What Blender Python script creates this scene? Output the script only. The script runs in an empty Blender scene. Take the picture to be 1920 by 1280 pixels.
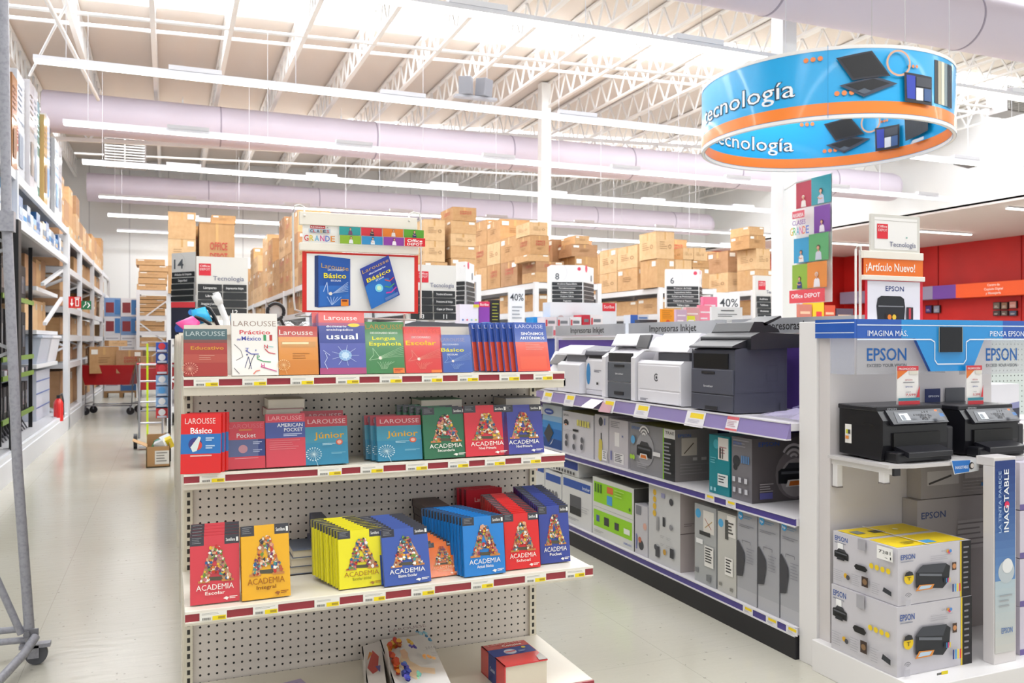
import bpy, math, random
from mathutils import Vector, Matrix
C = bpy.context.scene.collection
SC = bpy.context.scene
# ------------------------------------------------------------------ camera, light, exposure
F_PX, YAW, EYE, HOR = 1580.0, math.atan(645/1580), 1.3, 637.0     # measured: focal length in px, heading, eye height, horizon row
sn, cs = math.sin(YAW), math.cos(YAW)
cam = bpy.data.cameras.new('camera'); cam.sensor_width = 36; cam.lens = 36*F_PX/1920
cam.shift_y = (HOR-640)/1920
cam.dof.use_dof = True; cam.dof.focus_distance = 2.75; cam.dof.aperture_fstop = 7.1
cam.clip_start = .05; cam.clip_end = 200
co = bpy.data.objects.new('camera', cam); C.objects.link(co)
co.location = (0, 0, EYE); co.rotation_euler = (math.pi/2, 0, -YAW)
SC.camera = co
SC.view_settings.view_transform = 'Standard'; SC.view_settings.look = 'None'
SC.view_settings.gamma = 1; SC.view_settings.use_curve_mapping = False
SC.view_settings.exposure = -0.12
w = bpy.data.worlds.new('world'); SC.world = w; w.use_nodes = True
w.node_tree.nodes['Background'].inputs[0].default_value = (.93, .96, 1, 1)
w.node_tree.nodes['Background'].inputs[1].default_value = .85
LAMP_Z = 4.2
LAMP_ROWS = [(-3.2, -1.3, 13), (.4, -1.3, 13), (3.8, -1.3, 13), (7.05, -1.35, 15.0), (9.95, -1.29, 15.2), (12.7, -1.3, 15.1), (15.4, -1.3, 12.6), (18.9, -1.3, 17.5), (21.7, -1.3, 17), (24.6, -1.25, 17)]
def area(x0, x1, y, z, power, col=(1, .985, .96)):
    l = bpy.data.lights.new('area_light', 'AREA'); l.shape = 'RECTANGLE'; l.size = x1-x0; l.size_y = .12
    l.energy = power; l.color = col
    o = bpy.data.objects.new('area_light', l); C.objects.link(o); o.location = ((x0+x1)/2, y, z)
for y, x0, x1 in LAMP_ROWS:
    area(x0, x1, y, LAMP_Z-.03, 6.5*(x1-x0))
SC.cycles.max_bounces = 6; SC.cycles.diffuse_bounces = 3; SC.cycles.glossy_bounces = 3; SC.cycles.transmission_bounces = 4
SC.cycles.transparent_max_bounces = 8; SC.cycles.use_denoising = True; SC.cycles.sample_clamp_indirect = 4
SC.cycles.caustics_reflective = False; SC.cycles.caustics_refractive = False

# ------------------------------------------------------------------ measuring: a pixel of the photograph met with a plane of the place
def ray(px, py):
    u = (px-960)/F_PX; v = (HOR-py)/F_PX
    return Vector((sn+u*cs, cs-u*sn, v))
def onY(px, py, y): d = ray(px, py); return Vector((0, 0, EYE))+d*(y/d.y)
def onX(px, py, x): d = ray(px, py); return Vector((0, 0, EYE))+d*(x/d.x)
def onZ(px, py, z): d = ray(px, py); return Vector((0, 0, EYE))+d*((z-EYE)/d.z)

# ------------------------------------------------------------------ materials
_m = {}
def lin(h):
    if isinstance(h, str):
        h = h.lstrip('#'); h = ''.join(c+c for c in h) if len(h) == 3 else h; h = [int(h[i:i+2], 16)/255 for i in (0, 2, 4)]
    return tuple((c/12.92 if c <= .04045 else ((c+.055)/1.055)**2.4) for c in h)+(1,)
def M(col, rough=.5, metal=0, coat=0, emit=0, alpha=1, trans=0):
    k = (col, rough, metal, coat, emit, alpha, trans)
    if k in _m: return _m[k]
    m = bpy.data.materials.new('m_'+str(col).strip('#')+'_%d' % len(_m)); m.use_nodes = True
    b = m.node_tree.nodes['Principled BSDF']
    b.inputs['Base Color'].default_value = lin(col); b.inputs['Roughness'].default_value = rough
    b.inputs['Metallic'].default_value = metal; b.inputs['Coat Weight'].default_value = coat; b.inputs['Coat Roughness'].default_value = .08
    b.inputs['Alpha'].default_value = alpha; b.inputs['Transmission Weight'].default_value = trans
    if emit:
        b.inputs['Emission Color'].default_value = lin(col); b.inputs['Emission Strength'].default_value = emit
    _m[k] = m; return m
def nmat(name, rough=.5):
    m = bpy.data.materials.new(name); m.use_nodes = True; nt = m.node_tree; b = nt.nodes['Principled BSDF']
    b.inputs['Roughness'].default_value = rough; return m, nt, b
def N(nt, t, **kw):
    n = nt.nodes.new(t)
    for k, v in kw.items(): setattr(n, k, v)
    return n
def math_(nt, op, a, b=None):
    n = N(nt, 'ShaderNodeMath', operation=op)
    for i, q in enumerate((a, b)):
        if q is None: continue
        if isinstance(q, (int, float)): n.inputs[i].default_value = q
        else: nt.links.new(q, n.inputs[i])
    return n.outputs[0]
def mixc(nt, fac, a, b):
    n = N(nt, 'ShaderNodeMix', data_type='RGBA')
    if isinstance(fac, (int, float)): n.inputs[0].default_value = fac
    else: nt.links.new(fac, n.inputs[0])
    for i, q in ((6, a), (7, b)):
        if isinstance(q, (tuple, str)): n.inputs[i].default_value = lin(q) if isinstance(q, str) else q
        else: nt.links.new(q, n.inputs[i])
    return n.outputs[2]
def pegboard(col, hole='#141212', ax=('X', 'Z'), off=(0, 0), pitch=.0254, r=.0036):
    m, nt, b = nmat('pegboard', .45)
    tc = N(nt, 'ShaderNodeNewGeometry'); sp = N(nt, 'ShaderNodeSeparateXYZ'); nt.links.new(tc.outputs['Position'], sp.inputs[0])
    ds = []
    for a, o in zip(ax, off):
        f = math_(nt, 'FRACT', math_(nt, 'MULTIPLY', math_(nt, 'ADD', sp.outputs[a], 10-o), 1/pitch))
        d = math_(nt, 'SUBTRACT', f, .5); ds.append(math_(nt, 'MULTIPLY', d, d))
    fac = math_(nt, 'LESS_THAN', math_(nt, 'ADD', ds[0], ds[1]), (r/pitch)**2)
    nz = N(nt, 'ShaderNodeTexNoise'); nz.inputs['Scale'].default_value = 140
    base = mixc(nt, math_(nt, 'MULTIPLY', nz.outputs[0], .12), col, '#8f8478')
    nt.links.new(mixc(nt, fac, base, hole), b.inputs['Base Color']); return m
def slotted(col, slot='#26241f', off=0, pitch=.0508, half=.62, axis='X', c=0, hw=.006):
    # upright channel with a row of slots: position-based pattern
    m, nt, b = nmat('slotted_channel', .4)
    tc = N(nt, 'ShaderNodeNewGeometry'); sp = N(nt, 'ShaderNodeSeparateXYZ'); nt.links.new(tc.outputs['Position'], sp.inputs[0])
    f = math_(nt, 'FRACT', math_(nt, 'MULTIPLY', math_(nt, 'ADD', sp.outputs['Z'], 10-off), 1/pitch))
    a = math_(nt, 'LESS_THAN', f, half)
    d = math_(nt, 'LESS_THAN', math_(nt, 'ABSOLUTE', math_(nt, 'SUBTRACT', sp.outputs[axis], c)), hw)
    nt.links.new(mixc(nt, math_(nt, 'MULTIPLY', a, d), col, slot), b.inputs['Base Color']); return m
def noisy(name, c1, c2, scale, rough=.6, detail=3, lo=.4, hi=.6, coat=0, bump=0):
    m, nt, b = nmat(name, rough); b.inputs['Coat Weight'].default_value = coat
    tc = N(nt, 'ShaderNodeTexCoord'); nz = N(nt, 'ShaderNodeTexNoise'); nz.inputs['Scale'].default_value = scale; nz.inputs['Detail'].default_value = detail
    nt.links.new(tc.outputs['Object'], nz.inputs['Vector'])
    mr = N(nt, 'ShaderNodeMapRange'); mr.inputs[1].default_value = lo; mr.inputs[2].default_value = hi
    nt.links.new(nz.outputs[0], mr.inputs[0]); nt.links.new(mixc(nt, mr.outputs[0], c1, c2), b.inputs['Base Color'])
    if bump:
        bp = N(nt, 'ShaderNodeBump'); bp.inputs['Strength'].default_value = bump; nt.links.new(nz.outputs[0], bp.inputs['Height']); nt.links.new(bp.outputs[0], b.inputs['Normal'])
    return m

# ------------------------------------------------------------------ mesh builder
_txt = {}
def text_mesh(s, bold):
    k = (s, bold)
    if k not in _txt:
        cu = bpy.data.curves.new('t', 'FONT'); cu.body = s; cu.size = 1; cu.resolution_u = 2; cu.offset = .013 if bold == 1 else (.0 if not bold else bold)
        o = bpy.data.objects.new('t', cu); me = bpy.data.meshes.new_from_object(o)
        vs = [v.co.copy() for v in me.vertices]; fs = [tuple(p.vertices) for p in me.polygons]
        bpy.data.objects.remove(o); bpy.data.curves.remove(cu); bpy.data.meshes.remove(me)
        x0 = min([v.x for v in vs] or [0]); x1 = max([v.x for v in vs] or [1])
        _txt[k] = (vs, fs, x0, x1)
    return _txt[k]
class G:
    def __init__(s): s.v = []; s.f = []; s.m = []; s.mats = []; s.sm = []
    def mi(s, m):
        if isinstance(m, str): m = M(m)
        if m not in s.mats: s.mats.append(m)
        return s.mats.index(m)
    def add(s, vs, fs, m, smooth=False):
        b = len(s.v); s.v += [tuple(v) for v in vs]; i = s.mi(m)
        for f in fs: s.f.append(tuple(b+q for q in f)); s.m.append(i); s.sm.append(smooth)
    def hexa(s, p, m): s.add(p, [(0, 3, 2, 1), (4, 5, 6, 7), (0, 1, 5, 4), (1, 2, 6, 5), (2, 3, 7, 6), (3, 0, 4, 7)], m)
    def box(s, a, b, m):
        x0, y0, z0 = [min(p, q) for p, q in zip(a, b)]; x1, y1, z1 = [max(p, q) for p, q in zip(a, b)]
        s.hexa([(x0, y0, z0), (x1, y0, z0), (x1, y1, z0), (x0, y1, z0), (x0, y0, z1), (x1, y0, z1), (x1, y1, z1), (x0, y1, z1)], m)
    def poly(s, pts, m): s.add(pts, [tuple(range(len(pts)))], m)
    def prism(s, pts, vec, m, mcap=None):     # planar outline swept along vec
        n = len(pts); vec = Vector(vec); p = [Vector(q) for q in pts]; q = [a+vec for a in p]
        s.add(p+q, [(i, (i+1) % n, n+(i+1) % n, n+i) for i in range(n)], m)
        s.add(p+q, [tuple(reversed(range(n))), tuple(range(n, 2*n))], mcap or m)
    def tube(s, pts, r, m, n=8, cap=True):
        pts = [Vector(p) for p in pts]; rings = []
        for i, p in enumerate(pts):
            t = (pts[min(i+1, len(pts)-1)]-pts[max(i-1, 0)]).normalized()
            a = Vector((0, 0, 1)) if abs(t.z) < .9 else Vector((1, 0, 0))
            u = t.cross(a).normalized(); w_ = t.cross(u)
            rr = r[i] if isinstance(r, (list, tuple)) else r
            rings.append([p+(u*math.cos(2*math.pi*k/n)+w_*math.sin(2*math.pi*k/n))*rr for k in range(n)])
        vs = [v for R in rings for v in R]; fs = []
        for i in range(len(rings)-1):
            for k in range(n): fs.append((i*n+k, i*n+(k+1) % n, (i+1)*n+(k+1) % n, (i+1)*n+k))
        s.add(vs, fs, m, True)
        if cap: s.add(rings[0]+rings[-1], [tuple(reversed(range(n))), tuple(range(n, 2*n))], m)
    def cyl(s, a, b, r, m, n=16, r2=None): s.tube([a, b], [r, r if r2 is None else r2], m, n)
    def bar(s, a, b, w_, m):                      # square bar
        a = Vector(a); b = Vector(b); t = (b-a).normalized(); up = Vector((0, 0, 1)) if abs(t.z) < .95 else Vector((0, 1, 0))
        u = t.cross(up).normalized()*w_/2; v = t.cross(u).normalized()*w_/2
        s.hexa([a-u-v, a+u-v, a+u+v, a-u+v, b-u-v, b+u-v, b+u+v, b-u+v], m)
    def build(s, name, parent=None, bevel=0, loc=None, seg=2):
        o_ = Vector((0, 0, 0))
        if parent is not None: o_ = Vector((parent.parent or parent).location)
        if loc is not None: o_ = Vector(loc)
        me = bpy.data.meshes.new(name)
        me.from_pydata([(v[0]-o_.x, v[1]-o_.y, v[2]-o_.z) for v in s.v], [], s.f)
        for m in s.mats: me.materials.append(m)
        me.polygons.foreach_set('material_index', s.m); me.polygons.foreach_set('use_smooth', s.sm); me.update()
        o = bpy.data.objects.new(name, me); C.objects.link(o)
        if parent is not None: o.parent = parent
        elif loc is not None: o.location = loc
        if bevel:
            md = o.modifiers.new('b', 'BEVEL'); md.width = bevel; md.segments = seg; md.limit_method = 'ANGLE'; md.angle_limit = 1.0
            md.harden_normals = False
        return o
class Fr:
    """a flat printed face: origin, unit U and V, outward normal, size; drawing in 0..1 of its width and height"""
    def __init__(s, g, o, U, V, w_, h, e=.0004):
        s.g = g; s.o = Vector(o); s.U = Vector(U).normalized(); s.V = Vector(V).normalized(); s.N = s.U.cross(s.V); s.w = w_; s.h = h; s.e = e; s.k = 1
    def P(s, u, v, k=None): return s.o+s.U*(u*s.w)+s.V*(v*s.h)+s.N*(s.e*(s.k if k is None else k))
    def up(s): s.k += 1
    def poly(s, pts, c): s.g.poly([s.P(*p) for p in pts], c); s.up()
    def rect(s, u0, v0, u1, v1, c): s.poly([(u0, v0), (u1, v0), (u1, v1), (u0, v1)], c)
    def disc(s, u, v, r, c, n=20, sy=1):
        a = s.w/s.h; s.poly([(u+r*math.cos(6.2832*i/n), v+sy*r*a*math.sin(6.2832*i/n)) for i in range(n)], c)
    def ring(s, u, v, r, t, c, n=24, a0=0, a1=6.2832):
        a = s.w/s.h; P = lambda q, R: s.P(u+R*math.cos(q), v+R*a*math.sin(q))
        qs = [a0+(a1-a0)*i/n for i in range(n+1)]
        vs = [P(q, r) for q in qs]+[P(q, r-t) for q in qs]
        s.g.add(vs, [(i+n+1, i, i+1, i+n+2)[::-1] for i in range(n)], c); s.up()
    def line(s, pts, t, c):
        a = s.w/s.h
        for (x0, y0), (x1, y1) in zip(pts, pts[1:]):
            dx, dy = x1-x0, (y1-y0)/a; L = math.hypot(dx, dy) or 1e-6; nx, ny = -dy/L*t/2, dx/L*t/2*a
            s.g.poly([s.P(x0-nx, y0-ny), s.P(x1-nx, y1-ny), s.P(x1+nx, y1+ny), s.P(x0+nx, y0+ny)], c)
        s.up()
    def text(s, st, u0, u1, v, h, c, bold=1, al='f', sl=0):
        """al f: fitted from u0 to u1; l/c/r: natural width with capital height h, not wider than u1-u0. v = baseline, h = cap height (0..1)"""
        vs, fs, x0, x1 = text_mesh(st, bold)
        sy = h*s.h/.73; W = (u1-u0)*s.w; sx = W/(x1-x0)
        if al != 'f':
            nat = sy
            if nat*(x1-x0) < W: sx = nat
        ox = u0*s.w
        if al == 'c': ox += (W-sx*(x1-x0))/2
        if al == 'r': ox += W-sx*(x1-x0)
        o = s.o+s.N*(s.e*s.k)
        s.g.add([o+s.U*(ox+(p.x-x0)*sx)+s.V*(v*s.h+p.y*sy+sl*(ox+(p.x-x0)*sx)) for p in vs], fs, c); s.up()
    def draw(s, L):
        for q in L: getattr(s, q[0])(*q[1:])
    # little pictures -------------------------------------------------
    def lines(s, u0, v0, u1, v1, n, c, t=.4, seed=1):   # small print
        rd = random.Random(seed); hh = (v1-v0)/n
        for i in range(n):
            e = u1-(u1-u0)*rd.uniform(0, .35); s.g.poly([s.P(*p) for p in [(u0, v1-hh*(i+1)+hh*(1-t)), (e, v1-hh*(i+1)+hh*(1-t)), (e, v1-hh*i), (u0, v1-hh*i)]], c)
        s.up()
    def printer(s, u0, v0, u1, v1, c='#1b1c20', paper='#e8e4e0', pic='#d8762a'):
        X = lambda a: u0+(u1-u0)*a; Y = lambda a: v0+(v1-v0)*a
        s.poly([(X(.1), Y(.62)), (X(.3), Y(1)), (X(.72), Y(.98)), (X(.9), Y(.6))], '#3a3b40')
        s.poly([(X(0), Y(.12)), (X(1), Y(.06)), (X(1), Y(.66)), (X(.9), Y(.74)), (X(.08), Y(.76)), (X(0), Y(.66))], c)
        s.poly([(X(.08), Y(.52)), (X(.92), Y(.5)), (X(.92), Y(.6)), (X(.08), Y(.64))], '#5c5e64')
        s.poly([(X(.16), Y(.1)), (X(.84), Y(.08)), (X(.8), Y(.38)), (X(.2), Y(.4))], '#0c0c0e')
        s.poly([(X(.2), Y(-.04)), (X(.76), Y(-.04)), (X(.7), Y(.26)), (X(.26), Y(.26))], paper)
        s.poly([(X(.28), Y(0)), (X(.68), Y(0)), (X(.64), Y(.2)), (X(.32), Y(.2))], pic)
    def wifi(s, u, v, r, c):
        for q in (1, .68, .38): s.ring(u, v, r*q, r*.17, c, 12, .5, 2.64)
    def person(s, u, v, sc, shirt, hair, skin='#d9a184', arm=0):
        a = s.w/s.h
        s.poly([(u-.32*sc, v), (u-.26*sc, v+.5*sc*a), (u-.12*sc, v+.62*sc*a), (u+.12*sc, v+.62*sc*a), (u+.26*sc, v+.5*sc*a), (u+.32*sc, v)], shirt)
        s.rect(u-.05*sc, v+.56*sc*a, u+.05*sc, v+.74*sc*a, skin)
        s.disc(u, v+.88*sc*a, .17*sc, hair, 14); s.disc(u, v+.84*sc*a, .13*sc, skin, 14)
        if arm: s.line([(u-.28*sc, v+.45*sc*a), (u-.05*sc, v+.3*sc*a), (u+.2*sc, v+.34*sc*a)], .08*sc, skin)
    def bird(s, c, v0=.08, v1=.5):                      # the line drawing of wing, comet and grasses
        Y = lambda a: v0+(v1-v0)*a
        s.line([(.1, Y(.42)), (.22, Y(.66)), (.2, Y(.98)), (.34, Y(.62)), (.36, Y(.5)), (.12, Y(.42))], .012, c)
        s.disc(.38, Y(.52), .045, '#f2e6d8', 12)
        for i in range(6): s.line([(.4, Y(.5+.02*i)), (.66, Y(.56+.05*i)), (.97, Y(.6+.09*i))], .007, c)
        for i in range(7): s.line([(.4+.02*i, Y(0)), (.36+.035*i, Y(.2)), (.3+.07*i, Y(.34))], .009, c)
    def dandelion(s, u, v, r, c):
        a = s.w/s.h; s.disc(u, v, r*.16, c, 8)
        for i in range(18):
            q = i*6.2832/18; s.line([(u, v), (u+r*math.cos(q), v+r*a*math.sin(q))], .006, c)
            s.disc(u+r*math.cos(q), v+r*a*math.sin(q), .018, c, 5)
        s.line([(u, v), (u+r*.5, v-r*a*1.9)], .009, c)
    def mosaicA(s, u0, v0, u1, v1, seed=1):
        rd = random.Random(seed); X = lambda a: u0+(u1-u0)*a; Y = lambda a: v0+(v1-v0)*a
        st = [[(.06, .04), (.27, .04), (.5, .86), (.36, .96)], [(.6, .98), (.42, .84), (.7, .04), (.96, .04)], [(.24, .26), (.78, .26), (.72, .42), (.3, .42)], [(.34, .8), (.66, .8), (.6, 1), (.4, 1)]]
        s.poly([(X(.25), Y(.06)), (X(.8), Y(.02)), (X(.72), Y(.14)), (X(.3), Y(.15))], '#55503f')
        for q in st: s.poly([(X(a), Y(b)) for a, b in q], '#b98f6a')
        s.rect(X(0), Y(0), X(.33), Y(.06), '#c98544'); s.rect(X(.66), Y(0), X(1), Y(.06), '#c98544')
        pal = ['#e8d9c0', '#c4372f', '#d9822b', '#2e5f8c', '#e9b93a', '#7c3b5e', '#4c8f8a', '#f3efe6', '#8d2f2a', '#cf6f7c', '#39393f', '#dca17c', '#b85c3a', '#6f8f3d']
        a = s.w/s.h
        for q in st:
            n = 52 if q is not st[3] else 14
            for i in range(n):
                p, t = rd.random(), rd.random()
                l = [(1-t)*q[0][k]+t*q[3][k] for k in (0, 1)]; r = [(1-t)*q[1][k]+t*q[2][k] for k in (0, 1)]
                cx, cy = l[0]*(1-p)+r[0]*p, l[1]*(1-p)+r[1]*p; R = rd.uniform(.026, .05); th = rd.random()*6; n_ = rd.choice((3, 4, 5, 6))
                s.poly([(X(cx)+R*(u1-u0)/.75*math.cos(th+6.2832*j/n_)*rd.uniform(.6, 1.1), Y(cy)+R*(u1-u0)/.75*a*math.sin(th+6.2832*j/n_)*rd.uniform(.6, 1.3)) for j in range(n_)], rd.choice(pal))
                s.k -= .9
def tag(o, label=None, cat=None, group=None, kind=None):
    if label: o['label'] = label
    if cat: o['category'] = cat
    if group: o['group'] = group
    if kind: o['kind'] = kind
    return o
def T(name, label, cat, loc=(0, 0, 0), group=None, rz=0):
    o = bpy.data.objects.new(name, None); C.objects.link(o); o.location = loc; o.rotation_euler = (0, 0, rz); o.empty_display_size = .1
    return tag(o, label, cat, group)
def S(g, name, **kw): o = g.build(name, **kw); o['kind'] = 'structure'; return o
def dup(o, loc=None, rot=None, label=None, scale=None, group=None, parent=None):
    c = o.copy(); C.objects.link(c)
    if parent is not None: c.parent = parent
    if loc is not None: c.location = loc
    if rot is not None: c.rotation_euler = rot
    if scale is not None: c.scale = scale
    if label: c['label'] = label
    if group: c['group'] = group
    for ch in o.children:
        d = ch.copy(); C.objects.link(d); d.parent = c
        for e in ch.children:
            f = e.copy(); C.objects.link(f); f.parent = d
    return c
def faces_of(g, x0, y0, z0, x1, y1, z1, e=.0006):
    return {'-X': Fr(g, (x0, y1, z0), (0, -1, 0), (0, 0, 1), y1-y0, z1-z0, e), '-Y': Fr(g, (x0, y0, z0), (1, 0, 0), (0, 0, 1), x1-x0, z1-z0, e),
            '+Z': Fr(g, (x0, y0, z1), (1, 0, 0), (0, 1, 0), x1-x0, y1-y0, e), '+X': Fr(g, (x1, y0, z0), (0, 1, 0), (0, 0, 1), y1-y0, z1-z0, e)}
def edge_frame(g, p, q, z0, z1, e=.0006):    # face over the footprint edge p->q (outside on the right when walking p->q means facing the viewer)
    p = Vector((p[0], p[1], z0)); q = Vector((q[0], q[1], z0)); return Fr(g, p, q-p, (0, 0, 1), (q-p).length, z1-z0, e)
# ------------------------------------------------------------------ the setting
m, nt, b = nmat('vinyl_floor', .17)
gp = N(nt, 'ShaderNodeNewGeometry')
v1 = N(nt, 'ShaderNodeTexVoronoi'); v1.inputs['Scale'].default_value = 26; nt.links.new(gp.outputs['Position'], v1.inputs['Vector'])
n1 = N(nt, 'ShaderNodeTexNoise'); n1.inputs['Scale'].default_value = 45; nt.links.new(gp.outputs['Position'], n1.inputs['Vector'])
fl = math_(nt, 'MULTIPLY', math_(nt, 'LESS_THAN', v1.outputs['Distance'], .16), math_(nt, 'GREATER_THAN', n1.outputs[0], .56))
n2 = N(nt, 'ShaderNodeTexNoise'); n2.inputs['Scale'].default_value = .8; nt.links.new(gp.outputs['Position'], n2.inputs['Vector'])
n3 = N(nt, 'ShaderNodeTexNoise'); n3.inputs['Scale'].default_value = 90; n3.inputs['Detail'].default_value = 2; nt.links.new(gp.outputs['Position'], n3.inputs['Vector'])
mr = N(nt, 'ShaderNodeMapRange'); mr.inputs[1].default_value = .35; mr.inputs[2].default_value = .7; nt.links.new(n2.outputs[0], mr.inputs[0])
c1 = mixc(nt, mr.outputs[0], '#cbc8bc', '#c2beb0'); c1 = mixc(nt, math_(nt, 'MULTIPLY', n3.outputs[0], .22), c1, '#b4ad9a')
c2 = mixc(nt, math_(nt, 'MULTIPLY', fl, .6), c1, '#8d8a80')
sp = N(nt, 'ShaderNodeSeparateXYZ'); nt.links.new(gp.outputs['Position'], sp.inputs[0])
sx = math_(nt, 'LESS_THAN', math_(nt, 'FRACT', math_(nt, 'MULTIPLY', math_(nt, 'ADD', sp.outputs[0], 30.42), 1/.61)), .005)
sy = math_(nt, 'LESS_THAN', math_(nt, 'FRACT', math_(nt, 'MULTIPLY', math_(nt, 'ADD', sp.outputs[1], 30), 1/.61)), .003)
nt.links.new(mixc(nt, math_(nt, 'MULTIPLY', math_(nt, 'MAXIMUM', sx, sy), .35), c2, '#8b867a'), b.inputs['Base Color'])
wv = N(nt, 'ShaderNodeTexNoise'); wv.inputs['Scale'].default_value = 6; mp = N(nt, 'ShaderNodeMapping'); mp.inputs['Scale'].default_value = (1, 4, 1)
nt.links.new(gp.outputs['Position'], mp.inputs[0]); nt.links.new(mp.outputs[0], wv.inputs['Vector'])
bp = N(nt, 'ShaderNodeBump'); bp.inputs['Strength'].default_value = .06; bp.inputs['Distance'].default_value = .02; nt.links.new(wv.outputs[0], bp.inputs['Height']); nt.links.new(bp.outputs[0], b.inputs['Normal'])
FLOOR = m
g = G(); g.box((-7, -6, -.1), (26, 26.2, 0), FLOOR); S(g, 'floor')
WHITE_WALL = noisy('white_wall', '#f1f1ef', '#e8e8e8', .4, .8)
m, nt, b = nmat('corrugated_wall', .7)        # ribbed cladding, seams every 1.0 m
tc = N(nt, 'ShaderNodeNewGeometry'); sp = N(nt, 'ShaderNodeSeparateXYZ'); nt.links.new(tc.outputs['Position'], sp.inputs[0])
f = math_(nt, 'LESS_THAN', math_(nt, 'FRACT', math_(nt, 'ADD', sp.outputs[0], 30)), .03)
nt.links.new(mixc(nt, math_(nt, 'MULTIPLY', f, .5), '#ededec', '#a7a5a8'), b.inputs['Base Color']); CORR = m
RED = noisy('red_wall', '#c41c18', '#b41714', .5, .55)
g = G(); g.box((-7, 25.6, 0), (18.2, 25.8, 7.6), CORR); S(g, 'wall_back')
g = G(); g.box((-4.4, -1, 0), (-4.2, 25.6, 6.6), WHITE_WALL); S(g, 'wall_left')
g = G(); g.box((18, 3, 4.55), (18.2, 25.6, 7.8), WHITE_WALL); S(g, 'wall_right')
g = G(); g.box((18, 3, 4.5), (25.5, 25.6, 4.6), M('#d9cfcc', .8)); S(g, 'ceiling')
g = G(); g.box((18.2, 25.3, 0), (24.4, 25.5, 4.5), RED)
S(g, 'wall_north')
g = G(); g.box((24.2, 3, 0), (24.4, 25.4, 4.5), RED)
for y in (12, 15, 18, 21, 24): g.box((24.17, y-.01, 0), (24.2, y+.01, 4.5), M('#a01411', .6))
S(g, 'wall_east')
# roof deck with two skylight bands running across, rising gently to the right
RZ = lambda x: 6.3+.033*x
DECK = M('#e2d9d0', .9)
segs = [(-6, .5), (2.0, 7.4), (8.6, 12.5), (13.75, 19.6), (20.4, 26)]
g = G()
for y0, y1 in segs:
    g.hexa([(-7, y0, RZ(-7)), (26, y0, RZ(26)), (26, y1, RZ(26)), (-7, y1, RZ(-7)), (-7, y0, RZ(-7)+.15), (26, y0, RZ(26)+.15), (26, y1, RZ(26)+.15), (-7, y1, RZ(-7)+.15)], DECK)
S(g, 'ceiling')
SKY = M('#f4f9ff', .5, emit=5.0)
for y, p_ in ((1.2, 250), (8.0, 450), (13.1, 1200), (20.0, 1400)):
    area(-3, 20, y, RZ(-2.5)-.05, p_, (.93, .96, 1))  # added area light under each skylight band, standing in for its daylight
    o = [q for q in C.objects if q.type == 'LIGHT'][-1]; o.data.size_y = 1.0; o.rotation_euler = (0, -.033, 0); o.location.z = RZ(8.5)-.02; o.data.use_shadow = True
for i, ((a, y0), (y1, b_)) in enumerate(zip(segs, segs[1:])):
    g = G(); x0 = -7 if i != 2 else .3
    if i == 2:
        pass
    g.hexa([(-7, y0, RZ(-7)+.1), (26, y0, RZ(26)+.1), (26, y1, RZ(26)+.1), (-7, y1, RZ(-7)+.1), (-7, y0, RZ(-7)+.13), (26, y0, RZ(26)+.13), (26, y1, RZ(26)+.13), (-7, y1, RZ(-7)+.13)], SKY if i in (0, 2) else M('#f4f9ff', .5, emit=1.6))
    S(g, 'window_%d' % (i+1))
# open web joists under the deck, running into the depth
JW = M('#f3f2f0', .5)
def joist(x):
    z1 = RZ(0)-.03; z0 = z1-.5; g = G(); y0, y1 = 4.5, 25.55
    for z in (z1-.03, z0): g.box((-.035, y0, z), (.035, y1, z+.035), JW)
    n = 42; d = (y1-y0)/n
    for i in range(n):
        a = (0, y0+i*d, z0+.02); b = (0, y0+(i+.5)*d, z1-.02); c = (0, y0+(i+1)*d, z0+.02)
        g.bar(a, b, .028, JW); g.bar(b, c, .028, JW)
    return g.build('roof_joist', loc=(0, 0, 0))
j0 = joist(0); tag(j0, 'white open web steel joist under the roof deck', 'roof joist', 'steel joists under the roof')
xs = [-2.3+1.05*i for i in range(24)]
for i, x in enumerate(xs):
    o = j0 if i == 0 else dup(j0); o.location = (x, 0, RZ(x)-RZ(0))
# main trusses across (along X)
def truss(y, label):
    g = G(); n = 30
    for z in (-.62, -1.22): g.bar((-3.5, y, RZ(-3.5)+z), (22, y, RZ(22)+z), .07, JW)
    for i in range(n):
        x = -3.5+25.5*i/n; x2 = x+25.5/n; xm = (x+x2)/2
        g.bar((x, y, RZ(x)-.62), (xm, y, RZ(xm)-1.22), .035, JW); g.bar((xm, y, RZ(xm)-1.22), (x2, y, RZ(x2)-.62), .035, JW)
    tag(g.build('roof_truss'), label, 'roof truss')
truss(17.6, 'white steel truss spanning above the large central air duct')
truss(8.3, 'white steel truss spanning near the front, above the foremost lamp rows')
for k, (z, y, x0, lab) in enumerate([(5.72, 12.9, -2.5, 'thin white pipe crossing under the joists, nearer one of the pair'), (5.78, 13.5, -2.3, 'thin white pipe crossing under the joists, farther one of the pair'), (5.6, 21.8, -2, 'thin white rod crossing behind the central duct'), (6.6, 10.6, 3, 'white conduit pipe crossing high at the top of the picture')]):
    g = G(); g.cyl((x0, y, z), (19, y, z+.033*20), .028, JW, 8); tag(g.build('ceiling_pipe'), lab, 'pipe')
g = G(); g.cyl((-1.95, 7.6, 6.15), (-1.05, 15.2, 5.2), .03, JW, 8); tag(g.build('brace_rod'), 'white diagonal brace rod hanging down at the upper left', 'brace')
g = G(); g.cyl((-.9, 12.0, 6.2), (-1.8, 13.5, 5.0), .018, JW, 8); tag(g.build('brace_rod'), 'thin brace rod crossing the thick diagonal one', 'brace')
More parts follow.
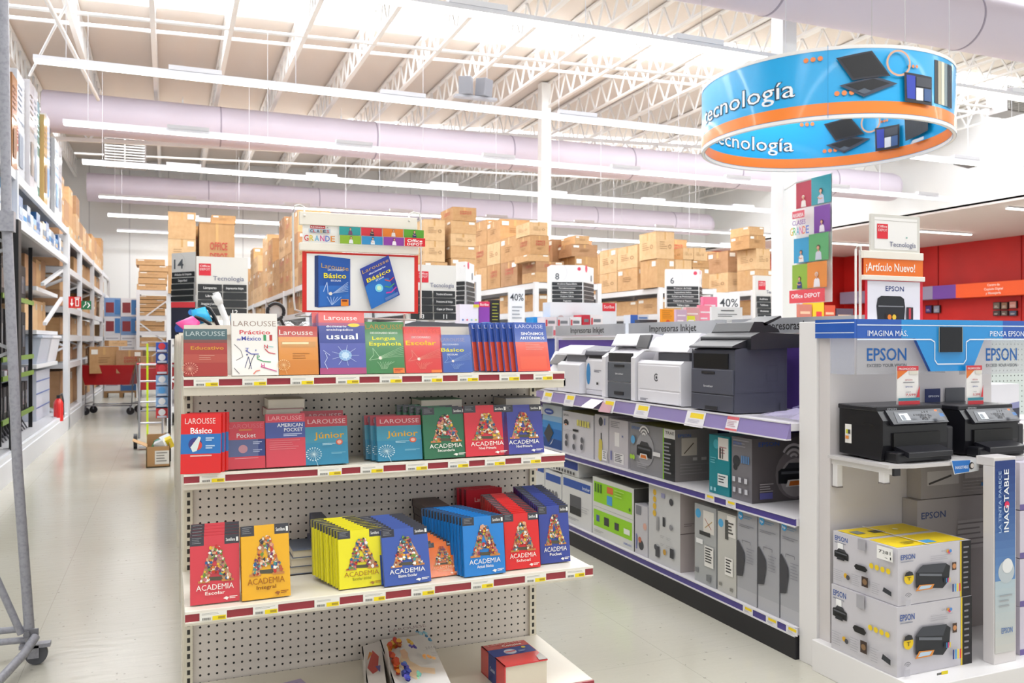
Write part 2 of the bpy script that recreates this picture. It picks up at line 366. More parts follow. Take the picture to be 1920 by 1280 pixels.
# ducts
def duct(x0, x1, y, z, r, label, endcap=True):
    t = T('air_duct', label, 'air duct', (x0, y, z)); DM = M('#d3c9d6', .5)
    g = G(); g.tube([(x0, y, z), (x1, y, z)], r, DM, 40)
    if endcap: g.tube([(x1, y, z), (x1+.1, y, z), (x1+.22, y, z)], [r, r*.93, r*.6], DM, 40)
    g.build('duct_body', t)
    for x in [x0+2.9*i for i in range(1, int((x1-x0)/2.9)+1)]:
        q = G(); q.tube([(x-.012, y, z), (x+.012, y, z)], r+.006, M('#9b91a2', .5), 40); q.build('seam_band', t)
    for i in range(int((x1-x0)/1.45)):
        x = x0+.8+1.45*i; q = G(); q.cyl((x, y, z+r-.01), (x, y, RZ(x)-.55), .006, JW, 6); q.box((x-.015, y-.02, z+r-.02), (x+.015, y+.02, z+r+.07), JW); q.build('hanger', t)
duct(-2.0, 17.4, 16.6, 5.27, .36, 'long round lilac air duct crossing the middle of the hall')
duct(-1.9, 16.9, 24.0, 5.2, .36, 'far round lilac air duct along the back wall')
duct(3.2, 17.5, 7.48, 5.2, .335, 'nearest round air duct at the upper right corner')
# lamp rows
TUBE = M('#fffdf6', .5, emit=9.0)
def lamp_row(x0, x1, y, z, label, n=None, hang=1):
    t = T('linear_ceiling_light', label, 'ceiling light', (x0, y, z)); n = max(1, round((x1-x0)/2.5)); L = (x1-x0)/n; HM = M('#e9e9ee', .4)
    g = G(); g.prism([(x0, y-.05, z), (x0, y+.05, z), (x0, y+.03, z+.05), (x0, y-.03, z+.05)], (x1-x0, 0, 0), HM); g.build('housing', t)
    for i in range(n):
        q = G(); a = x0+i*L; q.box((a+.01, y-.042, z-.025), (a+L-.01, y+.042, z-.001), TUBE); q.build('light_tube', t)
        if hang:
            q = G(); q.box((a+L*.55, y-.04, z+.05), (a+L*.55+.55, y+.04, z+.10), HM); q.build('driver_box', t)
            q = G(); q.cyl((a+.3, y, z+.05), (a+.3, y, RZ(a)-.55), .004, HM, 6); q.build('suspension_wire', t)
rl = ['', '', '', 'foremost row of strip lights crossing the top of the picture', 'strip light row starting beside the tallest boxes at the upper left', 'strip light row in front of the central air duct', 'strip light row just below the central air duct', 'strip light row in front of the far air duct', 'strip light row under the far air duct', 'lowest and farthest strip light row by the back wall']
for (y, x0, x1), lb in zip(LAMP_ROWS, rl):
    if lb: lamp_row(x0, x1, y, LAMP_Z, lb)
for x0, x1, y, lb in [(18.6, 21.3, 14.2, 'strip light on the low ceiling nearest the right edge'), (18.8, 22.3, 18.2, 'middle strip light on the low ceiling over the red walls'), (19.2, 22.4, 21.5, 'short strip light on the low ceiling behind the framed sign'), (18.6, 21.8, 24.0, 'farthest strip light on the low ceiling by the banner')]:
    lamp_row(x0, x1, y, 4.46, lb, hang=0); area(x0, x1, y, 4.42, 60)
# columns
def column(x, y, w_, label, z1=7.0):
    g = G(); g.box((x-w_/2, y-w_/2, 0), (x+w_/2, y+w_/2, z1), M('#f4f4f2', .6)); tag(g.build('support_column'), label, 'column')
column(6.7, 7.96, .2, 'near white square column with the hanging photo banner', 6.6); column(7.08, 15.6, .2, 'far white square column between the stacked boxes', 6.5)
# louvred units
def louver(c, w_, h, label, d=.5):
    t = T('ventilation_louver', label, 'ventilation unit', c); x, y, z = c
    g = G(); g.box((x-w_/2, y, z), (x+w_/2, y+d, z+h), M('#8d8886', .5)); g.build('housing', t)
    g = G(); n = 14
    for i in range(n):
        zz = z+.03+(h-.06)*i/n; g.prism([(x-w_/2+.02, y-.03, zz), (x-w_/2+.02, y, zz+.03), (x-w_/2+.02, y, zz+.045), (x-w_/2+.02, y-.03, zz+.015)], (w_-.04, 0, 0), M('#c9c6c2', .4))
    g.box((x-.015, y-.035, z), (x+.015, y-.03, z+h), M('#c9c6c2', .4)); g.build('grille', t)
p = onY(195, 307, 20.2); q = onY(273, 262, 20.2)
louver((( p.x+q.x)/2, 20.2, p.z), q.x-p.x, q.z-p.z+.3, 'grey louvred fan unit between the two ducts at the left')
p = onY(1889, 207, 12.5); q = onY(1925, 165, 12.5); louver(((p.x+q.x)/2, 12.5, p.z), q.x-p.x, q.z-p.z, 'grey louvred unit near the upper right corner')
# floodlight pair on the second lamp row
p = onY(888, 178, 9.95); t = T('ceiling_speaker', 'pair of small grey speakers standing on a strip light row', 'speaker', (p.x, 9.95, p.z))
for dx, rz in ((-.1, -.5), (.13, .55)):
    g = G(); c_, s_ = math.cos(rz), math.sin(rz)
    R = lambda a, b_, c__: (p.x+dx+a*c_-b_*s_, 9.95+a*s_+b_*c_, p.z+c__)
    g.hexa([R(-.08, -.08, -.02), R(.08, -.08, -.02), R(.08, .08, 0), R(-.08, .08, 0), R(-.08, -.1, .2), R(.08, -.1, .2), R(.08, .06, .22), R(-.08, .06, .22)], M('#a9a9b0', .5)); g.build('speaker_cabinet', t, bevel=.01)
g = G(); g.box((p.x-.25, 9.9, p.z-.05), (p.x+.3, 10.0, p.z-.02), M('#c9c9cf')); g.build('mount', t)
p = onY(1815, 308, 12.9); t = T('ceiling_speaker', 'dark grey loudspeaker hanging right below the round sign', 'speaker', p)
g = G(); g.prism([(p.x-.25, 12.8, p.z), (p.x+.2, 12.8, p.z-.05), (p.x+.22, 12.8, p.z+.1), (p.x-.22, 12.8, p.z+.12)], (0, .25, 0), M('#77777b', .6)); g.build('speaker_cabinet', t, bevel=.02)
g = G(); g.cyl((p.x, 12.9, p.z+.1), (p.x, 12.9, RZ(p.x)), .006, JW, 6); g.build('suspension_wire', t)

# copy centre behind on the right
t = T('menu_board', 'orange and purple fascia board of the copy centre on the red wall', 'fascia sign', (24, 18, 2.5))
g = G(); ys = [25, 19.9, 17.2, 6]; zz = (2.66, 3.1)
f = lambda ya, yb, c, a=zz: (g.box((23.7, ya, a[0]), (24.15, yb, a[1]), c))
f(19.9+.9, 19.9, '#6a3f9c'); f(19.9, 17.2, M('#ee5a1c', .5)); f(17.2, 7, M('#6a3f9c', .5))
f(25, 20.8, '#8a86a0')
fr = Fr(g, (23.7, 19.9, 2.66), (0, -1, 0), (0, 0, 1), 2.7, .44, .004)
for i, s in enumerate(['Centro de', 'Copiado Digital', 'y Mensajería']): fr.text(s, .1, .9, .72-.29*i, .17, '#ffe9df', al='c')
g.build('fascia', t)
for i in range(5):
    y1 = 16.6-1.75*i; g = G(); fr = Fr(g, (23.68, y1, 2.62), (0, -1, 0), (0, 0, 1), 1.65, .5, .01)
    fr.poly([(-.2, 0), (.95, 0), (1.1, 1), (0, 1)], M('#b5b0a8', .5)); fr.poly([(.0, .8), (1.07, .8), (1.1, 1), (0, 1)], '#7d7ba0'); fr.lines(.1, .1, .8, .75, 6, '#dcd8d0', .35, i); g.build('price_board', t)
for i, (px, py, pw, ph, c) in enumerate([(1735, 572, 12, 15, '#3c2a78'), (1750, 572, 12, 15, '#8b93a8'), (1862, 566, 13, 14, '#6d6458'), (1877, 566, 12, 14, '#8a6a50'), (1892, 564, 14, 14, '#c58b80'), (1862, 582, 13, 10, '#3a3032'), (1877, 582, 12, 10, '#5a4e46'), (1892, 582, 14, 10, '#3f4a66')]):
    p = onX(px, py+ph, 24.12); q = onX(px+pw, py, 24.12)
    g = G(); g.box((24.12, p.y, p.z), (24.18, q.y, q.z), '#2a2022'); fr = Fr(g, (24.12, p.y, p.z), (0, -1, 0), (0, 0, 1), p.y-q.y, q.z-p.z, .004)
    fr.rect(.08, .08, .92, .92, c); fr.lines(.2, .2, .8, .5, 3, '#cfc7c0', .4, i)
    tag(g.build('wall_picture'), ['purple sample picture', 'grey-blue sample picture', 'brown sample picture', 'tan sample picture', 'pink sample picture', 'black sample picture', 'dark brown sample picture', 'blue sample picture'][i]+' on the red wall, '+('by the orange sign' if i < 2 else 'upper row under the menu boards' if i < 5 else 'lower row under the menu boards'), 'picture')
# ------------------------------------------------------------------ end-cap gondola with the dictionaries
CREAM = noisy('cream_steel', '#e9e2d2', '#e2dacb', 3, .35); CREAM2 = M('#ded5c6', .4)
X0, X1, YB, GT = .047, 1.255, 2.85, 1.335
BURG = M('#9c2a36', .3, coat=.3)
gon = T('gondola_shelving', 'cream pegboard end-of-aisle gondola holding the dictionaries', 'shelving unit', (.65, 2.85, 0))
g = G(); g.box((X0+.02, YB, .05), (X1-.02, YB+.03, GT), pegboard('#e8dfd6', off=(.087+.0127, .012))); g.build('back_panel', gon)
SL1 = slotted('#e0d8c4', off=.01, axis='X', c=X0+.013, hw=.0045, pitch=.0254, half=.6); SL2 = slotted('#e0d8c4', off=.01, axis='X', c=X1-.013, hw=.0045, pitch=.0254, half=.6)
for x, sl in ((X0, SL1), (X1, SL2)):
    s = 1 if x == X0 else -1
    g = G(); g.box((x-.0, YB-.012, 0), (x+s*.025, YB+.05, GT), sl); g.build('upright', gon)
g = G(); g.box((X0-.0, YB-.014, GT-.018), (X1, YB+.05, GT+.012), M('#efe8da', .35)); g.build('top_rail', gon)
g = G(); g.box((X0-.004, YB+.05, 0), (X0+.006, YB+.35, GT-.02), CREAM); g.build('side_panel', gon)
def price_label(fr, u, w_, v0=.0, v1=1.0, seed=0):
    fr.rect(u, v0, u+w_, v1, '#f2efe6'); fr.lines(u+w_*.08, v0+.62*(v1-v0), u+w_*.92, v1-.08, 2, '#a8a49c', .3, seed)
    fr.rect(u+w_*.47, v0-.06, u+w_*.97, v0+.5*(v1-v0), '#f6dd1c'); fr.rect(u+w_*.68, v0+.08, u+w_*.93, v0+.38*(v1-v0), '#b59a20')
    for i in range(7): fr.rect(u+w_*(.1+.045*i), v0+.06, u+w_*(.125+.045*i), v0+.36*(v1-v0), '#55534e')
def shelf(z, yf, strip, label, spans, th=.055, x0=X0-.005, x1=X1+.005, thick2=.02):
    """z deck top, yf front edge, strip = height of the burgundy price strip"""
    g = G(); g.prism([(x0, YB-.01, z), (x0, YB-.01, z-.03), (x0, yf+.03, z-.045), (x0, yf, z-strip-thick2), (x0, yf-.0, z)][::-1], (x1-x0, 0, 0), CREAM)
    sh = g.build('shelf', gon, bevel=.003); sh['label'] = label
    g = G(); g.box((x0, yf-.004, z-strip), (x1, yf+.001, z-.001), BURG); g.box((x0, yf-.007, z-.003), (x1, yf+.002, z+.004), '#efe9dc'); g.box((x0, yf-.007, z-strip-.004), (x1, yf+.002, z-strip), '#efe9dc')
    g.build('price_channel', sh)
    for i, (a, b_) in enumerate(spans):
        xa = onY(a, 800, yf).x; xb = onY(b_, 800, yf).x; g = G()
        g.box((xa, yf-.0075, z-strip+.0005), (xb, yf-.0045, z-.003), '#f2efe6')
        fr = Fr(g, (xa, yf-.0075, z-strip), (1, 0, 0), (0, 0, 1), xb-xa, strip-.003, .0002); price_label(fr, 0, 1, 0, 1, i); g.build('price_label', sh)
    for x in (x0+.004, x1-.004):
        g = G(); g.prism([(x-.002, YB-.01, z-.03), (x-.002, YB-.01, z-.075), (x-.002, yf+.05, z-.045), (x-.002, yf+.04, z-.03)], (.004, 0, 0), CREAM2); g.build('bracket', sh)
    return sh
shelf(1.188, 2.615, .022, 'topmost shelf with burgundy price strip', [(363, 410), (454, 500), (544, 588), (629, 673), (711, 753), (790, 829), (857, 896), (935, 973), (999, 1035)], thick2=.03)
shelf(.908, 2.612, .022, 'second shelf with burgundy price strip', [(374, 422), (595, 640), (675, 718), (760, 801), (839, 878), (908, 946), (976, 1013)], thick2=.022)
shelf(.573, 2.405, .024, 'deep third shelf with burgundy price strip', [(374, 425), (474, 521), (589, 636), (680, 722), (770, 814), (882, 924), (983, 1022), (1059, 1095)], thick2=.012)
g = G(); g.box((X0-.005, 2.40, .0), (X1+.005, YB-.005, .215), CREAM); sh = g.build('shelf', gon, bevel=.003); sh['label'] = 'base deck resting on the floor'
g = G(); g.box((X0-.005, 2.392, .188), (X1+.005, 2.4, .213), BURG)
fr = Fr(g, (X0, 2.392, .189), (1, 0, 0), (0, 0, 1), 1.2, .024, .0006)
price_label(fr, .8, .05, 0, 1); price_label(fr, .55, .05, 0, 1); g.build('price_channel', sh)

# ------------------------------------------------------------------ books
def book(name, w_, h, t, cover, design, back=None, spine=None, gloss=.16, pagecol='#e6dcc8'):
    """upright book standing at the origin, cover facing -Y; root mesh = cover, child = page block"""
    CV = lambda c, : M(c, gloss, coat=.6)
    g = G(); c = CV(cover); r = .0015
    g.box((-w_/2, 0, 0), (w_/2, r, h), c); g.box((-w_/2, t-r, 0), (w_/2, t, h), CV(back or cover)); g.box((-w_/2, 0, 0), (-w_/2+r, t, h), CV(spine or cover))
    fr = Fr(g, (-w_/2, 0, 0), (1, 0, 0), (0, 0, 1), w_, h, .00012)
    D = [tuple(q) for q in design]
    for q in D:
        q = list(q)
        q = [CV(a) if isinstance(a, str) and a.startswith('#') and q[0] in ('rect', 'poly', 'disc') else a for a in q]
        getattr(fr, q[0])(*q[1:])
    o = g.build(name, loc=(0, 0, 0))
    p = G(); p.box((-w_/2+r, r, .002), (w_/2-.002, t-r, h-.002), noisy_pages(pagecol)); p.build('page_block', o)
    return o
_pg = {}
def noisy_pages(c):
    if c not in _pg: _pg[c] = M(c, .8)
    return _pg[c]
def place(o, px0, px1, pyb, pyt, z, y=None, lean=14, yaw=0, label=None, group=None):
    """stand a book so that its foot meets the shelf z between two measured columns; scale to its measured size"""
    cx = (px0+px1)/2
    P = onZ(cx, pyb, z) if y is None else onY(cx, pyb, y)
    yy = P.y; a = onY(px0, pyb, yy); b_ = onY(px1, pyb, yy); W = abs(b_.x-a.x)
    w0 = max(v.co.x for v in o.data.vertices)-min(v.co.x for v in o.data.vertices); h0 = max(v.co.z for v in o.data.vertices)
    L = math.radians(lean); k = (EYE-z)
    # height so that the leaning top edge meets row pyt
    v = (HOR-pyt)/F_PX; d = ray(cx, pyt); D0 = P.x*sn+P.y*cs
    H = (v*D0+EYE-z)/(math.cos(L)-v*math.sin(L)*cs)
    o.scale = (W/w0, 1, H/h0); o.rotation_euler = (-L, 0, math.radians(yaw)); o.location = (P.x, yy, z+.001)
    tag(o, label, 'book', group); return o
def row(o, n, dv, label, group, sc=None):      # n more copies behind a book
    for i in range(1, n+1):
        c = dup(o, loc=Vector(o.location)+Vector(dv)*i, label=label, group=group)
GG = 'books on the end-of-aisle gondola'
# top shelf ---------------------------------------------------------
Z1, Y1 = 1.192, 2.645
o = book('dictionary', .13, .19, .03, '#a8352c', [('rect', 0, .77, 1, 1, '#3c5c60'), ('rect', 0, .7, 1, .77, '#7d4038'), ('rect', 0, .28, 1, .46, '#b2493a'), ('text', 'LAROUSSE', .05, .95, .85, .1, '#b9c4c2', 0), ('text', 'Educativo', .16, .92, .56, .075, '#d79a2c', 1), ('lines', .35, .32, .72, .44, 3, '#d59a88', .3), ('dandelion', .14, .16, .17, '#e7a48e')])
place(o, 343, 429, 713, 617, Z1, Y1, 12, 0, 'red brown dictionary reading Educativo under a dark teal band, top shelf far left', GG)
o = book('dictionary', .13, .19, .035, '#e9e4dc', [('text', 'LAROUSSE', .05, .97, .79, .09, '#9a8578', 0), ('text', 'Práctico', .18, .84, .66, .07, '#d23c46', 1), ('text', 'México', .22, .64, .56, .07, '#4f55a8', 1), ('text', 'del', .12, .2, .56, .04, '#4f55a8', 1), ('rect', .69, .555, .75, .65, '#2f8f52'), ('rect', .75, .555, .82, .65, '#e9e4dc'), ('rect', .82, .555, .88, .65, '#b5322e'),
  ('line', [(.06, .5), (.2, .4), (.24, .3), (.1, .24)], .01, '#5b5560'), ('line', [(.28, .12), (.36, .3), (.42, .1)], .014, '#4a4e7c'), ('line', [(.36, .1), (.44, .26), (.5, .34)], .014, '#39394a'), ('line', [(.3, .4), (.42, .34), (.58, .34)], .02, '#4f55a8'), ('line', [(.72, .42), (.8, .36), (.94, .34)], .02, '#cc4450'), ('line', [(.55, .26), (.68, .22), (.84, .21)], .02, '#3f9a62'), ('line', [(.62, .14), (.78, .1), (.96, .06)], .02, '#cf3c8a'), ('line', [(.46, .02), (.52, .07), (.6, .08)], .02, '#e2735a'), ('line', [(.05, .12), (.16, .03)], .012, '#4a4e5c'), ('disc', .33, .33, .02, '#4a4e7c'), ('disc', .52, .4, .015, '#4f55a8'), ('line', [(.76, .47), (.9, .45)], .012, '#5ab7b0'), ('text', 'T', .3, .37, .38, .06, '#4f55a8'), ('text', 'N', .7, .78, .43, .06, '#cc4450'), ('text', 'P', .54, .6, .26, .06, '#3f9a62'), ('text', 'H', .63, .7, .12, .07, '#cf3c8a')])
place(o, 435, 523, 710, 588, Z1, Y1, 14, 0, 'white dictionary reading Práctico with scattered coloured word doodles', GG)
o = book('dictionary', .13, .19, .03, '#d98a2c', [('rect', 0, .78, 1, 1, '#b8332a'), ('rect', 0, 0, 1, .3, '#d07f26'), ('rect', .06, .56, .94, .68, '#c4842e'), ('text', 'Larousse', .03, .88, .82, .11, '#f4ece2', 0), ('lines', .1, .6, .8, .67, 1, '#f3e2b4', .6), ('lines', .35, .3, .8, .44, 3, '#a8661c', .3), ('dandelion', .12, .2, .15, '#f0c48a')])
place(o, 522, 600, 708, 612, Z1, Y1, 13, 0, 'small orange dictionary with a red top band reading Larousse', GG)
o = book('dictionary', .14, .22, .05, '#5a62ac', [('rect', 0, .83, 1, 1, '#d84a46'), ('rect', 0, .78, 1, .83, '#a24a74'), ('rect', 0, .5, 1, .78, '#3f4c96'), ('rect', 0, 0, 1, .1, '#b04a78'), ('text', 'Larousse', .12, .84, .87, .085, '#fdf6f2', 0), ('disc', .76, .79, .13, '#f3d235', 20, .35), ('text', 'diccionario', .16, .6, .755, .035, '#f4f2f7', 1), ('text', 'enciclopédico', .16, .74, .7, .035, '#f4f2f7', 1), ('text', 'usual', .16, .84, .56, .1, '#fbfafc', 1), ('disc', .55, .3, .14, '#8fb4dc'), ('disc', .55, .3, .08, '#c4dff2')]+[('line', [(.55, .3), (.55+.3*math.cos(a), .3+.17*math.sin(a))], .006, '#d7e6f6') for a in [i*.7 for i in range(9)]]+[('line', [(.12, .34), (.16, .26), (.1, .18), (.16, .08)], .012, '#c9d3ee'), ('line', [(.08, .38), (.22, .3)], .012, '#c9d3ee')])
place(o, 601, 688, 706, 586, Z1, Y1, 12, 0, 'large blue dictionary with red top reading usual, front of its stack', GG); row(o, 1, (-.012, .052, 0), 'second blue usual dictionary hidden right behind the front one', GG)
o = book('dictionary', .14, .19, .035, '#3f8048', [('text', 'LAROUSSE', .05, .98, .86, .095, '#b98a3a', 0), ('text', 'DICCIONARIO BÁSICO', .16, .84, .765, .04, '#eef0e2', 1), ('text', 'Lengua', .2, .78, .65, .07, '#f2ea3c', 1), ('text', 'Española', .12, .92, .54, .075, '#f2ea3c', 1), ('bird', '#a9cfa4'), ('rect', .68, .0, .96, .1, '#e87a2e'), ('lines', .71, .02, .92, .08, 2, '#a8321e', .5)])
place(o, 686, 762, 705, 604, Z1, Y1, 13, 0, 'green dictionary reading Lengua Española on the top shelf', GG)
o = book('dictionary', .14, .19, .03, '#d63a38', [('text', 'LAROUSSE', .03, .97, .85, .1, '#e6604c', 0), ('text', 'DICCIONARIO', .22, .72, .75, .045, '#fbe9e4', 1), ('text', 'Escolar', .06, .85, .6, .1, '#f5cf1e', 1), ('bird', '#eb8d7c'), ('rect', .68, .0, .96, .06, '#e87a2e')])
place(o, 760, 832, 703, 613, Z1, Y1, 13, 0, 'red dictionary reading Escolar in yellow on the top shelf', GG)
o = book('dictionary', .14, .19, .03, '#3e5fa8', [('text', 'LAROUSSE', .02, .8, .82, .1, '#9a90a8', 0), ('text', 'DICCIONARIO', .08, .6, .72, .045, '#e4e8f2', 1), ('text', 'Básico', .02, .76, .55, .1, '#f0e52a', 1), ('text', 'ESCOLAR', .22, .55, .45, .045, '#f2f2f2', 1), ('bird', '#8fa9d8')])
place(o, 829, 887, 702, 628, Z1, Y1, 13, 0, 'small blue dictionary reading Básico at the right of the red Escolar one', GG)
o = book('dictionary', .14, .19, .013, '#3f5cae', [('rect', 0, 0, 1, .6, '#e0523a'), ('rect', .1, .05, .9, .3, '#e65c40'), ('text', 'LAROUSSE', .05, .9, .88, .08, '#cfd4ea', 0), ('text', 'SINÓNIMOS', .2, .9, .74, .06, '#ffffff', 1), ('text', 'ANTÓNIMOS', .16, .92, .65, .06, '#ffffff', 1), ('lines', .3, .42, .92, .58, 5, '#f0aa98', .25)], spine='#4c64b0')
place(o, 970, 1035, 700, 605, Z1, 2.64, 12, 8, 'blue and orange synonyms dictionary, front of its leaning row', GG)
row(o, 7, (-.016, .018, -.0), 'blue and orange synonyms dictionary in the leaning row behind the front copy', 'synonyms dictionaries in a leaning row')
# second shelf ------------------------------------------------------
Z2, Y2 = .912, 2.645
o = book('dictionary', .11, .17, .02, '#e3140c', [('rect', 0, .33, 1, .66, '#1f72bd'), ('text', 'LAROUSSE', .1, .86, .83, .1, '#f8d8d2', 0), ('text', 'Básico', .24, .78, .67, .1, '#ffffff', 1), ('disc', .36, .49, .17, '#36347c'), ('disc', .41, .47, .12, '#d84030'), ('poly', [(.24, .44), (.44, .62), (.5, .6), (.4, .38), (.3, .36)], '#dfe8e4'), ('lines', .62, .53, .84, .6, 2, '#bcd6ee', .6), ('lines', .62, .4, .86, .47, 2, '#bcd6ee', .6), ('lines', .24, .27, .8, .31, 1, '#f4b8ae', .6)])
place(o, 338, 414, 898, 776, Z2, 2.60, 5, -9, 'bright red French dictionary reading Básico leaning at the left end', GG)
row(o, 2, (.012, .022, 0), 'red dictionary standing right behind the bright red Básico one', 'red dictionaries behind the front one')
o = book('dictionary', .11, .15, .03, '#cc3b48', [('rect', 0, .26, .82, .62, '#56608a'), ('rect', .82, .26, 1, .62, '#2c3a78'), ('text', 'LAROUSSE', .06, .95, .86, .1, '#d8707c', 0), ('rect', .32, .81, .66, .84, '#cf7a3a'), ('text', 'Pocket', .26, .76, .66, .1, '#efe6e8', 0), ('disc', .42, .42, .12, '#b8848e'), ('lines', .68, .5, .93, .57, 2, '#a9b0cc', .5), ('lines', .68, .33, .93, .4, 2, '#a9b0cc', .5), ('lines', .2, .2, .85, .23, 1, '#e48a92', .5)])
place(o, 426, 498, 888, 791, Z2, Y2, 10, 0, 'pink red pocket dictionary with a grey blue band reading Pocket', GG)
o = book('dictionary', .11, .17, .03, '#d24452', [('rect', 0, .54, 1, .84, '#47569c'), ('text', 'LAROUSSE', .07, .92, .88, .085, '#eaa4a8', 0), ('text', 'AMERICAN', .3, .94, .75, .07, '#ffffff', 0), ('text', 'POCKET', .47, .94, .66, .07, '#ffffff', 0), ('lines', .45, .56, .94, .62, 2, '#c2cbe6', .5), ('lines', .1, .3, .9, .5, 5, '#e8868c', .25)])
place(o, 499, 574, 884, 776, Z2, Y2, 10, 0, 'pink dictionary with a blue band reading AMERICAN POCKET', GG)
JR = [('rect', 0, .78, 1, 1, '#b0343e'), ('rect', 0, .45, 1, .78, '#3f8fa8'), ('text', 'LAROUSSE', .08, .96, .84, .1, '#dcb6b8', 0), ('text', 'Júnior', .22, .92, .54, .13, '#d9a22a', 1), ('disc', .8, .45, .08, '#cf5a3a'), ('disc', .8, .45, .05, '#e8b0a0'), ('dandelion', .2, .22, .17, '#c7dfe4'), ('lines', .4, .38, .72, .43, 2, '#bfdfe6', .4), ('lines', .6, .2, .95, .24, 2, '#8fc4d2', .4)]
o = book('dictionary', .13, .17, .03, '#2f86a8', JR)
place(o, 573, 654, 880, 780, Z2, Y2, 11, 0, 'teal dictionary reading Júnior beside the AMERICAN POCKET one', GG)
dup(o, loc=Vector(o.location)+Vector((-.006, .035, .014)), label='teal Júnior dictionary standing higher behind the left Júnior one', group=GG)
o = book('dictionary', .13, .17, .03, '#2f86a8', JR)
place(o, 709, 793, 873, 780, Z2, Y2, 11, 0, 'teal dictionary reading Júnior beside the dark green academy book', GG)
row(o, 2, (-.013, .03, 0), 'teal Júnior dictionary behind the right-hand Júnior one', 'Júnior dictionaries behind the right one')
def academia(col, sub, t=.012, txt='#f2efe6', subc=None, seed=1, sp=None, tabs='#3b3a3f', w_=.14, h=.2):
    return book('academy_book', w_, h, t, col, [('rect', 0, .86, .28, 1, tabs), ('rect', .7, .86, 1, 1, tabs), ('lines', .04, .88, .24, .98, 4, '#8a8a8c', .3), ('text', 'Santillana', .73, .92, .9, .05, '#e8e6e2', 1), ('rect', .94, .89, .985, .955, '#f1efe9'), ('mosaicA', .16, .31, .88, .84, seed), ('text', 'ACADEMIA', .12, .88, .2, .085, txt, 0), ('text', sub, .3, .7, .13, .05, subc or txt, 1), ('poly', [(.66, .06), (.72, .085), (.78, .07), (.74, .03), (.7, .05)], txt), ('lines', .79, .04, .96, .085, 2, txt, .5)], spine=sp)
A2 = [(.0, 0)]
o = academia('#2f6e4a', 'Secundaria', .014, seed=3); place(o, 796, 878, 869, 764, Z2, 2.64, 10, 3, 'dark green academy book reading Secundaria, front of its stack', GG)
row(o, 4, (-.017, .016, .002), 'dark green academy book in the stack behind the front Secundaria copy', 'green academy books stacked')
o = academia('#d8323e', 'Nivel Primaria', .014, seed=4); place(o, 874, 955, 862, 760, Z2, 2.64, 10, 0, 'red academy book reading Primaria between the green and purple ones', GG)
o = academia('#45489a', 'Nivel Primaria', .014, seed=5); place(o, 946, 1021, 857, 759, Z2, 2.64, 10, 0, 'purple blue academy book reading Primaria at the right end', GG)
# lying stacks on the second shelf
def lying(px0, px1, pyt, pyb, yf, z, n, d, cols, label, group, page='#d9d2c6', name='book'):
    a = onY(px0, pyb, yf); b_ = onY(px1, pyb, yf); top = onY((px0+px1)/2, pyt, yf).z; t = (top-z)/n; rd = random.Random(int(px0))
    for i in range(n):
        g = G(); dx = rd.uniform(-.006, .006); zz = z+i*t+.0005; c = cols[i % len(cols)]
        g.box((a.x+dx, yf, zz), (b_.x+dx, yf+d, zz+.002), c); g.box((a.x+dx, yf, zz+t-.003), (b_.x+dx, yf+d, zz+t-.001), c); g.box((a.x+dx, yf+d-.002, zz), (b_.x+dx, yf+d, zz+t-.001), c)
        q = G(); q.box((a.x+dx+.002, yf+.002, zz+.002), (b_.x+dx-.002, yf+d-.003, zz+t-.003), noisy_pages(page))
        o = g.build(name, loc=((a.x+b_.x)/2, yf+d/2, zz)); q.build('page_block', o); tag(o, label, 'book', group)
lying(500, 570, 748, 884, 2.71, Z2, 7, .125, ['#cfc6b8', '#b8848a'], 'book lying in the pile behind the AMERICAN POCKET dictionary', 'books lying behind the pocket dictionary')
lying(788, 866, 748, 869, 2.71, Z2, 6, .125, ['#d9d4c8', '#3f6a50'], 'book lying in the pale pile behind the green academy stack', 'books lying behind the green stack')
lying(950, 1016, 745, 857, 2.71, Z2, 6, .125, ['#39386a', '#8a8a92'], 'book lying in the pile behind the purple academy book', 'books lying behind the purple book')
# third shelf -------------------------------------------------------
Z3 = .576
o = academia('#d63c46', 'Escolar', .01, seed=6, sp='#c8303c'); place(o, 357, 450, 1131, 1004, Z3, None, 10, 0, 'red academy book reading Escolar at the left end of the third shelf', GG)
row(o, 4, (.001, .013, .006), 'red academy book behind the front red Escolar copy', 'red Escolar academy books')
o = academia('#eeb010', 'Integral', .02, txt='#9c5c10', subc='#7a4410', seed=7); place(o, 454, 546, 1122, 984, Z3, None, 12, 2, 'golden yellow academy book reading Integral', GG)
YB3 = lambda n: None
o = academia('#efe410', 'Escolar inicial', .012, txt='#a8742c', subc='#7c7a20', seed=8); place(o, 636, 722, 1101, 993, Z3, None, 9, 2, 'lemon yellow academy book reading Escolar inicial, front of its row', GG)
row(o, 9, (-.006, .0145, .0015), 'lemon yellow academy book in the row behind the front copy', 'lemon yellow academy books')
o = academia('#3c58a8', 'Básica Escolar', .012, seed=9, tabs='#2f2e38'); place(o, 721, 810, 1095, 990, Z3, None, 15, 3, 'blue academy book reading Escolar, front of its row', GG)
row(o, 9, (-.004, .0165, .0015), 'blue academy book in the row behind the front Escolar copy', 'blue Escolar academy books')
o = academia('#ee6f14', 'Preescolar', .01, seed=10, txt='#f6c9a0'); place(o, 806, 863, 1080, 1016, Z3, None, 24, 4, 'low orange academy book squeezed between the blue rows', GG)
row(o, 6, (-.006, .014, .003), 'low orange academy book in the row behind the front one', 'orange academy books')
o = academia('#2082d2', 'Actual Básica', .012, seed=11); place(o, 871, 949, 1078, 968, Z3, None, 7, 2, 'light blue academy book reading Actual, front of its long row', GG)
row(o, 13, (-.0055, .0145, .0), 'light blue academy book in the long row behind the front copy', 'light blue academy books')
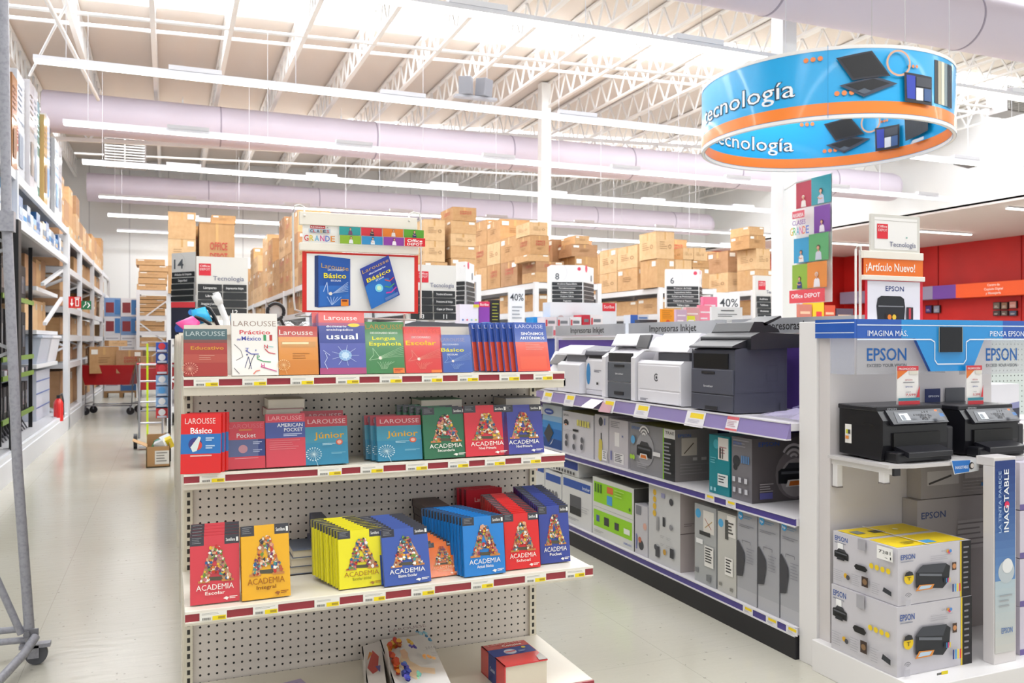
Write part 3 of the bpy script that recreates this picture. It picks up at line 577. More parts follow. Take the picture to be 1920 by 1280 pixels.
o = academia('#e01f1c', 'School', .012, seed=12); place(o, 949, 1014, 1066, 962, Z3, None, 8, 0, 'red academy book reading School, front of its row', GG)
row(o, 13, (.0, .0155, .0022), 'red academy book in the row behind the front School copy', 'red School academy books')
o = academia('#37469a', 'Pocket', .012, seed=13); place(o, 1014, 1070, 1055, 948, Z3, None, 7, 0, 'navy academy book reading Pocket at the right end of the third shelf', GG)
row(o, 13, (.0, .0155, .0025), 'navy academy book in the row behind the front Pocket copy', 'navy Pocket academy books')
lying(546, 610, 1029, 1080, 2.66, Z3, 3, .15, ['#6a7488', '#d8d2c4'], 'book lying in the low pile beside the golden yellow one', 'three books lying on the third shelf', '#d8cfba')
lying(594, 618, 978, 1072, 2.66, Z3, 7, .16, ['#4a5068', '#5c6078'], 'dark book lying in the pile left of the lemon yellow row', 'dark books piled left of the yellow row', '#6a6c80')
lying(800, 846, 948, 1040, 2.66, Z3, 7, .16, ['#5a4a48', '#4b4446'], 'dark book lying in the pile behind the orange row', 'dark books piled behind the orange row', '#6c6260')
o = book('dictionary', .14, .2, .02, '#cf3440', [('text', 'Larousse', .24, .74, .78, .08, '#f0c0bc', 0)], spine='#7c2a30'); place(o, 876, 944, 1010, 916, Z3, 2.76, 4, 0, 'dull red dictionary reading Larousse standing behind the academy rows', GG)
row(o, 2, (-.01, .021, 0), 'dull red dictionary just behind the one reading Larousse', 'dull red dictionaries at the back')
# base deck ---------------------------------------------------------
ZB = .2155
def slab_book(corners, h, design, spine, cover, label, name='dictionary', page='#ded3bf'):
    """thick book lying flat; corners: near-left, near-right, far-right, far-left of the top cover (x,y)"""
    cx = sum(c[0] for c in corners)/4; cy = sum(c[1] for c in corners)/4; g = G(); CVm = M(cover, .18, coat=.6)
    P = [Vector((x, y, 0)) for x, y in corners]; zt = ZB+h
    up = lambda k, z: Vector((P[k].x, P[k].y, z))
    g.hexa([up(0, zt-.004), up(1, zt-.004), up(2, zt-.004), up(3, zt-.004), up(0, zt), up(1, zt), up(2, zt), up(3, zt)], CVm)
    g.hexa([up(0, ZB+.0005), up(1, ZB+.0005), up(2, ZB+.0005), up(3, ZB+.0005), up(0, ZB+.004), up(1, ZB+.004), up(2, ZB+.004), up(3, ZB+.004)], CVm)
    e = (P[1]-P[0]).normalized(); a, b_ = P[0]+e*.004, P[3]+e*.004
    g.hexa([Vector((P[0].x, P[0].y, ZB)), Vector((a.x, a.y, ZB)), Vector((b_.x, b_.y, ZB)), Vector((P[3].x, P[3].y, ZB)), Vector((P[0].x, P[0].y, zt)), Vector((a.x, a.y, zt)), Vector((b_.x, b_.y, zt)), Vector((P[3].x, P[3].y, zt))], CVm)
    U = P[1]-P[0]; V = P[3]-P[0]; fr = Fr(g, up(0, zt), U, V, U.length, V.length, .0003); fr.draw(design)
    fs = Fr(g, up(3, ZB), P[0]-P[3], (0, 0, 1), (P[0]-P[3]).length, h, .0003); fs.draw(spine)
    o = g.build(name, loc=(cx, cy, ZB)); q = G(); i = .006
    I = lambda k: P[k]+(Vector((cx, cy, 0))-P[k])*.03
    q.hexa([Vector((I(k).x, I(k).y, ZB+.004)) for k in range(4)]+[Vector((I(k).x, I(k).y, zt-.004)) for k in range(4)], noisy_pages(page)); q.build('page_block', o)
    return tag(o, label, 'book', GG)
zt = ZB+.085
c = [onZ(946, 1249, zt), onZ(1027, 1235, zt), onZ(982, 1199, zt), onZ(902, 1211, zt)]
slab_book([(p.x, p.y) for p in c], .085, [('rect', 0, .42, 1, .74, '#2c3f86'), ('disc', .45, .56, .14, '#c7ccd8'), ('line', [(.33, .56), (.57, .56)], .05, '#d24a4a'), ('disc', .82, .66, .05, '#e3c22e'), ('text', 'LAROUSSE', .12, .92, .9, .07, '#eca8a4', 0), ('text', 'Concise', .4, .86, .78, .09, '#fff4f0', 1), ('poly', [(.8, .0), (1, .0), (1, .3), (.84, .18)], '#b9b3ad'), ('lines', .62, .46, .8, .54, 2, '#8fa0c8', .5)],
    [('rect', .33, 0, .66, 1, '#2c3a78'), ('text', 'Concise', .4, .6, .4, .16, '#cfd3e2', 1)], '#cf2a30', 'thick red and navy dictionary reading Concise lying on the base deck')
zt = ZB+.07
c = [onZ(744, 1300, zt), onZ(846, 1282, zt), onZ(803, 1188, zt), onZ(712, 1199, zt)]
ART = [('poly', [(.2, .5), (.34, .66), (.44, .64), (.44, .5), (.6, .36), (.84, .3), (.8, .2), (.6, .26), (.42, .16), (.28, .3)], '#efd2b0'), ('poly', [(.32, .72), (.42, .74), (.46, .64), (.4, .54), (.32, .56)], '#f0c6a4')]
_r = random.Random(21)
def blobs(pts, n, r0, r1, cols):
    for i in range(n):
        k = _r.random()*(len(pts)-1); a, b_ = pts[int(k)], pts[int(k)+1]; f = k-int(k); th = _r.uniform(0, 6.28); R = _r.uniform(r0, r1)
        cx, cy = a[0]*(1-f)+b_[0]*f+_r.uniform(-.025, .025), a[1]*(1-f)+b_[1]*f+_r.uniform(-.025, .025)
        ART.append(('poly', [(cx+R*_r.uniform(.6, 1.1)*math.cos(th+6.28*j_/7), cy+R*_r.uniform(.6, 1.1)*math.sin(th+6.28*j_/7)) for j_ in range(7)], _r.choice(cols)))
blobs([(.38, .8), (.24, .84), (.12, .76), (.1, .6), (.16, .44), (.12, .3)], 60, .03, .07, ['#dd4a1e', '#e8641e', '#f0912c', '#c8321c', '#f2b43a', '#e0521e'])
blobs([(.24, .34), (.3, .2), (.16, .14), (.28, .06)], 34, .025, .06, ['#3646a0', '#2a3488', '#5a4fae', '#4a7ac0', '#1f2a6c'])
blobs([(.36, .2), (.44, .1), (.4, .04)], 10, .02, .045, ['#6fae8c', '#8ac8a0', '#5a9a9a'])
blobs([(.46, .7), (.56, .62)], 8, .025, .04, ['#e6b23c', '#f0c85a']); blobs([(.46, .58), (.58, .54)], 7, .015, .035, ['#7a4fa6', '#5a4fae'])
blobs([(.7, .8), (.84, .76), (.92, .66), (.86, .56)], 14, .015, .045, ['#5aa2cc', '#7fc0d8', '#3a88bc', '#a8d8e4'])
blobs([(.6, .32), (.74, .3), (.8, .24)], 7, .02, .04, ['#f0b878', '#eca65a'])
slab_book([(p.x, p.y) for p in c], .07, ART+[('text', 'LAROUSSE', .16, .94, .87, .06, '#a88c90', 0), ('text', '2016', .72, .92, .42, .045, '#7a7478', 0), ('line', [(.66, .4), (.96, .4)], .005, '#8a8488'), ('lines', .78, .26, .93, .34, 3, '#aaa4a4', .4)], [('disc', .5, .5, .2, '#e0d8d0')], '#e9e4e0', 'white encyclopedia with a watercolour woman in orange hair lying on the base deck')
c = [(onZ(700, 1296, zt)), onZ(735, 1288, zt), onZ(722, 1196, zt), onZ(686, 1207, zt)]
slab_book([(p.x-.012, p.y+.01) for p in c], .06, [('poly', [(.15, .5), (.6, .86), (.9, .7), (.7, .4), (.4, .36)], '#cf5048'), ('poly', [(.2, .66), (.4, .84), (.6, .8)], '#e28a3c'), ('poly', [(.6, .5), (.9, .5), (.8, .36)], '#6f62a8')], [('disc', .5, .5, .2, '#d8d0c8')], '#ddd6d2', 'white encyclopedia partly hidden behind the watercolour one')
def magazine(px, py, w_, d, rz, base, des, label):
    p = onZ(px, py, ZB); g = G(); g.box((-w_/2, -d/2, 0), (w_/2, d/2, .006), base); fr = Fr(g, (-w_/2, -d/2, .006), (1, 0, 0), (0, 1, 0), w_, d, .0004); fr.draw(des)
    o = g.build('magazine', loc=(0, 0, 0)); tag(o, label, 'magazine', 'magazines lying on the base deck'); q = G(); q.box((-w_/2+.001, -d/2+.001, .001), (w_/2-.001, d/2-.001, .005), '#d8d2c8'); q.build('page_block', o); o.location = (p.x, p.y, ZB+.001); o.rotation_euler = (0, 0, rz)
magazine(530, 1312, .2, .21, .25, '#b9a8cc', [('rect', .1, .3, .9, .9, '#a898c0'), ('lines', .1, .05, .6, .2, 3, '#8878a8', .4)], 'lilac magazine lying at the left of the base deck')
magazine(405, 1320, .14, .15, .1, '#d8d0c6', [('poly', [(.3, .6), (.6, 1), (.9, .5)], '#d8cfc0'), ('rect', .2, .75, .32, .97, '#e8c81c')], 'pale magazine with a yellow mark at the left corner of the base deck')
magazine(640, 1320, .17, .2, -.1, '#cdbfa8', [('poly', [(.1, .8), (.7, .95), (.95, .6), (.5, .7)], '#5f8fb4'), ('poly', [(.5, .4), (.9, .6), (.8, .2)], '#7d6aa0')], 'tan magazine with blue artwork lying near the encyclopedias')
# ------------------------------------------------------------------ the framed sign above the end cap
t = T('sign_frame', 'red bordered dictionary poster in a cream wire sign frame above the gondola', 'sign', (.65, 2.84, GT))
ys = 2.80
p0 = onY(567, 585, ys); p1 = onY(784, 588, ys); pt = onY(566, 473, ys)
zb, zt_ = p0.z, onY(784, 479, ys).z; x0, x1 = p0.x, p1.x
g = G(); g.box((x0, ys, zb), (x1, ys+.004, zt_), M('#d8281e', .4)); fr = Fr(g, (x0, ys, zb), (1, 0, 0), (0, 0, 1), x1-x0, zt_-zb, .0006)
fr.rect(.035, .03, .965, .965, M('#f0eeec', .35))
fr.poly([(.1, .09), (.13, .08), (.13, .94), (.1, .93)], '#22386e'); fr.poly([(.13, .08), (.4, .12), (.4, .9), (.13, .94)], '#1f55a8'); fr.poly([(.14, .1), (.39, .13), (.39, .45), (.14, .44)], '#2c6cbf')
fr.text('Larousse', .155, .385, .77, .08, '#c9a35e', 0, sl=-.1); fr.text('DICCIONARIO', .21, .34, .69, .032, '#e8ecf4', 1); fr.text('Básico', .175, .365, .57, .085, '#f5e41a', 1); fr.text('ESCOLAR', .235, .32, .515, .03, '#e8ecf4', 1)
for i in range(6): fr.line([(.23+.003*i, .31), (.38, .36+.03*i)], .004, '#a9c2e8')
fr.disc(.23, .31, .014, '#e8dfd0'); fr.line([(.17, .34), (.2, .5), (.21, .3)], .005, '#bcd0ee')
for i in range(5): fr.line([(.24, .12), (.2+.03*i, .26)], .005, '#9fbce6')
fr.rect(.315, .11, .38, .22, '#e8861e'); fr.lines(.325, .17, .37, .21, 1, '#7a2c10', .7)
Q = lambda a, b_: (.49+a*.225-b_*-.0, 0)
A_, B_, D_ = (.575, .06), (.825, .31), (.475, .73)     # tilted cover: bottom-left, bottom-right, top-left
TB = lambda a, b_: (A_[0]+a*(B_[0]-A_[0])+b_*(D_[0]-A_[0]), A_[1]+a*(B_[1]-A_[1])+b_*(D_[1]-A_[1]))
fr.poly([TB(0, 0), TB(1, 0), TB(1, 1), TB(0, 1)], '#2b3f9c'); fr.poly([TB(0, 0), TB(.9, 0), TB(.8, .5), TB(.3, .66), TB(0, .55)], '#2270c4'); fr.disc(*TB(.42, .38), .035, '#7fd6ee'); fr.disc(*TB(.42, .38), .02, '#c8ecc8')
U_ = fr.U*((B_[0]-A_[0])*fr.w)+fr.V*((B_[1]-A_[1])*fr.h); V_ = fr.U*((D_[0]-A_[0])*fr.w)+fr.V*((D_[1]-A_[1])*fr.h)
f2 = Fr(g, fr.P(*A_), U_, V_, U_.length, V_.length, .0006); f2.k = fr.k
f2.o = fr.P(*A_, 0); f2.N = fr.N; f2.text('Larousse', .04, .95, .86, .09, '#c9a35e', 0); f2.text('diccionario', .22, .8, .77, .045, '#e8ecf4', 1); f2.text('Básico', .1, .92, .62, .1, '#f2df1c', 1); f2.text('ESCOLAR', .38, .66, .56, .04, '#e8ecf4', 1)
f2.line([(.66, .5), (.8, .42), (.95, .46)], .03, '#d8483a'); f2.line([(.6, .36), (.75, .28), (.92, .32)], .03, '#4aa05a'); f2.line([(.58, .2), (.75, .16), (.95, .22)], .04, '#c0389a'); f2.rect(.5, .03, .95, .1, '#5a78b8')
g.build('poster', t)
# cream rails and the school-season strip
zr0, zr1 = onY(640, 472, ys).z, onY(640, 460, ys).z
WR = M('#eee7da', .4)
xl, xr = x0-.01, x1+.0
g = G(); g.box((xl, ys-.008, zr0), (xr, ys+.012, zr1+.004), WR); g.build('lower_rail', t, bevel=.002)
za, zb2 = onY(640, 425, ys).z, onY(640, 401, ys).z
g = G(); g.box((xl, ys-.008, za), (xr-.005, ys+.012, zb2), WR); g.build('upper_rail', t, bevel=.002)
g = G(); xs1 = onY(793, 440, ys-.004).x; g.box((x0, ys-.004, zr1+.004), (xs1, ys-.001, za), M('#efece6', .4)); fr = Fr(g, (x0, ys-.004, zr1+.004), (1, 0, 0), (0, 0, 1), xs1-x0, za-zr1-.004, .0005)
fr.rect(.06, .82, .18, .99, '#c8202c'); fr.text('REGRESA', .065, .175, .86, .08, '#fff', 1); fr.text('A', .19, .205, .86, .08, '#666', 1); fr.rect(.05, .58, .22, .8, '#b8c8d8')
for i, (ch, c_) in enumerate(zip('CLASES', ['#2c2c34', '#c8372c', '#2c2c34', '#d8a020', '#2c2c34', '#c8372c'])): fr.text(ch, .058+.026*i, .08+.026*i, .6, .16, c_, 1)
for i, (ch, c_) in enumerate(zip('GRANDE', ['#c8323c', '#d8c03a', '#5aa8c8', '#c83c8a', '#4a6ac0', '#d88a3c'])): fr.text(ch, .01+.042*i, .045+.042*i, .1, .34, c_, 1)
tl = [('#2f9a9a', '#7a4a68', '#5a3428'), ('#d0303c', '#3a3440', '#6a3a2c'), ('#e07a24', '#e8e0da', '#8a5a3a'), ('#5aa02c', '#2f3c6c', '#4a3428'), ('#8ab02c', '#e2e2e8', '#3a2a22'), ('#2f8ac0', '#e8eef2', '#2a1c1a'), ('#8a3a9c', '#f0e6ee', '#5a2c24')]
for i, (bg, sh_, hr) in enumerate(tl):
    cc, rr = (i, 0) if i < 4 else (i-4, 1); u0 = .29+.178*cc; v0 = .52 if rr == 0 else .0
    fr.rect(u0, v0, u0+.172, v0+.47, bg); fr.person(u0+.09, v0+.02, .055, sh_, hr, arm=i % 2)
fr.rect(.29+.178*3, 0, 1, .49, '#d8202c'); fr.text('Office', .845, .975, .24, .17, '#fff', 1); fr.text('DEPOT', .845, .975, .05, .14, '#fff', 1)
g.build('header_strip', t)
g = G(); g.tube([onY(566, 585, ys+.02), onY(553, 580, ys+.02), onY(551, 560, ys+.02), onY(549, 400, ys+.02), onY(553, 386, ys+.02), onY(562, 384, ys+.02), onY(570, 388, ys+.02), onY(571, 405, ys-.01)], .0035, M('#dedad4', .3), 8)
g.tube([onY(572, 586, ys+.02), onY(553, 592, ys+.02), onY(780, 600, ys+.02)], .003, M('#dedad4', .3), 8); g.build('wire_frame', t)
g = G(); g.tube([onY(789, 470, ys+.02), onY(789, 412, ys+.02), onY(786, 400, ys+.02), onY(775, 398, ys+.02), onY(767, 402, ys+.02), onY(767, 415, ys-.01)], .0035, M('#dedad4', .3), 8); g.tube([onY(789, 596, ys+.02), onY(789, 470, ys+.02)], .0035, M('#dedad4', .3), 8); g.build('wire_frame', t)
for px in (600, 760):
    a = onY(px, 600, ys+.02); g = G(); g.cyl((a.x, ys+.03, zb-.0), (a.x, ys+.055, GT-.02), .004, M('#dedad4', .3), 8); g.build('stand', t)
# ------------------------------------------------------------------ printer gondola along the right-hand aisle
XF, XB, YN, YE = 2.36, 2.86, 2.735, 7.6
LILAC = M('#8a7bb0', .25, coat=.4); PURP = M('#4a3f8c', .35); WSH = M('#e4e1e4', .35); BLK = M('#1b1a1f', .5)
pg = T('gondola_shelving', 'white printer gondola with purple price strips running along the aisle', 'shelving unit', (2.6, 5, 0))
g = G(); g.box((XF+.0, YN, 0), (XF+.03, YE, .095), BLK); g.box((XF+.03, YN, 0), (XB, YE, .09), BLK); g.build('kick_plate', pg)
SECT = [onX(1376, 600, XB).y, onX(1183, 600, XB).y, onX(1046, 600, XB).y]
g = G(); g.box((XB, YN, .1), (XB+.03, YE, 1.3), M('#5b3f9a', .4)); g.build('back_panel', pg)
def pshelf(z, strip, xf, y0, col, label, tilt=0, spans=(), rail=.012):
    g = G(); g.box((xf+.004, y0, z-.03), (XB, YE, z), WSH); sh = g.build('shelf', pg); sh['label'] = label
    g = G(); g.prism([(xf-tilt, y0-.001, z-strip), (xf+.004, y0-.001, z-strip), (xf+.004, y0-.001, z), (xf, y0-.001, z)], (0, YE-y0, 0), col)
    g.box((xf-.004, y0, z-.001), (xf+.004, YE, z+.004), WSH); g.box((xf-tilt-.004, y0, z-strip-.006), (xf+.006, YE, z-strip), WSH); g.build('price_channel', sh)
    for i, (a, b_, kind) in enumerate(spans):
        ya, yb = onX(a, 800, xf).y, onX(b_, 800, xf).y; g = G(); n = Vector((-strip, 0, -tilt)).normalized(); V = Vector((tilt, 0, strip)).normalized(); L = math.hypot(strip, tilt)
        o0 = Vector((xf-tilt, ya, z-strip))+n*.003; fr = Fr(g, o0, (0, -1, 0), V, ya-yb, L, .0006); fr.N = n
        v0 = -.15 if kind == 1 else .02
        g.hexa([fr.P(0, v0, -3), fr.P(1, v0, -3), fr.P(1, 1, -3), fr.P(0, 1, -3), fr.P(0, v0, 0), fr.P(1, v0, 0), fr.P(1, 1, 0), fr.P(0, 1, 0)], '#e9e6ea')
        if kind == 2: fr.rect(0, .78, 1, 1, '#d8606a'); fr.rect(0, .02, 1, .16, '#d8606a'); fr.lines(.1, .25, .9, .7, 4, '#c8a8b4', .5)
        else: fr.rect(.22, .5, .92, .88, '#f0d21c'); fr.lines(.15, .1, .8, .4, 3, '#b8b4c4', .4, i)
        g.build('price_label', sh)
    return sh
sh = pshelf(.957, .062, XF-.01, YN+.02, LILAC, 'top display shelf with wide lilac price strip', .018, [(1021, 1038, 1), (1062, 1080, 1), (1133, 1155, 1), (1194, 1220, 1), (1290, 1325, 1), (1366, 1388, 2)])
g = G(); a, b_ = onX(1104, 775, XF-.03), onX(1127, 775, XF-.03); g.poly([(XF-.01, a.y, .95), (XF-.01, b_.y, .95), (XF-.07, b_.y+.03, .9), (XF-.07, a.y+.03, .9)], M('#f4f2f2', .6)); g.poly([(XF-.01, b_.y, .955), (XF-.01, b_.y-.12, .955), (XF-.04, b_.y-.12, .885), (XF-.05, b_.y, .885)], M('#c99aa4', .5)); g.build('loose_tag', sh)
pshelf(.572, .028, XF, YN+.0, PURP, 'middle shelf with narrow purple strip', 0, [(1323, 1340, 0), (1362, 1380, 0)])
pshelf(.128, .03, XF, YN, PURP, 'bottom deck with narrow purple strip', 0, [(1394, 1412, 0), (1437, 1458, 0), (1475, 1496, 0)])
UPS = slotted('#e6e4e8', off=0, axis='Y', c=-99)
for i, y in enumerate([YN+.02]+SECT+[YE]):
    g = G(); g.box((XB-.02, y-.015, .1), (XB+.03, y+.015, 1.335), WSH); g.build('upright', pg)
ends = [YN+.02]+SECT+[YE]
SIGN = noisy('brushed_sign', '#b3b5b8', '#9fa1a6', 2, .3)
for i in range(4):
    y0, y1 = ends[i]+.03, ends[i+1]-.03
    g = G(); g.box((XB-.03, y0-.01, 1.318), (XB+.0, y1+.01, 1.332), WSH); g.build('cross_rail', pg)
    g = G(); g.box((XB-.035, y0, 1.333), (XB-.025, y1, 1.41), SIGN); fr = Fr(g, (XB-.035, y1, 1.333), (0, -1, 0), (0, 0, 1), y1-y0, .077, .0006)
    if i == 0: fr.text('Impresoras Laser', .27, 1.35, .24, .56, '#101012', .013, 'l')
    elif i < 3: fr.text('Impresoras Inkjet', .25, .74, .24, .56, '#101012', .013)
    s = g.build('header_sign', pg); s['label'] = 'silver header sign'
g = G(); y0, y1 = SECT[1]+.03, SECT[2]-.03; fr = Fr(g, (XB, y1, 1.16), (0, -1, 0), (0, 0, 1), y1-y0, .13, .001); fr.text('Profesionales', .16, .78, .15, .6, '#7f68b0', .01); g.build('lettering', pg)
g = G(); g.box((XB-.006, SECT[2]+.02, .96), (XB, YE-.02, 1.31), M('#1f3f9a', .4)); g.build('back_panel', pg)
# --- laser printers, fronts facing the aisle (-X)
def body(name, t, pts, y0, y1, mat, bev=.006):     # outline in the XZ plane swept from y0 to y1
    g = G(); g.prism([(x, y0, z) for x, z in pts], (0, y1-y0, 0), mat); return g.build(name, t, bevel=bev)
DK, DK2 = M('#444652', .42), M('#202127', .42)
def yx(px, x=2.40): return onX(px, 700, x).y
zt = .958
# large dark multifunction printer
y1, y0 = yx(1296), yx(1377); t = T('laser_printer', 'big dark grey multifunction laser printer with raised document feeder', 'printer', (2.55, y0, zt))
body('body', t, [(2.40, zt+.004), (2.70, zt+.004), (2.70, 1.265), (2.47, 1.265), (2.405, 1.255)], y0, y1, DK, .008)
W = y1-y0
def inset(name, t, ya, yb, za, zb, xf, mat, d=.004, bev=0):
    g = G(); g.box((xf-d, ya, za), (xf+.002, yb, zb), mat); return g.build(name, t, bevel=bev)
inset('paper_output', t, y0+.14*W, y0+.94*W, 1.165, 1.235, 2.403, M('#0e0e12', .3), .003)
inset('front_panel', t, y0+.02*W, y0+.98*W, 1.045, 1.16, 2.402, M('#50525f', .4), .006, .002)
inset('cassette_tray', t, y0+.02*W, y0+.98*W, .965, 1.04, 2.402, M('#4b4d59', .4), .006, .002)
inset('tray_handle', t, y0+.36*W, y0+.64*W, .968, .985, 2.396, BLK, .003); inset('latch', t, y0+.42*W, y0+.72*W, 1.138, 1.15, 2.396, BLK, .003)
g = G(); fr = Fr(g, (2.3945, y1, .965), (0, -1, 0), (0, 0, 1), W, .2, .001); fr.text('brother', .33, .55, .55, .055, '#d6d6da', 1); fr.k = 2; g.build('logo', t)
body('control_panel', t, [(2.385, 1.262), (2.52, 1.262), (2.52, 1.315), (2.47, 1.30), (2.39, 1.272)], y0+.0, y1, DK2, .004)
body('scanner', t, [(2.47, 1.255), (2.79, 1.265), (2.80, 1.30), (2.78, 1.325), (2.52, 1.335), (2.47, 1.315)], y0-.03, y1+.02, DK2, .008)
body('document_feeder', t, [(2.52, 1.335), (2.70, 1.335), (2.69, 1.352), (2.60, 1.385), (2.55, 1.385)], y0+.05, y1, DK2, .006)
body('feeder_tray', t, [(2.60, 1.378), (2.615, 1.366), (2.71, 1.408), (2.705, 1.416)], y0+.05, y0+.22, M('#17171b', .35), .002)
g = G(); fr = Fr(g, (2.40, y0, zt), (1, 0, 0), (0, 0, 1), .3, .3, .001)
for q in ((.0, .32, 1, .325), (.96, .02, .965, .9)): fr.rect(*q, '#3c3e48')
fr.ring(.0, .0, .001, .0005, '#3c3e48'); fr.line([(.6, .5), (.8, .5), (.8, .74), (.6, .74), (.6, .5)], .006, '#3d3f4a'); fr.rect(.84, .02, .855, .16, '#2d2e36'); g.build('side_seams', t)
# white printer with tilted touch screen
LW, LW2 = M('#e7e5ea', .35), M('#d2d0d8', .35)
y1, y0 = yx(1196), yx(1277); W = y1-y0; t = T('laser_printer', 'white laser printer with a small tilted touch screen and round logo', 'printer', (2.55, y0, zt))
body('body', t, [(2.40, zt+.004), (2.68, zt+.004), (2.68, 1.19), (2.42, 1.19), (2.40, 1.175)], y0, y1, LW, .012)
inset('front_panel', t, y0+.03*W, y0+.97*W, 1.035, 1.165, 2.402, LW, .005, .003); inset('cassette_tray', t, y0+.03*W, y0+.97*W, .967, 1.028, 2.402, LW, .005, .003)
g = G(); fr = Fr(g, (2.397, y1, .965), (0, -1, 0), (0, 0, 1), W, .2, .001); fr.ring(.46, .68, .05, .014, '#33333a', 16, .8, 5.6); fr.disc(.47, .68, .018, '#33333a'); fr.lines(.08, .03, .28, .1, 3, '#8a8a94', .6); g.build('logo', t)
body('scanner_column', t, [(2.50, 1.18), (2.70, 1.18), (2.70, 1.30), (2.56, 1.30)], y0+.05, y1+.03, LW, .008)
body('output_bay', t, [(2.47, 1.19), (2.60, 1.19), (2.60, 1.232), (2.47, 1.232)], y0+.03, y1-.10, M('#6f7078', .5), .002)
body('scanner_lid', t, [(2.42, 1.235), (2.72, 1.235), (2.72, 1.29), (2.50, 1.315), (2.44, 1.262)], y0-.02, y1-.03, LW, .008)
body('document_feeder', t, [(2.5, 1.29), (2.66, 1.285), (2.66, 1.32), (2.54, 1.335)], y0+.03, y1-.05, LW, .008)
body('touch_screen', t, [(2.385, 1.255), (2.395, 1.25), (2.425, 1.325), (2.415, 1.33)], y1-.12, y1-.0, M('#3b3c42', .2), .003)
# white framed grey-front printer
MG = M('#5f636b', .4)
y1, y0 = yx(1132), yx(1193); W = y1-y0; t = T('laser_printer', 'tall printer with dark grey front inside a white sloping frame', 'printer', (2.55, y0, zt))
body('body', t, [(2.41, zt+.004), (2.74, zt+.004), (2.74, 1.24), (2.55, 1.27), (2.43, 1.225), (2.41, 1.19)], y0, y1, LW, .012)
for a, b2 in ((y0-.003, y0+.04), (y1-.04, y1+.003)): body('side_frame', t, [(2.39, zt+.004), (2.5, zt+.004), (2.56, 1.27), (2.48, 1.26), (2.39, 1.2)], a, b2, LW, .006)
inset('front_panel', t, y0+.045, y1-.045, 1.06, 1.17, 2.408, MG, .006, .002); inset('cassette_tray', t, y0+.045, y1-.045, .965, 1.055, 2.408, MG, .006, .002)
inset('tray_handle', t, y0+.38*W, y0+.66*W, .985, 1.003, 2.402, BLK, .004); inset('latch', t, y0+.36*W, y0+.66*W, 1.145, 1.158, 2.402, BLK, .004)
inset('paper_output', t, y0+.06, y1-.05, 1.175, 1.225, 2.415, M('#1d1e22', .4), .01)
g = G(); fr = Fr(g, (2.40, y1, .965), (0, -1, 0), (0, 0, 1), W, .2, .001); fr.text('brother', .38, .62, .68, .05, '#e2e2e6', 1); g.build('logo', t)
body('scanner_lid', t, [(2.45, 1.265), (2.75, 1.245), (2.75, 1.29), (2.52, 1.335), (2.49, 1.335)], y0-.0, y1, LW, .008)
# samsung small
y1, y0 = yx(1091), yx(1130); W = y1-y0; t = T('laser_printer', 'small white laser printer with dark top and oval blue sticker', 'printer', (2.55, y0, zt))
g = G(); g.box((2.43, y0-.02, zt+.004), (2.72, y1, .99), LW2); g.build('base', t, bevel=.004)
body('body', t, [(2.43, .99), (2.72, .99), (2.72, 1.2), (2.45, 1.2), (2.43, 1.17)], y0, y1, LW, .008)
body('output_bay', t, [(2.44, 1.175), (2.6, 1.175), (2.6, 1.205), (2.44, 1.205)], y0-.001, y1-.02, M('#2a2a30'), .002)
body('scanner_lid', t, [(2.42, 1.205), (2.72, 1.215), (2.72, 1.245), (2.43, 1.235)], y0-.02, y1, M('#4d4e58', .4), .006)
g = G(); fr = Fr(g, (2.43, y1, .99), (0, -1, 0), (0, 0, 1), W, .18, .001); fr.poly([(.06+.1*math.cos(a)+.06, .55+.38*math.sin(a)) for a in [i*.5236 for i in range(12)]], '#3a8cc8'); fr.lines(.4, .6, .75, .7, 2, '#8a8a94', .5); fr.rect(.52, .2, .6, .28, '#333'); g.build('sticker', t)
# far white ones
y1, y0 = yx(1048), yx(1089); t = T('laser_printer', 'white laser printer with flip-up lid left of the small dark-topped one', 'printer', (2.55, y0, zt))
body('body', t, [(2.39, zt+.004), (2.72, zt+.004), (2.72, 1.16), (2.42, 1.16), (2.39, 1.14)], y0, y1, LW, .008); inset('handle', t, y1-.12, y1-.08, 1.0, 1.05, 2.392, BLK, .002)
body('output_bay', t, [(2.44, 1.16), (2.6, 1.16), (2.6, 1.205), (2.44, 1.205)], y0+.01, y1-.04, M('#8b8b92'), .002)
body('scanner_lid', t, [(2.40, 1.205), (2.74, 1.205), (2.74, 1.25), (2.50, 1.265), (2.42, 1.24)], y0, y1+.03, LW, .008)
y1, y0 = yx(1016), yx(1046); t = T('laser_printer', 'white printer with dark display half hidden behind the synonyms dictionaries', 'printer', (2.55, y0, zt))
body('body', t, [(2.38, zt+.004), (2.72, zt+.004), (2.72, 1.12), (2.5, 1.15), (2.38, 1.0)], y0, y1, LW, .008); body('scanner_lid', t, [(2.46, 1.15), (2.74, 1.15), (2.74, 1.21), (2.5, 1.22)], y0, y1, LW, .008)
body('touch_screen', t, [(2.43, 1.14), (2.44, 1.13), (2.49, 1.19), (2.48, 1.2)], y0+.02, y0+.2, M('#3b3c42', .2), .002)
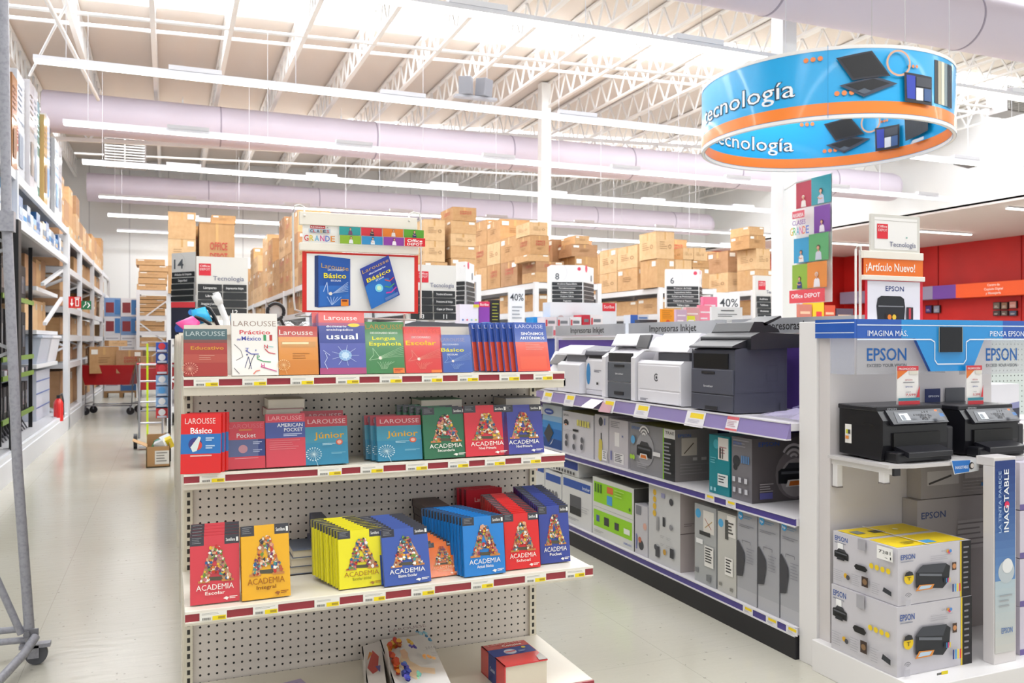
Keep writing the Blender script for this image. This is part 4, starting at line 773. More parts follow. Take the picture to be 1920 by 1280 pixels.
# crumpled clear wrap + cable beside the big printer
g = G(); rd = random.Random(5); n = 7; pts = [[(2.42+.06*i, YN+.05+.055*j, .96+.012*rd.random()+(.03*rd.random() if 0 < i < n-1 and 0 < j < n-1 else 0)) for j in range(n)] for i in range(n)]
g.add([p for r_ in pts for p in r_], [(i*n+j, (i+1)*n+j, (i+1)*n+j+1, i*n+j+1) for i in range(n-1) for j in range(n-1)], M('#cfc6ea', .12, alpha=.55), False); tag(g.build('plastic_wrap'), 'crumpled clear plastic sheet on the lilac shelf beside the big dark printer', 'plastic sheet')
g = G(); g.tube([(2.8, YN+.03, 1.09), (2.7, 3.0, 1.02), (2.68, 3.12, .985), (2.72, 3.17, .97)], .004, '#8d84b4', 6); tag(g.build('power_cable'), 'thin pale cable hanging behind the big dark printer', 'cable')
# --- product boxes
def pbox(name, x0, x1, y0, y1, z0, z1, base, label, faces, group='boxed printers on the gondola', cat='box', rough=.35):
    g = G(); g.box((x0, y0, z0+.0008), (x1, y1, z1), M(base, rough)); F = faces_of(g, x0, y0, z0, x1, y1, z1)
    for k, L in faces.items(): F[k].draw(L)
    return tag(g.build(name, loc=((x0+x1)/2, (y0+y1)/2, z0)), label, cat, group)
zs = .5725; XS = 2.40
def sb(pa, pb, z1, base, label, faces, x0=XS, x1=2.80, z0=zs, gap=.004): return pbox('printer_box', x0, x1, yx(pb, x0)+gap, yx(pa, x0)-gap, z0, z1, base, label, faces)
GC = '#8b8a8e'
sb(1371, 1411, .858, '#77747a', 'dark grey printer box with wireless printer picture at the right end, middle shelf', {'-X': [('lines', .08, .82, .9, .96, 3, '#9a98a0', .3), ('text', 'EPSON', .1, .5, .88, .05, '#4a6ab0', 1), ('disc', .25, .62, .18, '#33343a'), ('disc', .2, .52, .1, '#2a2a30')]+[('rect', .5+.11*i, .6, .57+.11*i, .72, '#5a86b8') for i in range(4)]+[('rect', .1+.3*(i % 3), .12+.17*(i//3), .24+.3*(i % 3), .2+.17*(i//3), '#c9c9d0') for i in range(6)],
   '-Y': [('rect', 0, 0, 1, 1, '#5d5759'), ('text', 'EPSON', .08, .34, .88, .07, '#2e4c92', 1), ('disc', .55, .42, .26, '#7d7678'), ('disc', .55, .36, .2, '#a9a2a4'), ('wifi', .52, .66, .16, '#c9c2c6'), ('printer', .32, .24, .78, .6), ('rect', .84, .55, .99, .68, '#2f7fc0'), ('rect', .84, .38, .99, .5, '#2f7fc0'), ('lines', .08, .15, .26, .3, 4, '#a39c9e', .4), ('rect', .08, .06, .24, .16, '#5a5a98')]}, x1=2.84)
sb(1329, 1369, .85, '#14838f', 'teal printer box with a handwritten white label, middle shelf', {'-X': [('disc', .35, .85, .14, '#3fa8b8'), ('rect', .45, .6, .95, .97, '#e2ddd8'), ('lines', .52, .68, .88, .82, 3, '#b8888a', .4), ('rect', .52, .62, .6, .8, '#333'), ('rect', .66, .62, .7, .8, '#333'), ('rect', .45, .16, .95, .36, '#dfe4e4'), ('lines', .5, .19, .85, .33, 3, '#333840', .4), ('lines', .1, .5, .4, .62, 3, '#6ab6c0', .4), ('rect', .1, .05, .2, .11, '#9ad0d8'), ('rect', .28, .05, .38, .11, '#9ad0d8')]})
sb(1181, 1267, .838, GC, 'grey printer box with white wireless waves and printer picture, black and green stripe', {'-X': [('rect', .76, 0, 1, 1, '#232427'), ('rect', .745, 0, .77, 1, '#8fc832'), ('rect', .77, .82, 1, 1, '#e2e0dc'), ('text', 'TRAE', .8, .98, .9, .06, '#222', 1), ('disc', .36, .5, .2, '#a3a2a7'), ('text', 'EPSON', .05, .24, .88, .06, '#3c6ab4', 1), ('wifi', .34, .76, .13, '#eceaea'), ('printer', .18, .32, .52, .66), ('disc', .1, .66, .05, '#5fa8d8'), ('rect', .56, .42, .72, .5, '#e2e0e0'), ('disc', .06, .3, .03, '#a8d83a'), ('disc', .12, .3, .03, '#a8d83a'), ('lines', .2, .1, .5, .22, 3, '#b3b2b8', .3), ('lines', .8, .1, .96, .74, 9, '#8b8b90', .4)],
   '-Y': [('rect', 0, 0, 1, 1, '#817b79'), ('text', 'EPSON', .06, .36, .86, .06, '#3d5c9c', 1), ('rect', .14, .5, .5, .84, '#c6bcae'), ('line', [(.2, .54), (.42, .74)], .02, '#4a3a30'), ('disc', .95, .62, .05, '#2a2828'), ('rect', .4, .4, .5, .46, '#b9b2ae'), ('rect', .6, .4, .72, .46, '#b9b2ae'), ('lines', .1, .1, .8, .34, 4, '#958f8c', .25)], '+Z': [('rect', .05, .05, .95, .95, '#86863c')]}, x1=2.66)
sb(1142, 1178, .84, '#cbc6cc', 'pale printer box with long barcode sticker, middle shelf', {'-X': [('rect', .3, .42, .55, .72, '#efecec'), ('lines', .1, .8, .6, .95, 4, '#8a8890', .4), ('rect', .28, .06, .8, .28, '#efecec'), ('lines', .33, .08, .74, .26, 5, '#66646c', .5), ('rect', .08, .1, .16, .3, '#7a80b8'), ('rect', .7, .64, .78, .68, '#7a80a8')]}, gap=.003)
sb(1115, 1141, .85, '#d2ced4', 'narrow white box standing on end with a column of yellow dots', {'-X': [('disc', .45, .86, .16, '#3a3a40'), ('rect', .45, .45, .53, .62, '#2c2c30'), ('rect', .7, .8, .8, .94, '#8a90c0')]+[('disc', .45, .4-.075*i, .14, '#d8c85a') for i in range(5)]+[('rect', .6, .05, .95, .26, '#efedef'), ('lines', .68, .07, .9, .24, 4, '#77757d', .5)]}, gap=.003)
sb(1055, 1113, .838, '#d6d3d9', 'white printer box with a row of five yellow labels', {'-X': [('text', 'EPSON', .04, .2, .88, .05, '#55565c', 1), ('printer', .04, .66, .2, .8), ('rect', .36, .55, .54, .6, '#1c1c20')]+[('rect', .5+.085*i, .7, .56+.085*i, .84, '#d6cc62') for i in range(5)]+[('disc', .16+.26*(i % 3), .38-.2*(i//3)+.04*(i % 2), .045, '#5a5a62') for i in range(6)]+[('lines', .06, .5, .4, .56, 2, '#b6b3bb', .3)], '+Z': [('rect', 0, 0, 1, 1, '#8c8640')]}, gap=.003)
sb(1017, 1054, .86, '#c3cdd8', 'box with oval blue logo fading to bright blue, far left of the middle shelf', {'-X': [('rect', 0, 0, 1, .75, '#8fb8dc'), ('rect', 0, 0, 1, .62, '#3d94dc'), ('rect', 0, 0, 1, .45, '#1672c4'), ('rect', 0, 0, 1, .22, '#1c4c92'), ('poly', [(.35+.24*math.cos(a), .84+.07*math.sin(a)) for a in [i*.5236 for i in range(12)]], '#2048b0'), ('rect', .2, .82, .5, .86, '#aebfe8'), ('poly', [(.1, .3), (.36, .56), (.6, .36), (.34, .1)], '#3b4046'), ('poly', [(.4, .05), (.62, .24), (.5, .1)], '#e8eef2')]}, gap=.003)
# base deck boxes
zb = .1285; Z0 = zb
def bb(pa, pb, z1, base, label, faces, x0=2.385, x1=2.82, z0=zb, gap=.003): return pbox('printer_box', x0, x1, yx(pb, x0)+gap, yx(pa, x0)-gap, z0, z1, base, label, faces)
HPF = [('rect', 0, 0, 1, .28, '#a6a6ab'), ('rect', 0, 0, 1, .14, '#b2b2b6'), ('disc', .18, .93, .13, '#3f9fd8'), ('text', 'hp', .1, .25, .915, .03, '#f4f8fa', 1), ('lines', .34, .9, .8, .94, 2, '#6f8fae', .4), ('lines', .1, .8, .9, .84, 2, '#7c7c84', .3), ('line', [(.28, .64), (.28, .67), (.7, .67), (.7, .64)], .02, '#6a6a70'), ('poly', [(0, .26), (.3, .28), (.42, .46), (.4, .54), (.08, .66), (0, .64)], '#3e3e44'), ('lines', .52, .42, .92, .6, 6, '#84848c', .25)]
for i, (a, b2, lb) in enumerate([(1463, 1504, 'right-hand one of three grey boxes with a blue round logo and dark printer profile'), (1421, 1462, 'middle one of three grey boxes with a blue round logo and dark printer profile'), (1382, 1420, 'left-hand one of three grey boxes with a blue round logo and dark printer profile')]):
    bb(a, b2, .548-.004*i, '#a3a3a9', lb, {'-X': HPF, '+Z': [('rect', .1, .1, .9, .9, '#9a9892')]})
bb(1345, 1381, .50, '#c2c0ba', 'tall light box with two barcode stickers left of the three grey ones', {'-X': [('disc', .18, .86, .14, '#54a8d8'), ('rect', .52, .72, .98, .98, '#e8e4de'), ('rect', .42, .68, .6, .92, '#4a4a48'), ('lines', .5, .74, .9, .9, 4, '#55524e', .5), ('rect', .42, .24, .85, .46, '#ece9e4'), ('lines', .48, .26, .8, .44, 5, '#3c3a3a', .5), ('rect', .1, .08, .26, .12, '#8a8880'), ('rect', .7, .06, .86, .1, '#8a8880')]})
bb(1302, 1343, .505, '#a9abac', 'tall light grey box with a handwritten white sticker, base deck', {'-X': [('disc', .17, .88, .13, '#4aa4d6'), ('rect', .42, .66, .92, .94, '#ddd9d2'), ('line', [(.5, .72), (.84, .82)], .03, '#b8a070'), ('line', [(.5, .84), (.8, .72)], .02, '#b05048'), ('rect', .25, .62, .75, .67, '#2e2f32'), ('rect', .1, .5, .42, .56, '#e8e8e8'), ('rect', .5, .24, .92, .5, '#e8e6e2'), ('lines', .54, .28, .88, .48, 6, '#333', .5), ('rect', .06, .12, .2, .18, '#7c7e80'), ('rect', .6, .06, .8, .14, '#7c7e80')]})
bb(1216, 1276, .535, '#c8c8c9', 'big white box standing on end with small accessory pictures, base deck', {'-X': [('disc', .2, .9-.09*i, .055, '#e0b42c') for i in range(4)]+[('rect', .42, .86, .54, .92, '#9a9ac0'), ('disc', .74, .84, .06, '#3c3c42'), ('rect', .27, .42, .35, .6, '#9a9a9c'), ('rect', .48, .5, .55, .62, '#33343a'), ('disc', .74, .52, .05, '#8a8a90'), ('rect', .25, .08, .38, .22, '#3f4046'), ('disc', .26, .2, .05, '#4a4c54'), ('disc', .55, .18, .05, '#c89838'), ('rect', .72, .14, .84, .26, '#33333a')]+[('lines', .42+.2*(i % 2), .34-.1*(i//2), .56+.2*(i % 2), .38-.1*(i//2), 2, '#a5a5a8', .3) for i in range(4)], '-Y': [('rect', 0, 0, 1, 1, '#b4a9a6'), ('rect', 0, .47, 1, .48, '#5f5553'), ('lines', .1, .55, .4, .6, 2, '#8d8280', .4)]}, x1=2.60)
bb(1190, 1215, .40, '#c4c2c8', 'small pale box with accessory pictures left of the big white upright box', {'-X': [('disc', .5, .2, .2, '#3a3b42'), ('disc', .4, .3, .12, '#c06a50'), ('disc', .8, .6, .14, '#d8a898'), ('rect', .1, .8, .5, .98, '#7c7c84'), ('rect', .1, .1, .2, .4, '#7d82b4')]})
GR = lambda: [('rect', .03, .16, .96, .86, '#96d41e'), ('rect', .37, .58, .52, .8, '#e2703c'), ('rect', .37, .2, .5, .5, '#4aa0dc'), ('rect', .06, .5, .1, .8, '#4a7a20'), ('rect', .13, .5, .17, .8, '#4a7a20'), ('rect', .2, .5, .24, .8, '#4a7a20'), ('lines', .56, .5, .8, .78, 3, '#b8e060', .4), ('disc', .92, .3, .02, '#4a7a20')]
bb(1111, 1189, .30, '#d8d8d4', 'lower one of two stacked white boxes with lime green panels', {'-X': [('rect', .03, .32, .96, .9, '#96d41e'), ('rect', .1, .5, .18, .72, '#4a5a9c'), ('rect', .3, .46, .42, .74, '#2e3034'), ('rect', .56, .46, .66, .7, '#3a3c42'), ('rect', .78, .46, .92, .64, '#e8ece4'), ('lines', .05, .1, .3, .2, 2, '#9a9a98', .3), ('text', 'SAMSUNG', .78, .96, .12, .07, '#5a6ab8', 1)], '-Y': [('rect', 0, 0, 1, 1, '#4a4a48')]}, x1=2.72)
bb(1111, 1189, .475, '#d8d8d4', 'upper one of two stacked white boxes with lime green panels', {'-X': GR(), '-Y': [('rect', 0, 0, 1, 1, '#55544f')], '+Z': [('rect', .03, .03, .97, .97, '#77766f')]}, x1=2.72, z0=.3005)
BR = [('rect', .04, .76, .96, .93, '#2350a8'), ('text', 'brother', .7, .94, .8, .07, '#dfe6f4', 1), ('rect', .28, .38, .66, .62, '#55565c'), ('rect', .28, .22, .66, .38, '#222327'), ('lines', .68, .3, .94, .44, 3, '#b8b8bc', .3), ('lines', .2, .08, .6, .14, 2, '#b4b4b8', .4)]
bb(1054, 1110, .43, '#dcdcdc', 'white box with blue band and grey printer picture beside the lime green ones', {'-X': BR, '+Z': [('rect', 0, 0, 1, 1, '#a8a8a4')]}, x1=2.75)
bb(1022, 1053, .42, '#dcdcdc', 'white box with blue band partly hidden left of its twin, base deck', {'-X': [('rect', .04, .76, .96, .93, '#2350a8'), ('disc', .3, .5, .08, '#77777c'), ('disc', .5, .5, .08, '#77777c'), ('disc', .7, .5, .08, '#77777c')]}, x1=2.75)
bb(1000, 1021, .50, '#dcdcdc', 'white box with a small orange and blue corner mark behind the end cap', {'-X': [('rect', .4, .7, .96, .93, '#2350a8'), ('rect', .04, .7, .35, .93, '#d8683c'), ('disc', .4, .3, .2, '#3a3a3e')]}, x1=2.75)
bb(1030, 1085, .53, '#dcdcdc', 'white box with a wide blue band lying on top of the twins', {'-X': [('rect', .02, .45, .98, .95, '#1f3f9c'), ('text', 'MFC', .1, .24, .62, .2, '#6a86d0', 1)]+[('rect', .05+.1*i, .1, .1+.1*i, .3, '#3c3c42') for i in range(9)]}, x1=2.75, z0=.4325)
# ------------------------------------------------------------------ corner display unit at the right
PW = M('#e6e3e2', .35); PW2 = M('#d9d4d3', .4)
st = T('display_unit', 'white end-of-aisle printer display unit with blue header', 'display unit', (2.9, 2.5, 0))
XL, XR = 2.375, 4.2; YB2 = 2.57; ZD = .12; YFB = 2.12
ztop = 1.372
g = G(); g.box((XL, YB2+.06, 0), (3.27, 2.73, ztop), PW); g.build('side_panel', st, bevel=.002)
g = G(); g.box((XL+.012, YB2, ZD), (3.27, YB2+.059, ztop-.002), M('#d5cfce', .4)); g.build('back_panel', st)
g = G(); g.box((XL-.025, YFB, 0), (XR, YB2+.059, ZD), PW); g.build('base_plinth', st, bevel=.002)
a = onY(1765, 1262, YFB-.001); g = G(); g.box((a.x, YFB-.002, a.z-.005), (a.x+.03, YFB-.0005, a.z+.006), '#e8d41e'); g.box((a.x-.02, YFB-.0015, a.z-.004), (a.x, YFB-.0004, a.z+.003), '#6a6a68'); g.build('price_label', st)
zsh = .853
g = G(); g.prism([(XL-.0, YB2, zsh), (XL-.0, 2.27, zsh), (2.47, 2.245, zsh), (XR, 2.245, zsh), (XR, YB2, zsh)], (0, 0, -.012), M('#c9c5c4', .3)); sh = g.build('shelf', st)
g = G(); g.box((XL+.02, 2.27, zsh-.035), (XL+.045, YB2, zsh-.0125), PW); g.box((XL+.018, 2.262, zsh-.038), (XL+.047, 2.272, zsh-.0125), BLK); g.build('bracket', st)
for y in (YB2-.03, 2.31): g = G(); g.box((XL+.02, y, zsh-.12 if y > 2.4 else zsh-.07), (XL+.045, y+.025, zsh-.035), PW); g.box((XL+.018, y-.002, zsh-.125 if y > 2.4 else zsh-.075), (XL+.047, y+.027, zsh-.12 if y > 2.4 else zsh-.07), '#77706c'); g.build('bracket', st)
# divider post with the ink banner
a = onZ(1846, 1240, ZD); xd0 = 2.775; xd1 = onY(1905, 1100, 2.17).x
g = G(); g.box((xd0, 2.17, ZD), (xd1, 2.215, .8405), PW2); g.box((xd0, 2.17, .8405), (xd1, 2.244, .872), PW2); g.build('divider', st, bevel=.002)
g = G(); b0 = onY(1866, 1000, 2.168).x; fr = Fr(g, (b0, 2.169, ZD+.04), (1, 0, 0), (0, 0, 1), xd1-b0-.006, .70, .0006)
n = 24
for i in range(n):
    k = i/(n-1); c = tuple(((1-k)*p+k*q) for p, q in zip((.78, .78, .76), (.50, .70, .84))) if i < 9 else tuple(((1-k)*p+k*q) for p, q in zip((.56, .74, .90), (.05, .20, .48)))
    fr.rect(0, i/n, 1, (i+1)/n, M(tuple(round(v_, 3) for v_ in c), .25)); fr.k -= 1
fr.k += 1; fr.disc(.55, .42, .4, '#b8c2c8'); fr.disc(.6, .45, .26, '#e2e4e4'); fr.text('EPSON', .3, .85, .1, .03, '#5b7cb4', 1); fr.lines(.2, .22, .85, .3, 3, '#a2a6aa', .3)
f2 = Fr(g, fr.P(.68, .62), (0, 0, 1), (-1, 0, 0), .26, .06, .0006); f2.k = 2; f2.N = Vector((0, -1, 0)); f2.text('INAG TABLE', .02, .9, .1, .42, '#e9eef4', 1); f2.text('LA TINTA PARECE', .02, .88, .75, .24, '#a9c4e4', 0)
fr.disc(.55, .77, .12, '#e0285a'); g.build('ink_banner', st)
# header, dipping in the middle round a small screen
yh = 2.42; xh0 = XL; x_c = onY(1607, 600, yh).x
zh1 = 1.378; zh0 = onX(1542, 634, XL).z; zmid = onY(1700, 697, yh).z
BL, BL2 = M('#1f58b4', .3, coat=.4), M('#1e8fd6', .3, coat=.4)
g = G(); g.box((XL-.012, yh, zh0), (XL-.001, YB2+.055, zh1), BL); fr = Fr(g, (XL-.012, YB2+.055, zh0), (0, -1, 0), (0, 0, 1), YB2+.055-yh, zh1-zh0, .0006); fr.rect(0, .8, 1, .84, '#e4ecf6'); fr.rect(0, .27, 1, .31, '#e4ecf6'); g.build('header_side', st)
hx = lambda px: onY(px, 600, yh).x
g = G(); X_ = [xh0, hx(1716), hx(1745), hx(1822), hx(1846), XR]
out = [(X_[0], zh0), (X_[1], zh0), (X_[2], zmid), (X_[3], zmid), (X_[4], zh0), (X_[5], zh0), (X_[5], zh1), (X_[0], zh1)]
g.prism([(x, yh, z) for x, z in out], (0, .012, 0), BL)
fr = Fr(g, (xh0, yh, zmid), (1, 0, 0), (0, 0, 1), XR-xh0, zh1-zmid, .0006)
nu = lambda px: (hx(px)-xh0)/(XR-xh0); nv = lambda py: (onY(1750, py, yh).z-zmid)/(zh1-zmid)
vh = (zh0-zmid)/(zh1-zmid)
fr.poly([(nu(1690), 1), (nu(1690), vh), (nu(1716), vh), (nu(1745), 0), (nu(1822), 0), (nu(1846), vh), (nu(1880), vh), (nu(1880), 1)], BL2)
lc = '#dce8f6'; fr.line([(0, .89), (1, .89)], .0022, lc)
ub, va = .62, .03
fr.line([(0, ub), (nu(1745), ub), (nu(1752), ub-.05), (nu(1752), .22), (nu(1757), .14), (nu(1806), .14), (nu(1811), .22), (nu(1811), ub-.05), (nu(1818), ub), (1, ub)], .0026, lc)
fr.text('IMAGINA MÁS.', nu(1626), nu(1701), .685, .11, '#eef3fa', 0); fr.text('PIENSA EPSON.', nu(1855), nu(1921), .685, .11, '#eef3fa', 0)
g.build('header', st)
g = G(); q0 = onY(1760, 660, yh-.001); q1 = onY(1801, 613, yh-.001); g.box((q0.x, yh-.006, q0.z), (q1.x+.006, yh-.0012, q1.z), M('#a8a48c', .4)); g.box((q0.x, yh-.009, q0.z), (q1.x, yh-.006, q1.z), M('#0b0b0e', .15)); g.build('screen', st)
# frosted logo panels hanging under the header
FRO = M('#cfd0d6', .2, alpha=.32)
for k, (pa, pb, tx0, tx1, lb) in enumerate([(1607, 1772, 1625, 1699, ''), (1800, 1935, 1848, 1906, '')]):
    g = G(); xa, xb = onY(pa, 650, yh+.03).x, onY(pb, 650, yh+.03).x; zf0 = onY(pa, 702, yh+.03).z; g.box((xa, yh+.03, zf0), (xb, yh+.034, zh0+.02), FRO)
    fr = Fr(g, (xa, yh+.029, zf0), (1, 0, 0), (0, 0, 1), xb-xa, zh0-zf0, .0006); uu = lambda px: (onY(px, 650, yh+.03).x-xa)/(xb-xa)
    fr.text('EPSON', uu(tx0), uu(tx1), .38, .36, '#1f66b4', 1); fr.text('EXCEED YOUR VISION', uu(tx0), uu(tx1), .2, .09, '#4c5058', .01); g.build('logo_panel', st)
g = G(); g.box((XL+.005, 2.44, onX(1549, 700, XL).z), (XL+.008, 2.56, zh0), M('#bfc4d4', .1, alpha=.35)); g.build('clear_side_panel', st)
# ink tank boxes -------------------------------------------------------
def eps_left(s): return [('text', 'EPSON', .03, .24, .84, .09, '#33559c', 1), ('lines', .03, .78, .22, .81, 1, '#8a8e9c', .6), ('rect', .08, .66, .17, .8, '#f4f4f4'), ('printer', .03, .5, .26, .7, '#1b1d22', '#26282e', '#26282e')]+[('disc', .63+.085*i, .57-.0*i, .032, '#e8c81e') for i in range(4)]+[('poly', [(.37, .47), (.4, .52), (.54, .52), (.58, .47), (.55, .42), (.4, .42)], '#151517'), ('rect', .43, .8, .55, 1, '#a6a4aa'), ('lines', .04, .08, .2, .3, 6, '#a9a8b0', .25), ('disc', .24, .24, .03, '#d8a828'), ('disc', .28, .22, .03, '#4a4a50'), ('lines', .34, .1, .48, .32, 6, '#a9a8b0', .25), ('rect', .5, .16, .6, .34, '#3c2c26'), ('disc', .55, .25, .035, '#8a6a4a'), ('lines', .66, .08, .78, .3, 6, '#a9a8b0', .25), ('poly', [(.82, .2), (.95, .16), (.95, .24), (.84, .28)], '#2e3138')]
def eps_right(): return [('text', 'EPSON', .04, .26, .8, .09, '#33559c', 1), ('lines', .04, .75, .24, .77, 1, '#8a8e9c', .6), ('lines', .5, .7, .88, .8, 3, '#b0aeb6', .2), ('disc', .78, .86, .02, '#e0a030'), ('disc', .8, .84, .02, '#d84a6a'), ('disc', .82, .86, .02, '#4a8ad0'), ('text', 'L210', .67, .72, .86, .03, '#8a8890', 1), ('disc', .15, .48, .075, '#e8c414'), ('poly', [(.08, .52), (.22, .52), (.2, .58), (.15, .6), (.1, .58)], '#26262a'), ('text', 'T', .12, .18, .44, .06, '#6a5a10', 1),
    ('poly', [(.25, .3), (.68, .22), (.78, .34), (.8, .6), (.72, .66), (.34, .66), (.25, .56)], '#1d2026'), ('poly', [(.25, .56), (.36, .68), (.74, .66), (.68, .5)], '#3d4048'), ('poly', [(.3, .5), (.66, .44), (.66, .48), (.3, .54)], '#6a6e76'), ('poly', [(.24, .24), (.5, .24), (.54, .32), (.3, .34)], '#d98a3a'), ('poly', [(.28, .26), (.46, .26), (.5, .31), (.32, .32)], '#b9cfe0'), ('rect', .82, .52, .89, .66, '#4a3428'), ('disc', .855, .59, .03, '#c88a5a')]+[('rect', .69+.025*i, .32, .705+.025*i, .4, c_) for i, c_ in enumerate(['#20303a', '#3a8ac8', '#d84a8a', '#e8cc2a'])]+[('rect', .81+.035*i, .14, .835+.035*i, .28, c_) for i, c_ in enumerate(['#2a3a7a', '#4aa0d8', '#e8d04a', '#d83c4a'])]+[('wifi', .1, .16, .06, '#8a8890'), ('rect', .05, .03, .13, .13, '#bab8c0')]
zb1 = ZD
c = onZ(1680, 1271, ZD); cl = onZ(1560, 1222, ZD); cr = onZ(1822, 1234, ZD)
bx0, by0 = 2.357, c.y; by1 = 2.53; wfull = onY(1822, 1234, by0).x-bx0
h1 = onY(1680, 1139, by0).z-ZD
def ink_box(z0, h, dx, label, note):
    g = G(); x0 = bx0+dx; x1 = bx0+wfull; y0, y1 = by0+dx*.5, by1
    g.box((x0, y0, z0+.0008), (x1, y1, z0+h), M('#c8c5cb', .35)); F = faces_of(g, x0, y0, z0, x1, y1, z0+h)
    F['-X'].draw(eps_left(1)); F['-Y'].draw([('rect', .86, 0, 1, 1, '#17161a'), ('rect', .845, 0, .865, 1, '#e8c820')]+[('lines', .89, .08, .97, .9, 9, '#8a898e', .3)]); 
    f = F['-Y']; f.w *= .85; f.draw(eps_right())
    t_ = F['+Z']; t_.draw([('rect', .03, .04, .97, .46, '#e6c81a'), ('rect', .03, .54, .97, .97, '#e6c81a'), ('rect', .45, .08, .6, .2, '#4a9ad0'), ('rect', .3, .68, .46, .8, '#4a4632'), ('rect', .08, .7, .2, .84, '#77807c'), ('disc', .65, .74, .03, '#e8e0b0'), ('lines', .2, .1, .4, .2, 2, '#9a8a20', .5), ('rect', .4, 0, .42, 1, '#d8d4cc')])
    if note:
        f = F['-X']; f.rect(.74, .76, .97, .99, '#efeeea'); f.text('7381', .77, .94, .87, .06, '#26262a', 0); f.text('-1', .86, .95, .79, .05, '#26262a', 0)
    return tag(g.build('printer_box', loc=((x0+x1)/2, (y0+y1)/2, z0)), label, 'box')
ink_box(ZD, h1, 0, 'lower one of two stacked grey printer boxes with yellow edge stripe', 0)
ink_box(ZD+h1+.001, onY(1688, 1029, by0).z-ZD-h1-.001, .008, 'upper grey printer box with yellow top and a handwritten number note', 1)
pbox('printer_box', 2.76, 3.2, 2.495, 2.568, ZD, .66, '#b0a9a4', 'grey carton standing behind the two stacked ink printer boxes', {'-Y': [('text', 'EPSON', .05, .35, .86, .05, '#3d4f7c', 1), ('lines', .05, .5, .4, .72, 4, '#cfcac6', .4), ('rect', .5, .6, .9, .82, '#c6c0bb'), ('lines', .5, .6, .9, .8, 5, '#8a8480', .3)]}, None)
pbox('printer_box', 2.785, 3.2, 2.5, 2.568, .661, .838, '#a8a19c', 'grey carton with barcode label right under the black printer shelf', {'-Y': [('text', 'EPSON', .05, .4, .86, .08, '#2f3c5c', 1), ('rect', .08, .3, .5, .62, '#c9c4bf'), ('line', [(.1, .34), (.4, .5)], .02, '#4a4642'), ('rect', .58, .4, .95, .62, '#c6c0bb'), ('lines', .55, .05, .95, .34, 4, '#bbb5b0', .3), ('rect', .8, .2, .88, .28, '#3f8ac8')], '-X': []}, None)
a = onY(1780, 868, 2.24); g = G(); fr = Fr(g, (onY(1783, 890, 2.24).x, 2.242, onY(1783, 890, 2.24).z), (1, 0, 0), (0, 0, 1), .15, .055, .0006)
fr.poly([(.12, 0), (.95, .12), (1, .9), (0, 1)], '#d6d8da'); fr.poly([(.14, .05), (.62, .12), (.66, .88), (.04, .92)], '#2270c0'); fr.disc(.7, .5, .09, '#26262a'); fr.disc(.72, .5, .06, '#d8d0c8'); fr.text('INAGOTABLE', .14, .58, .36, .2, '#dfe9f4', 1); g.build('shelf_talker', st)
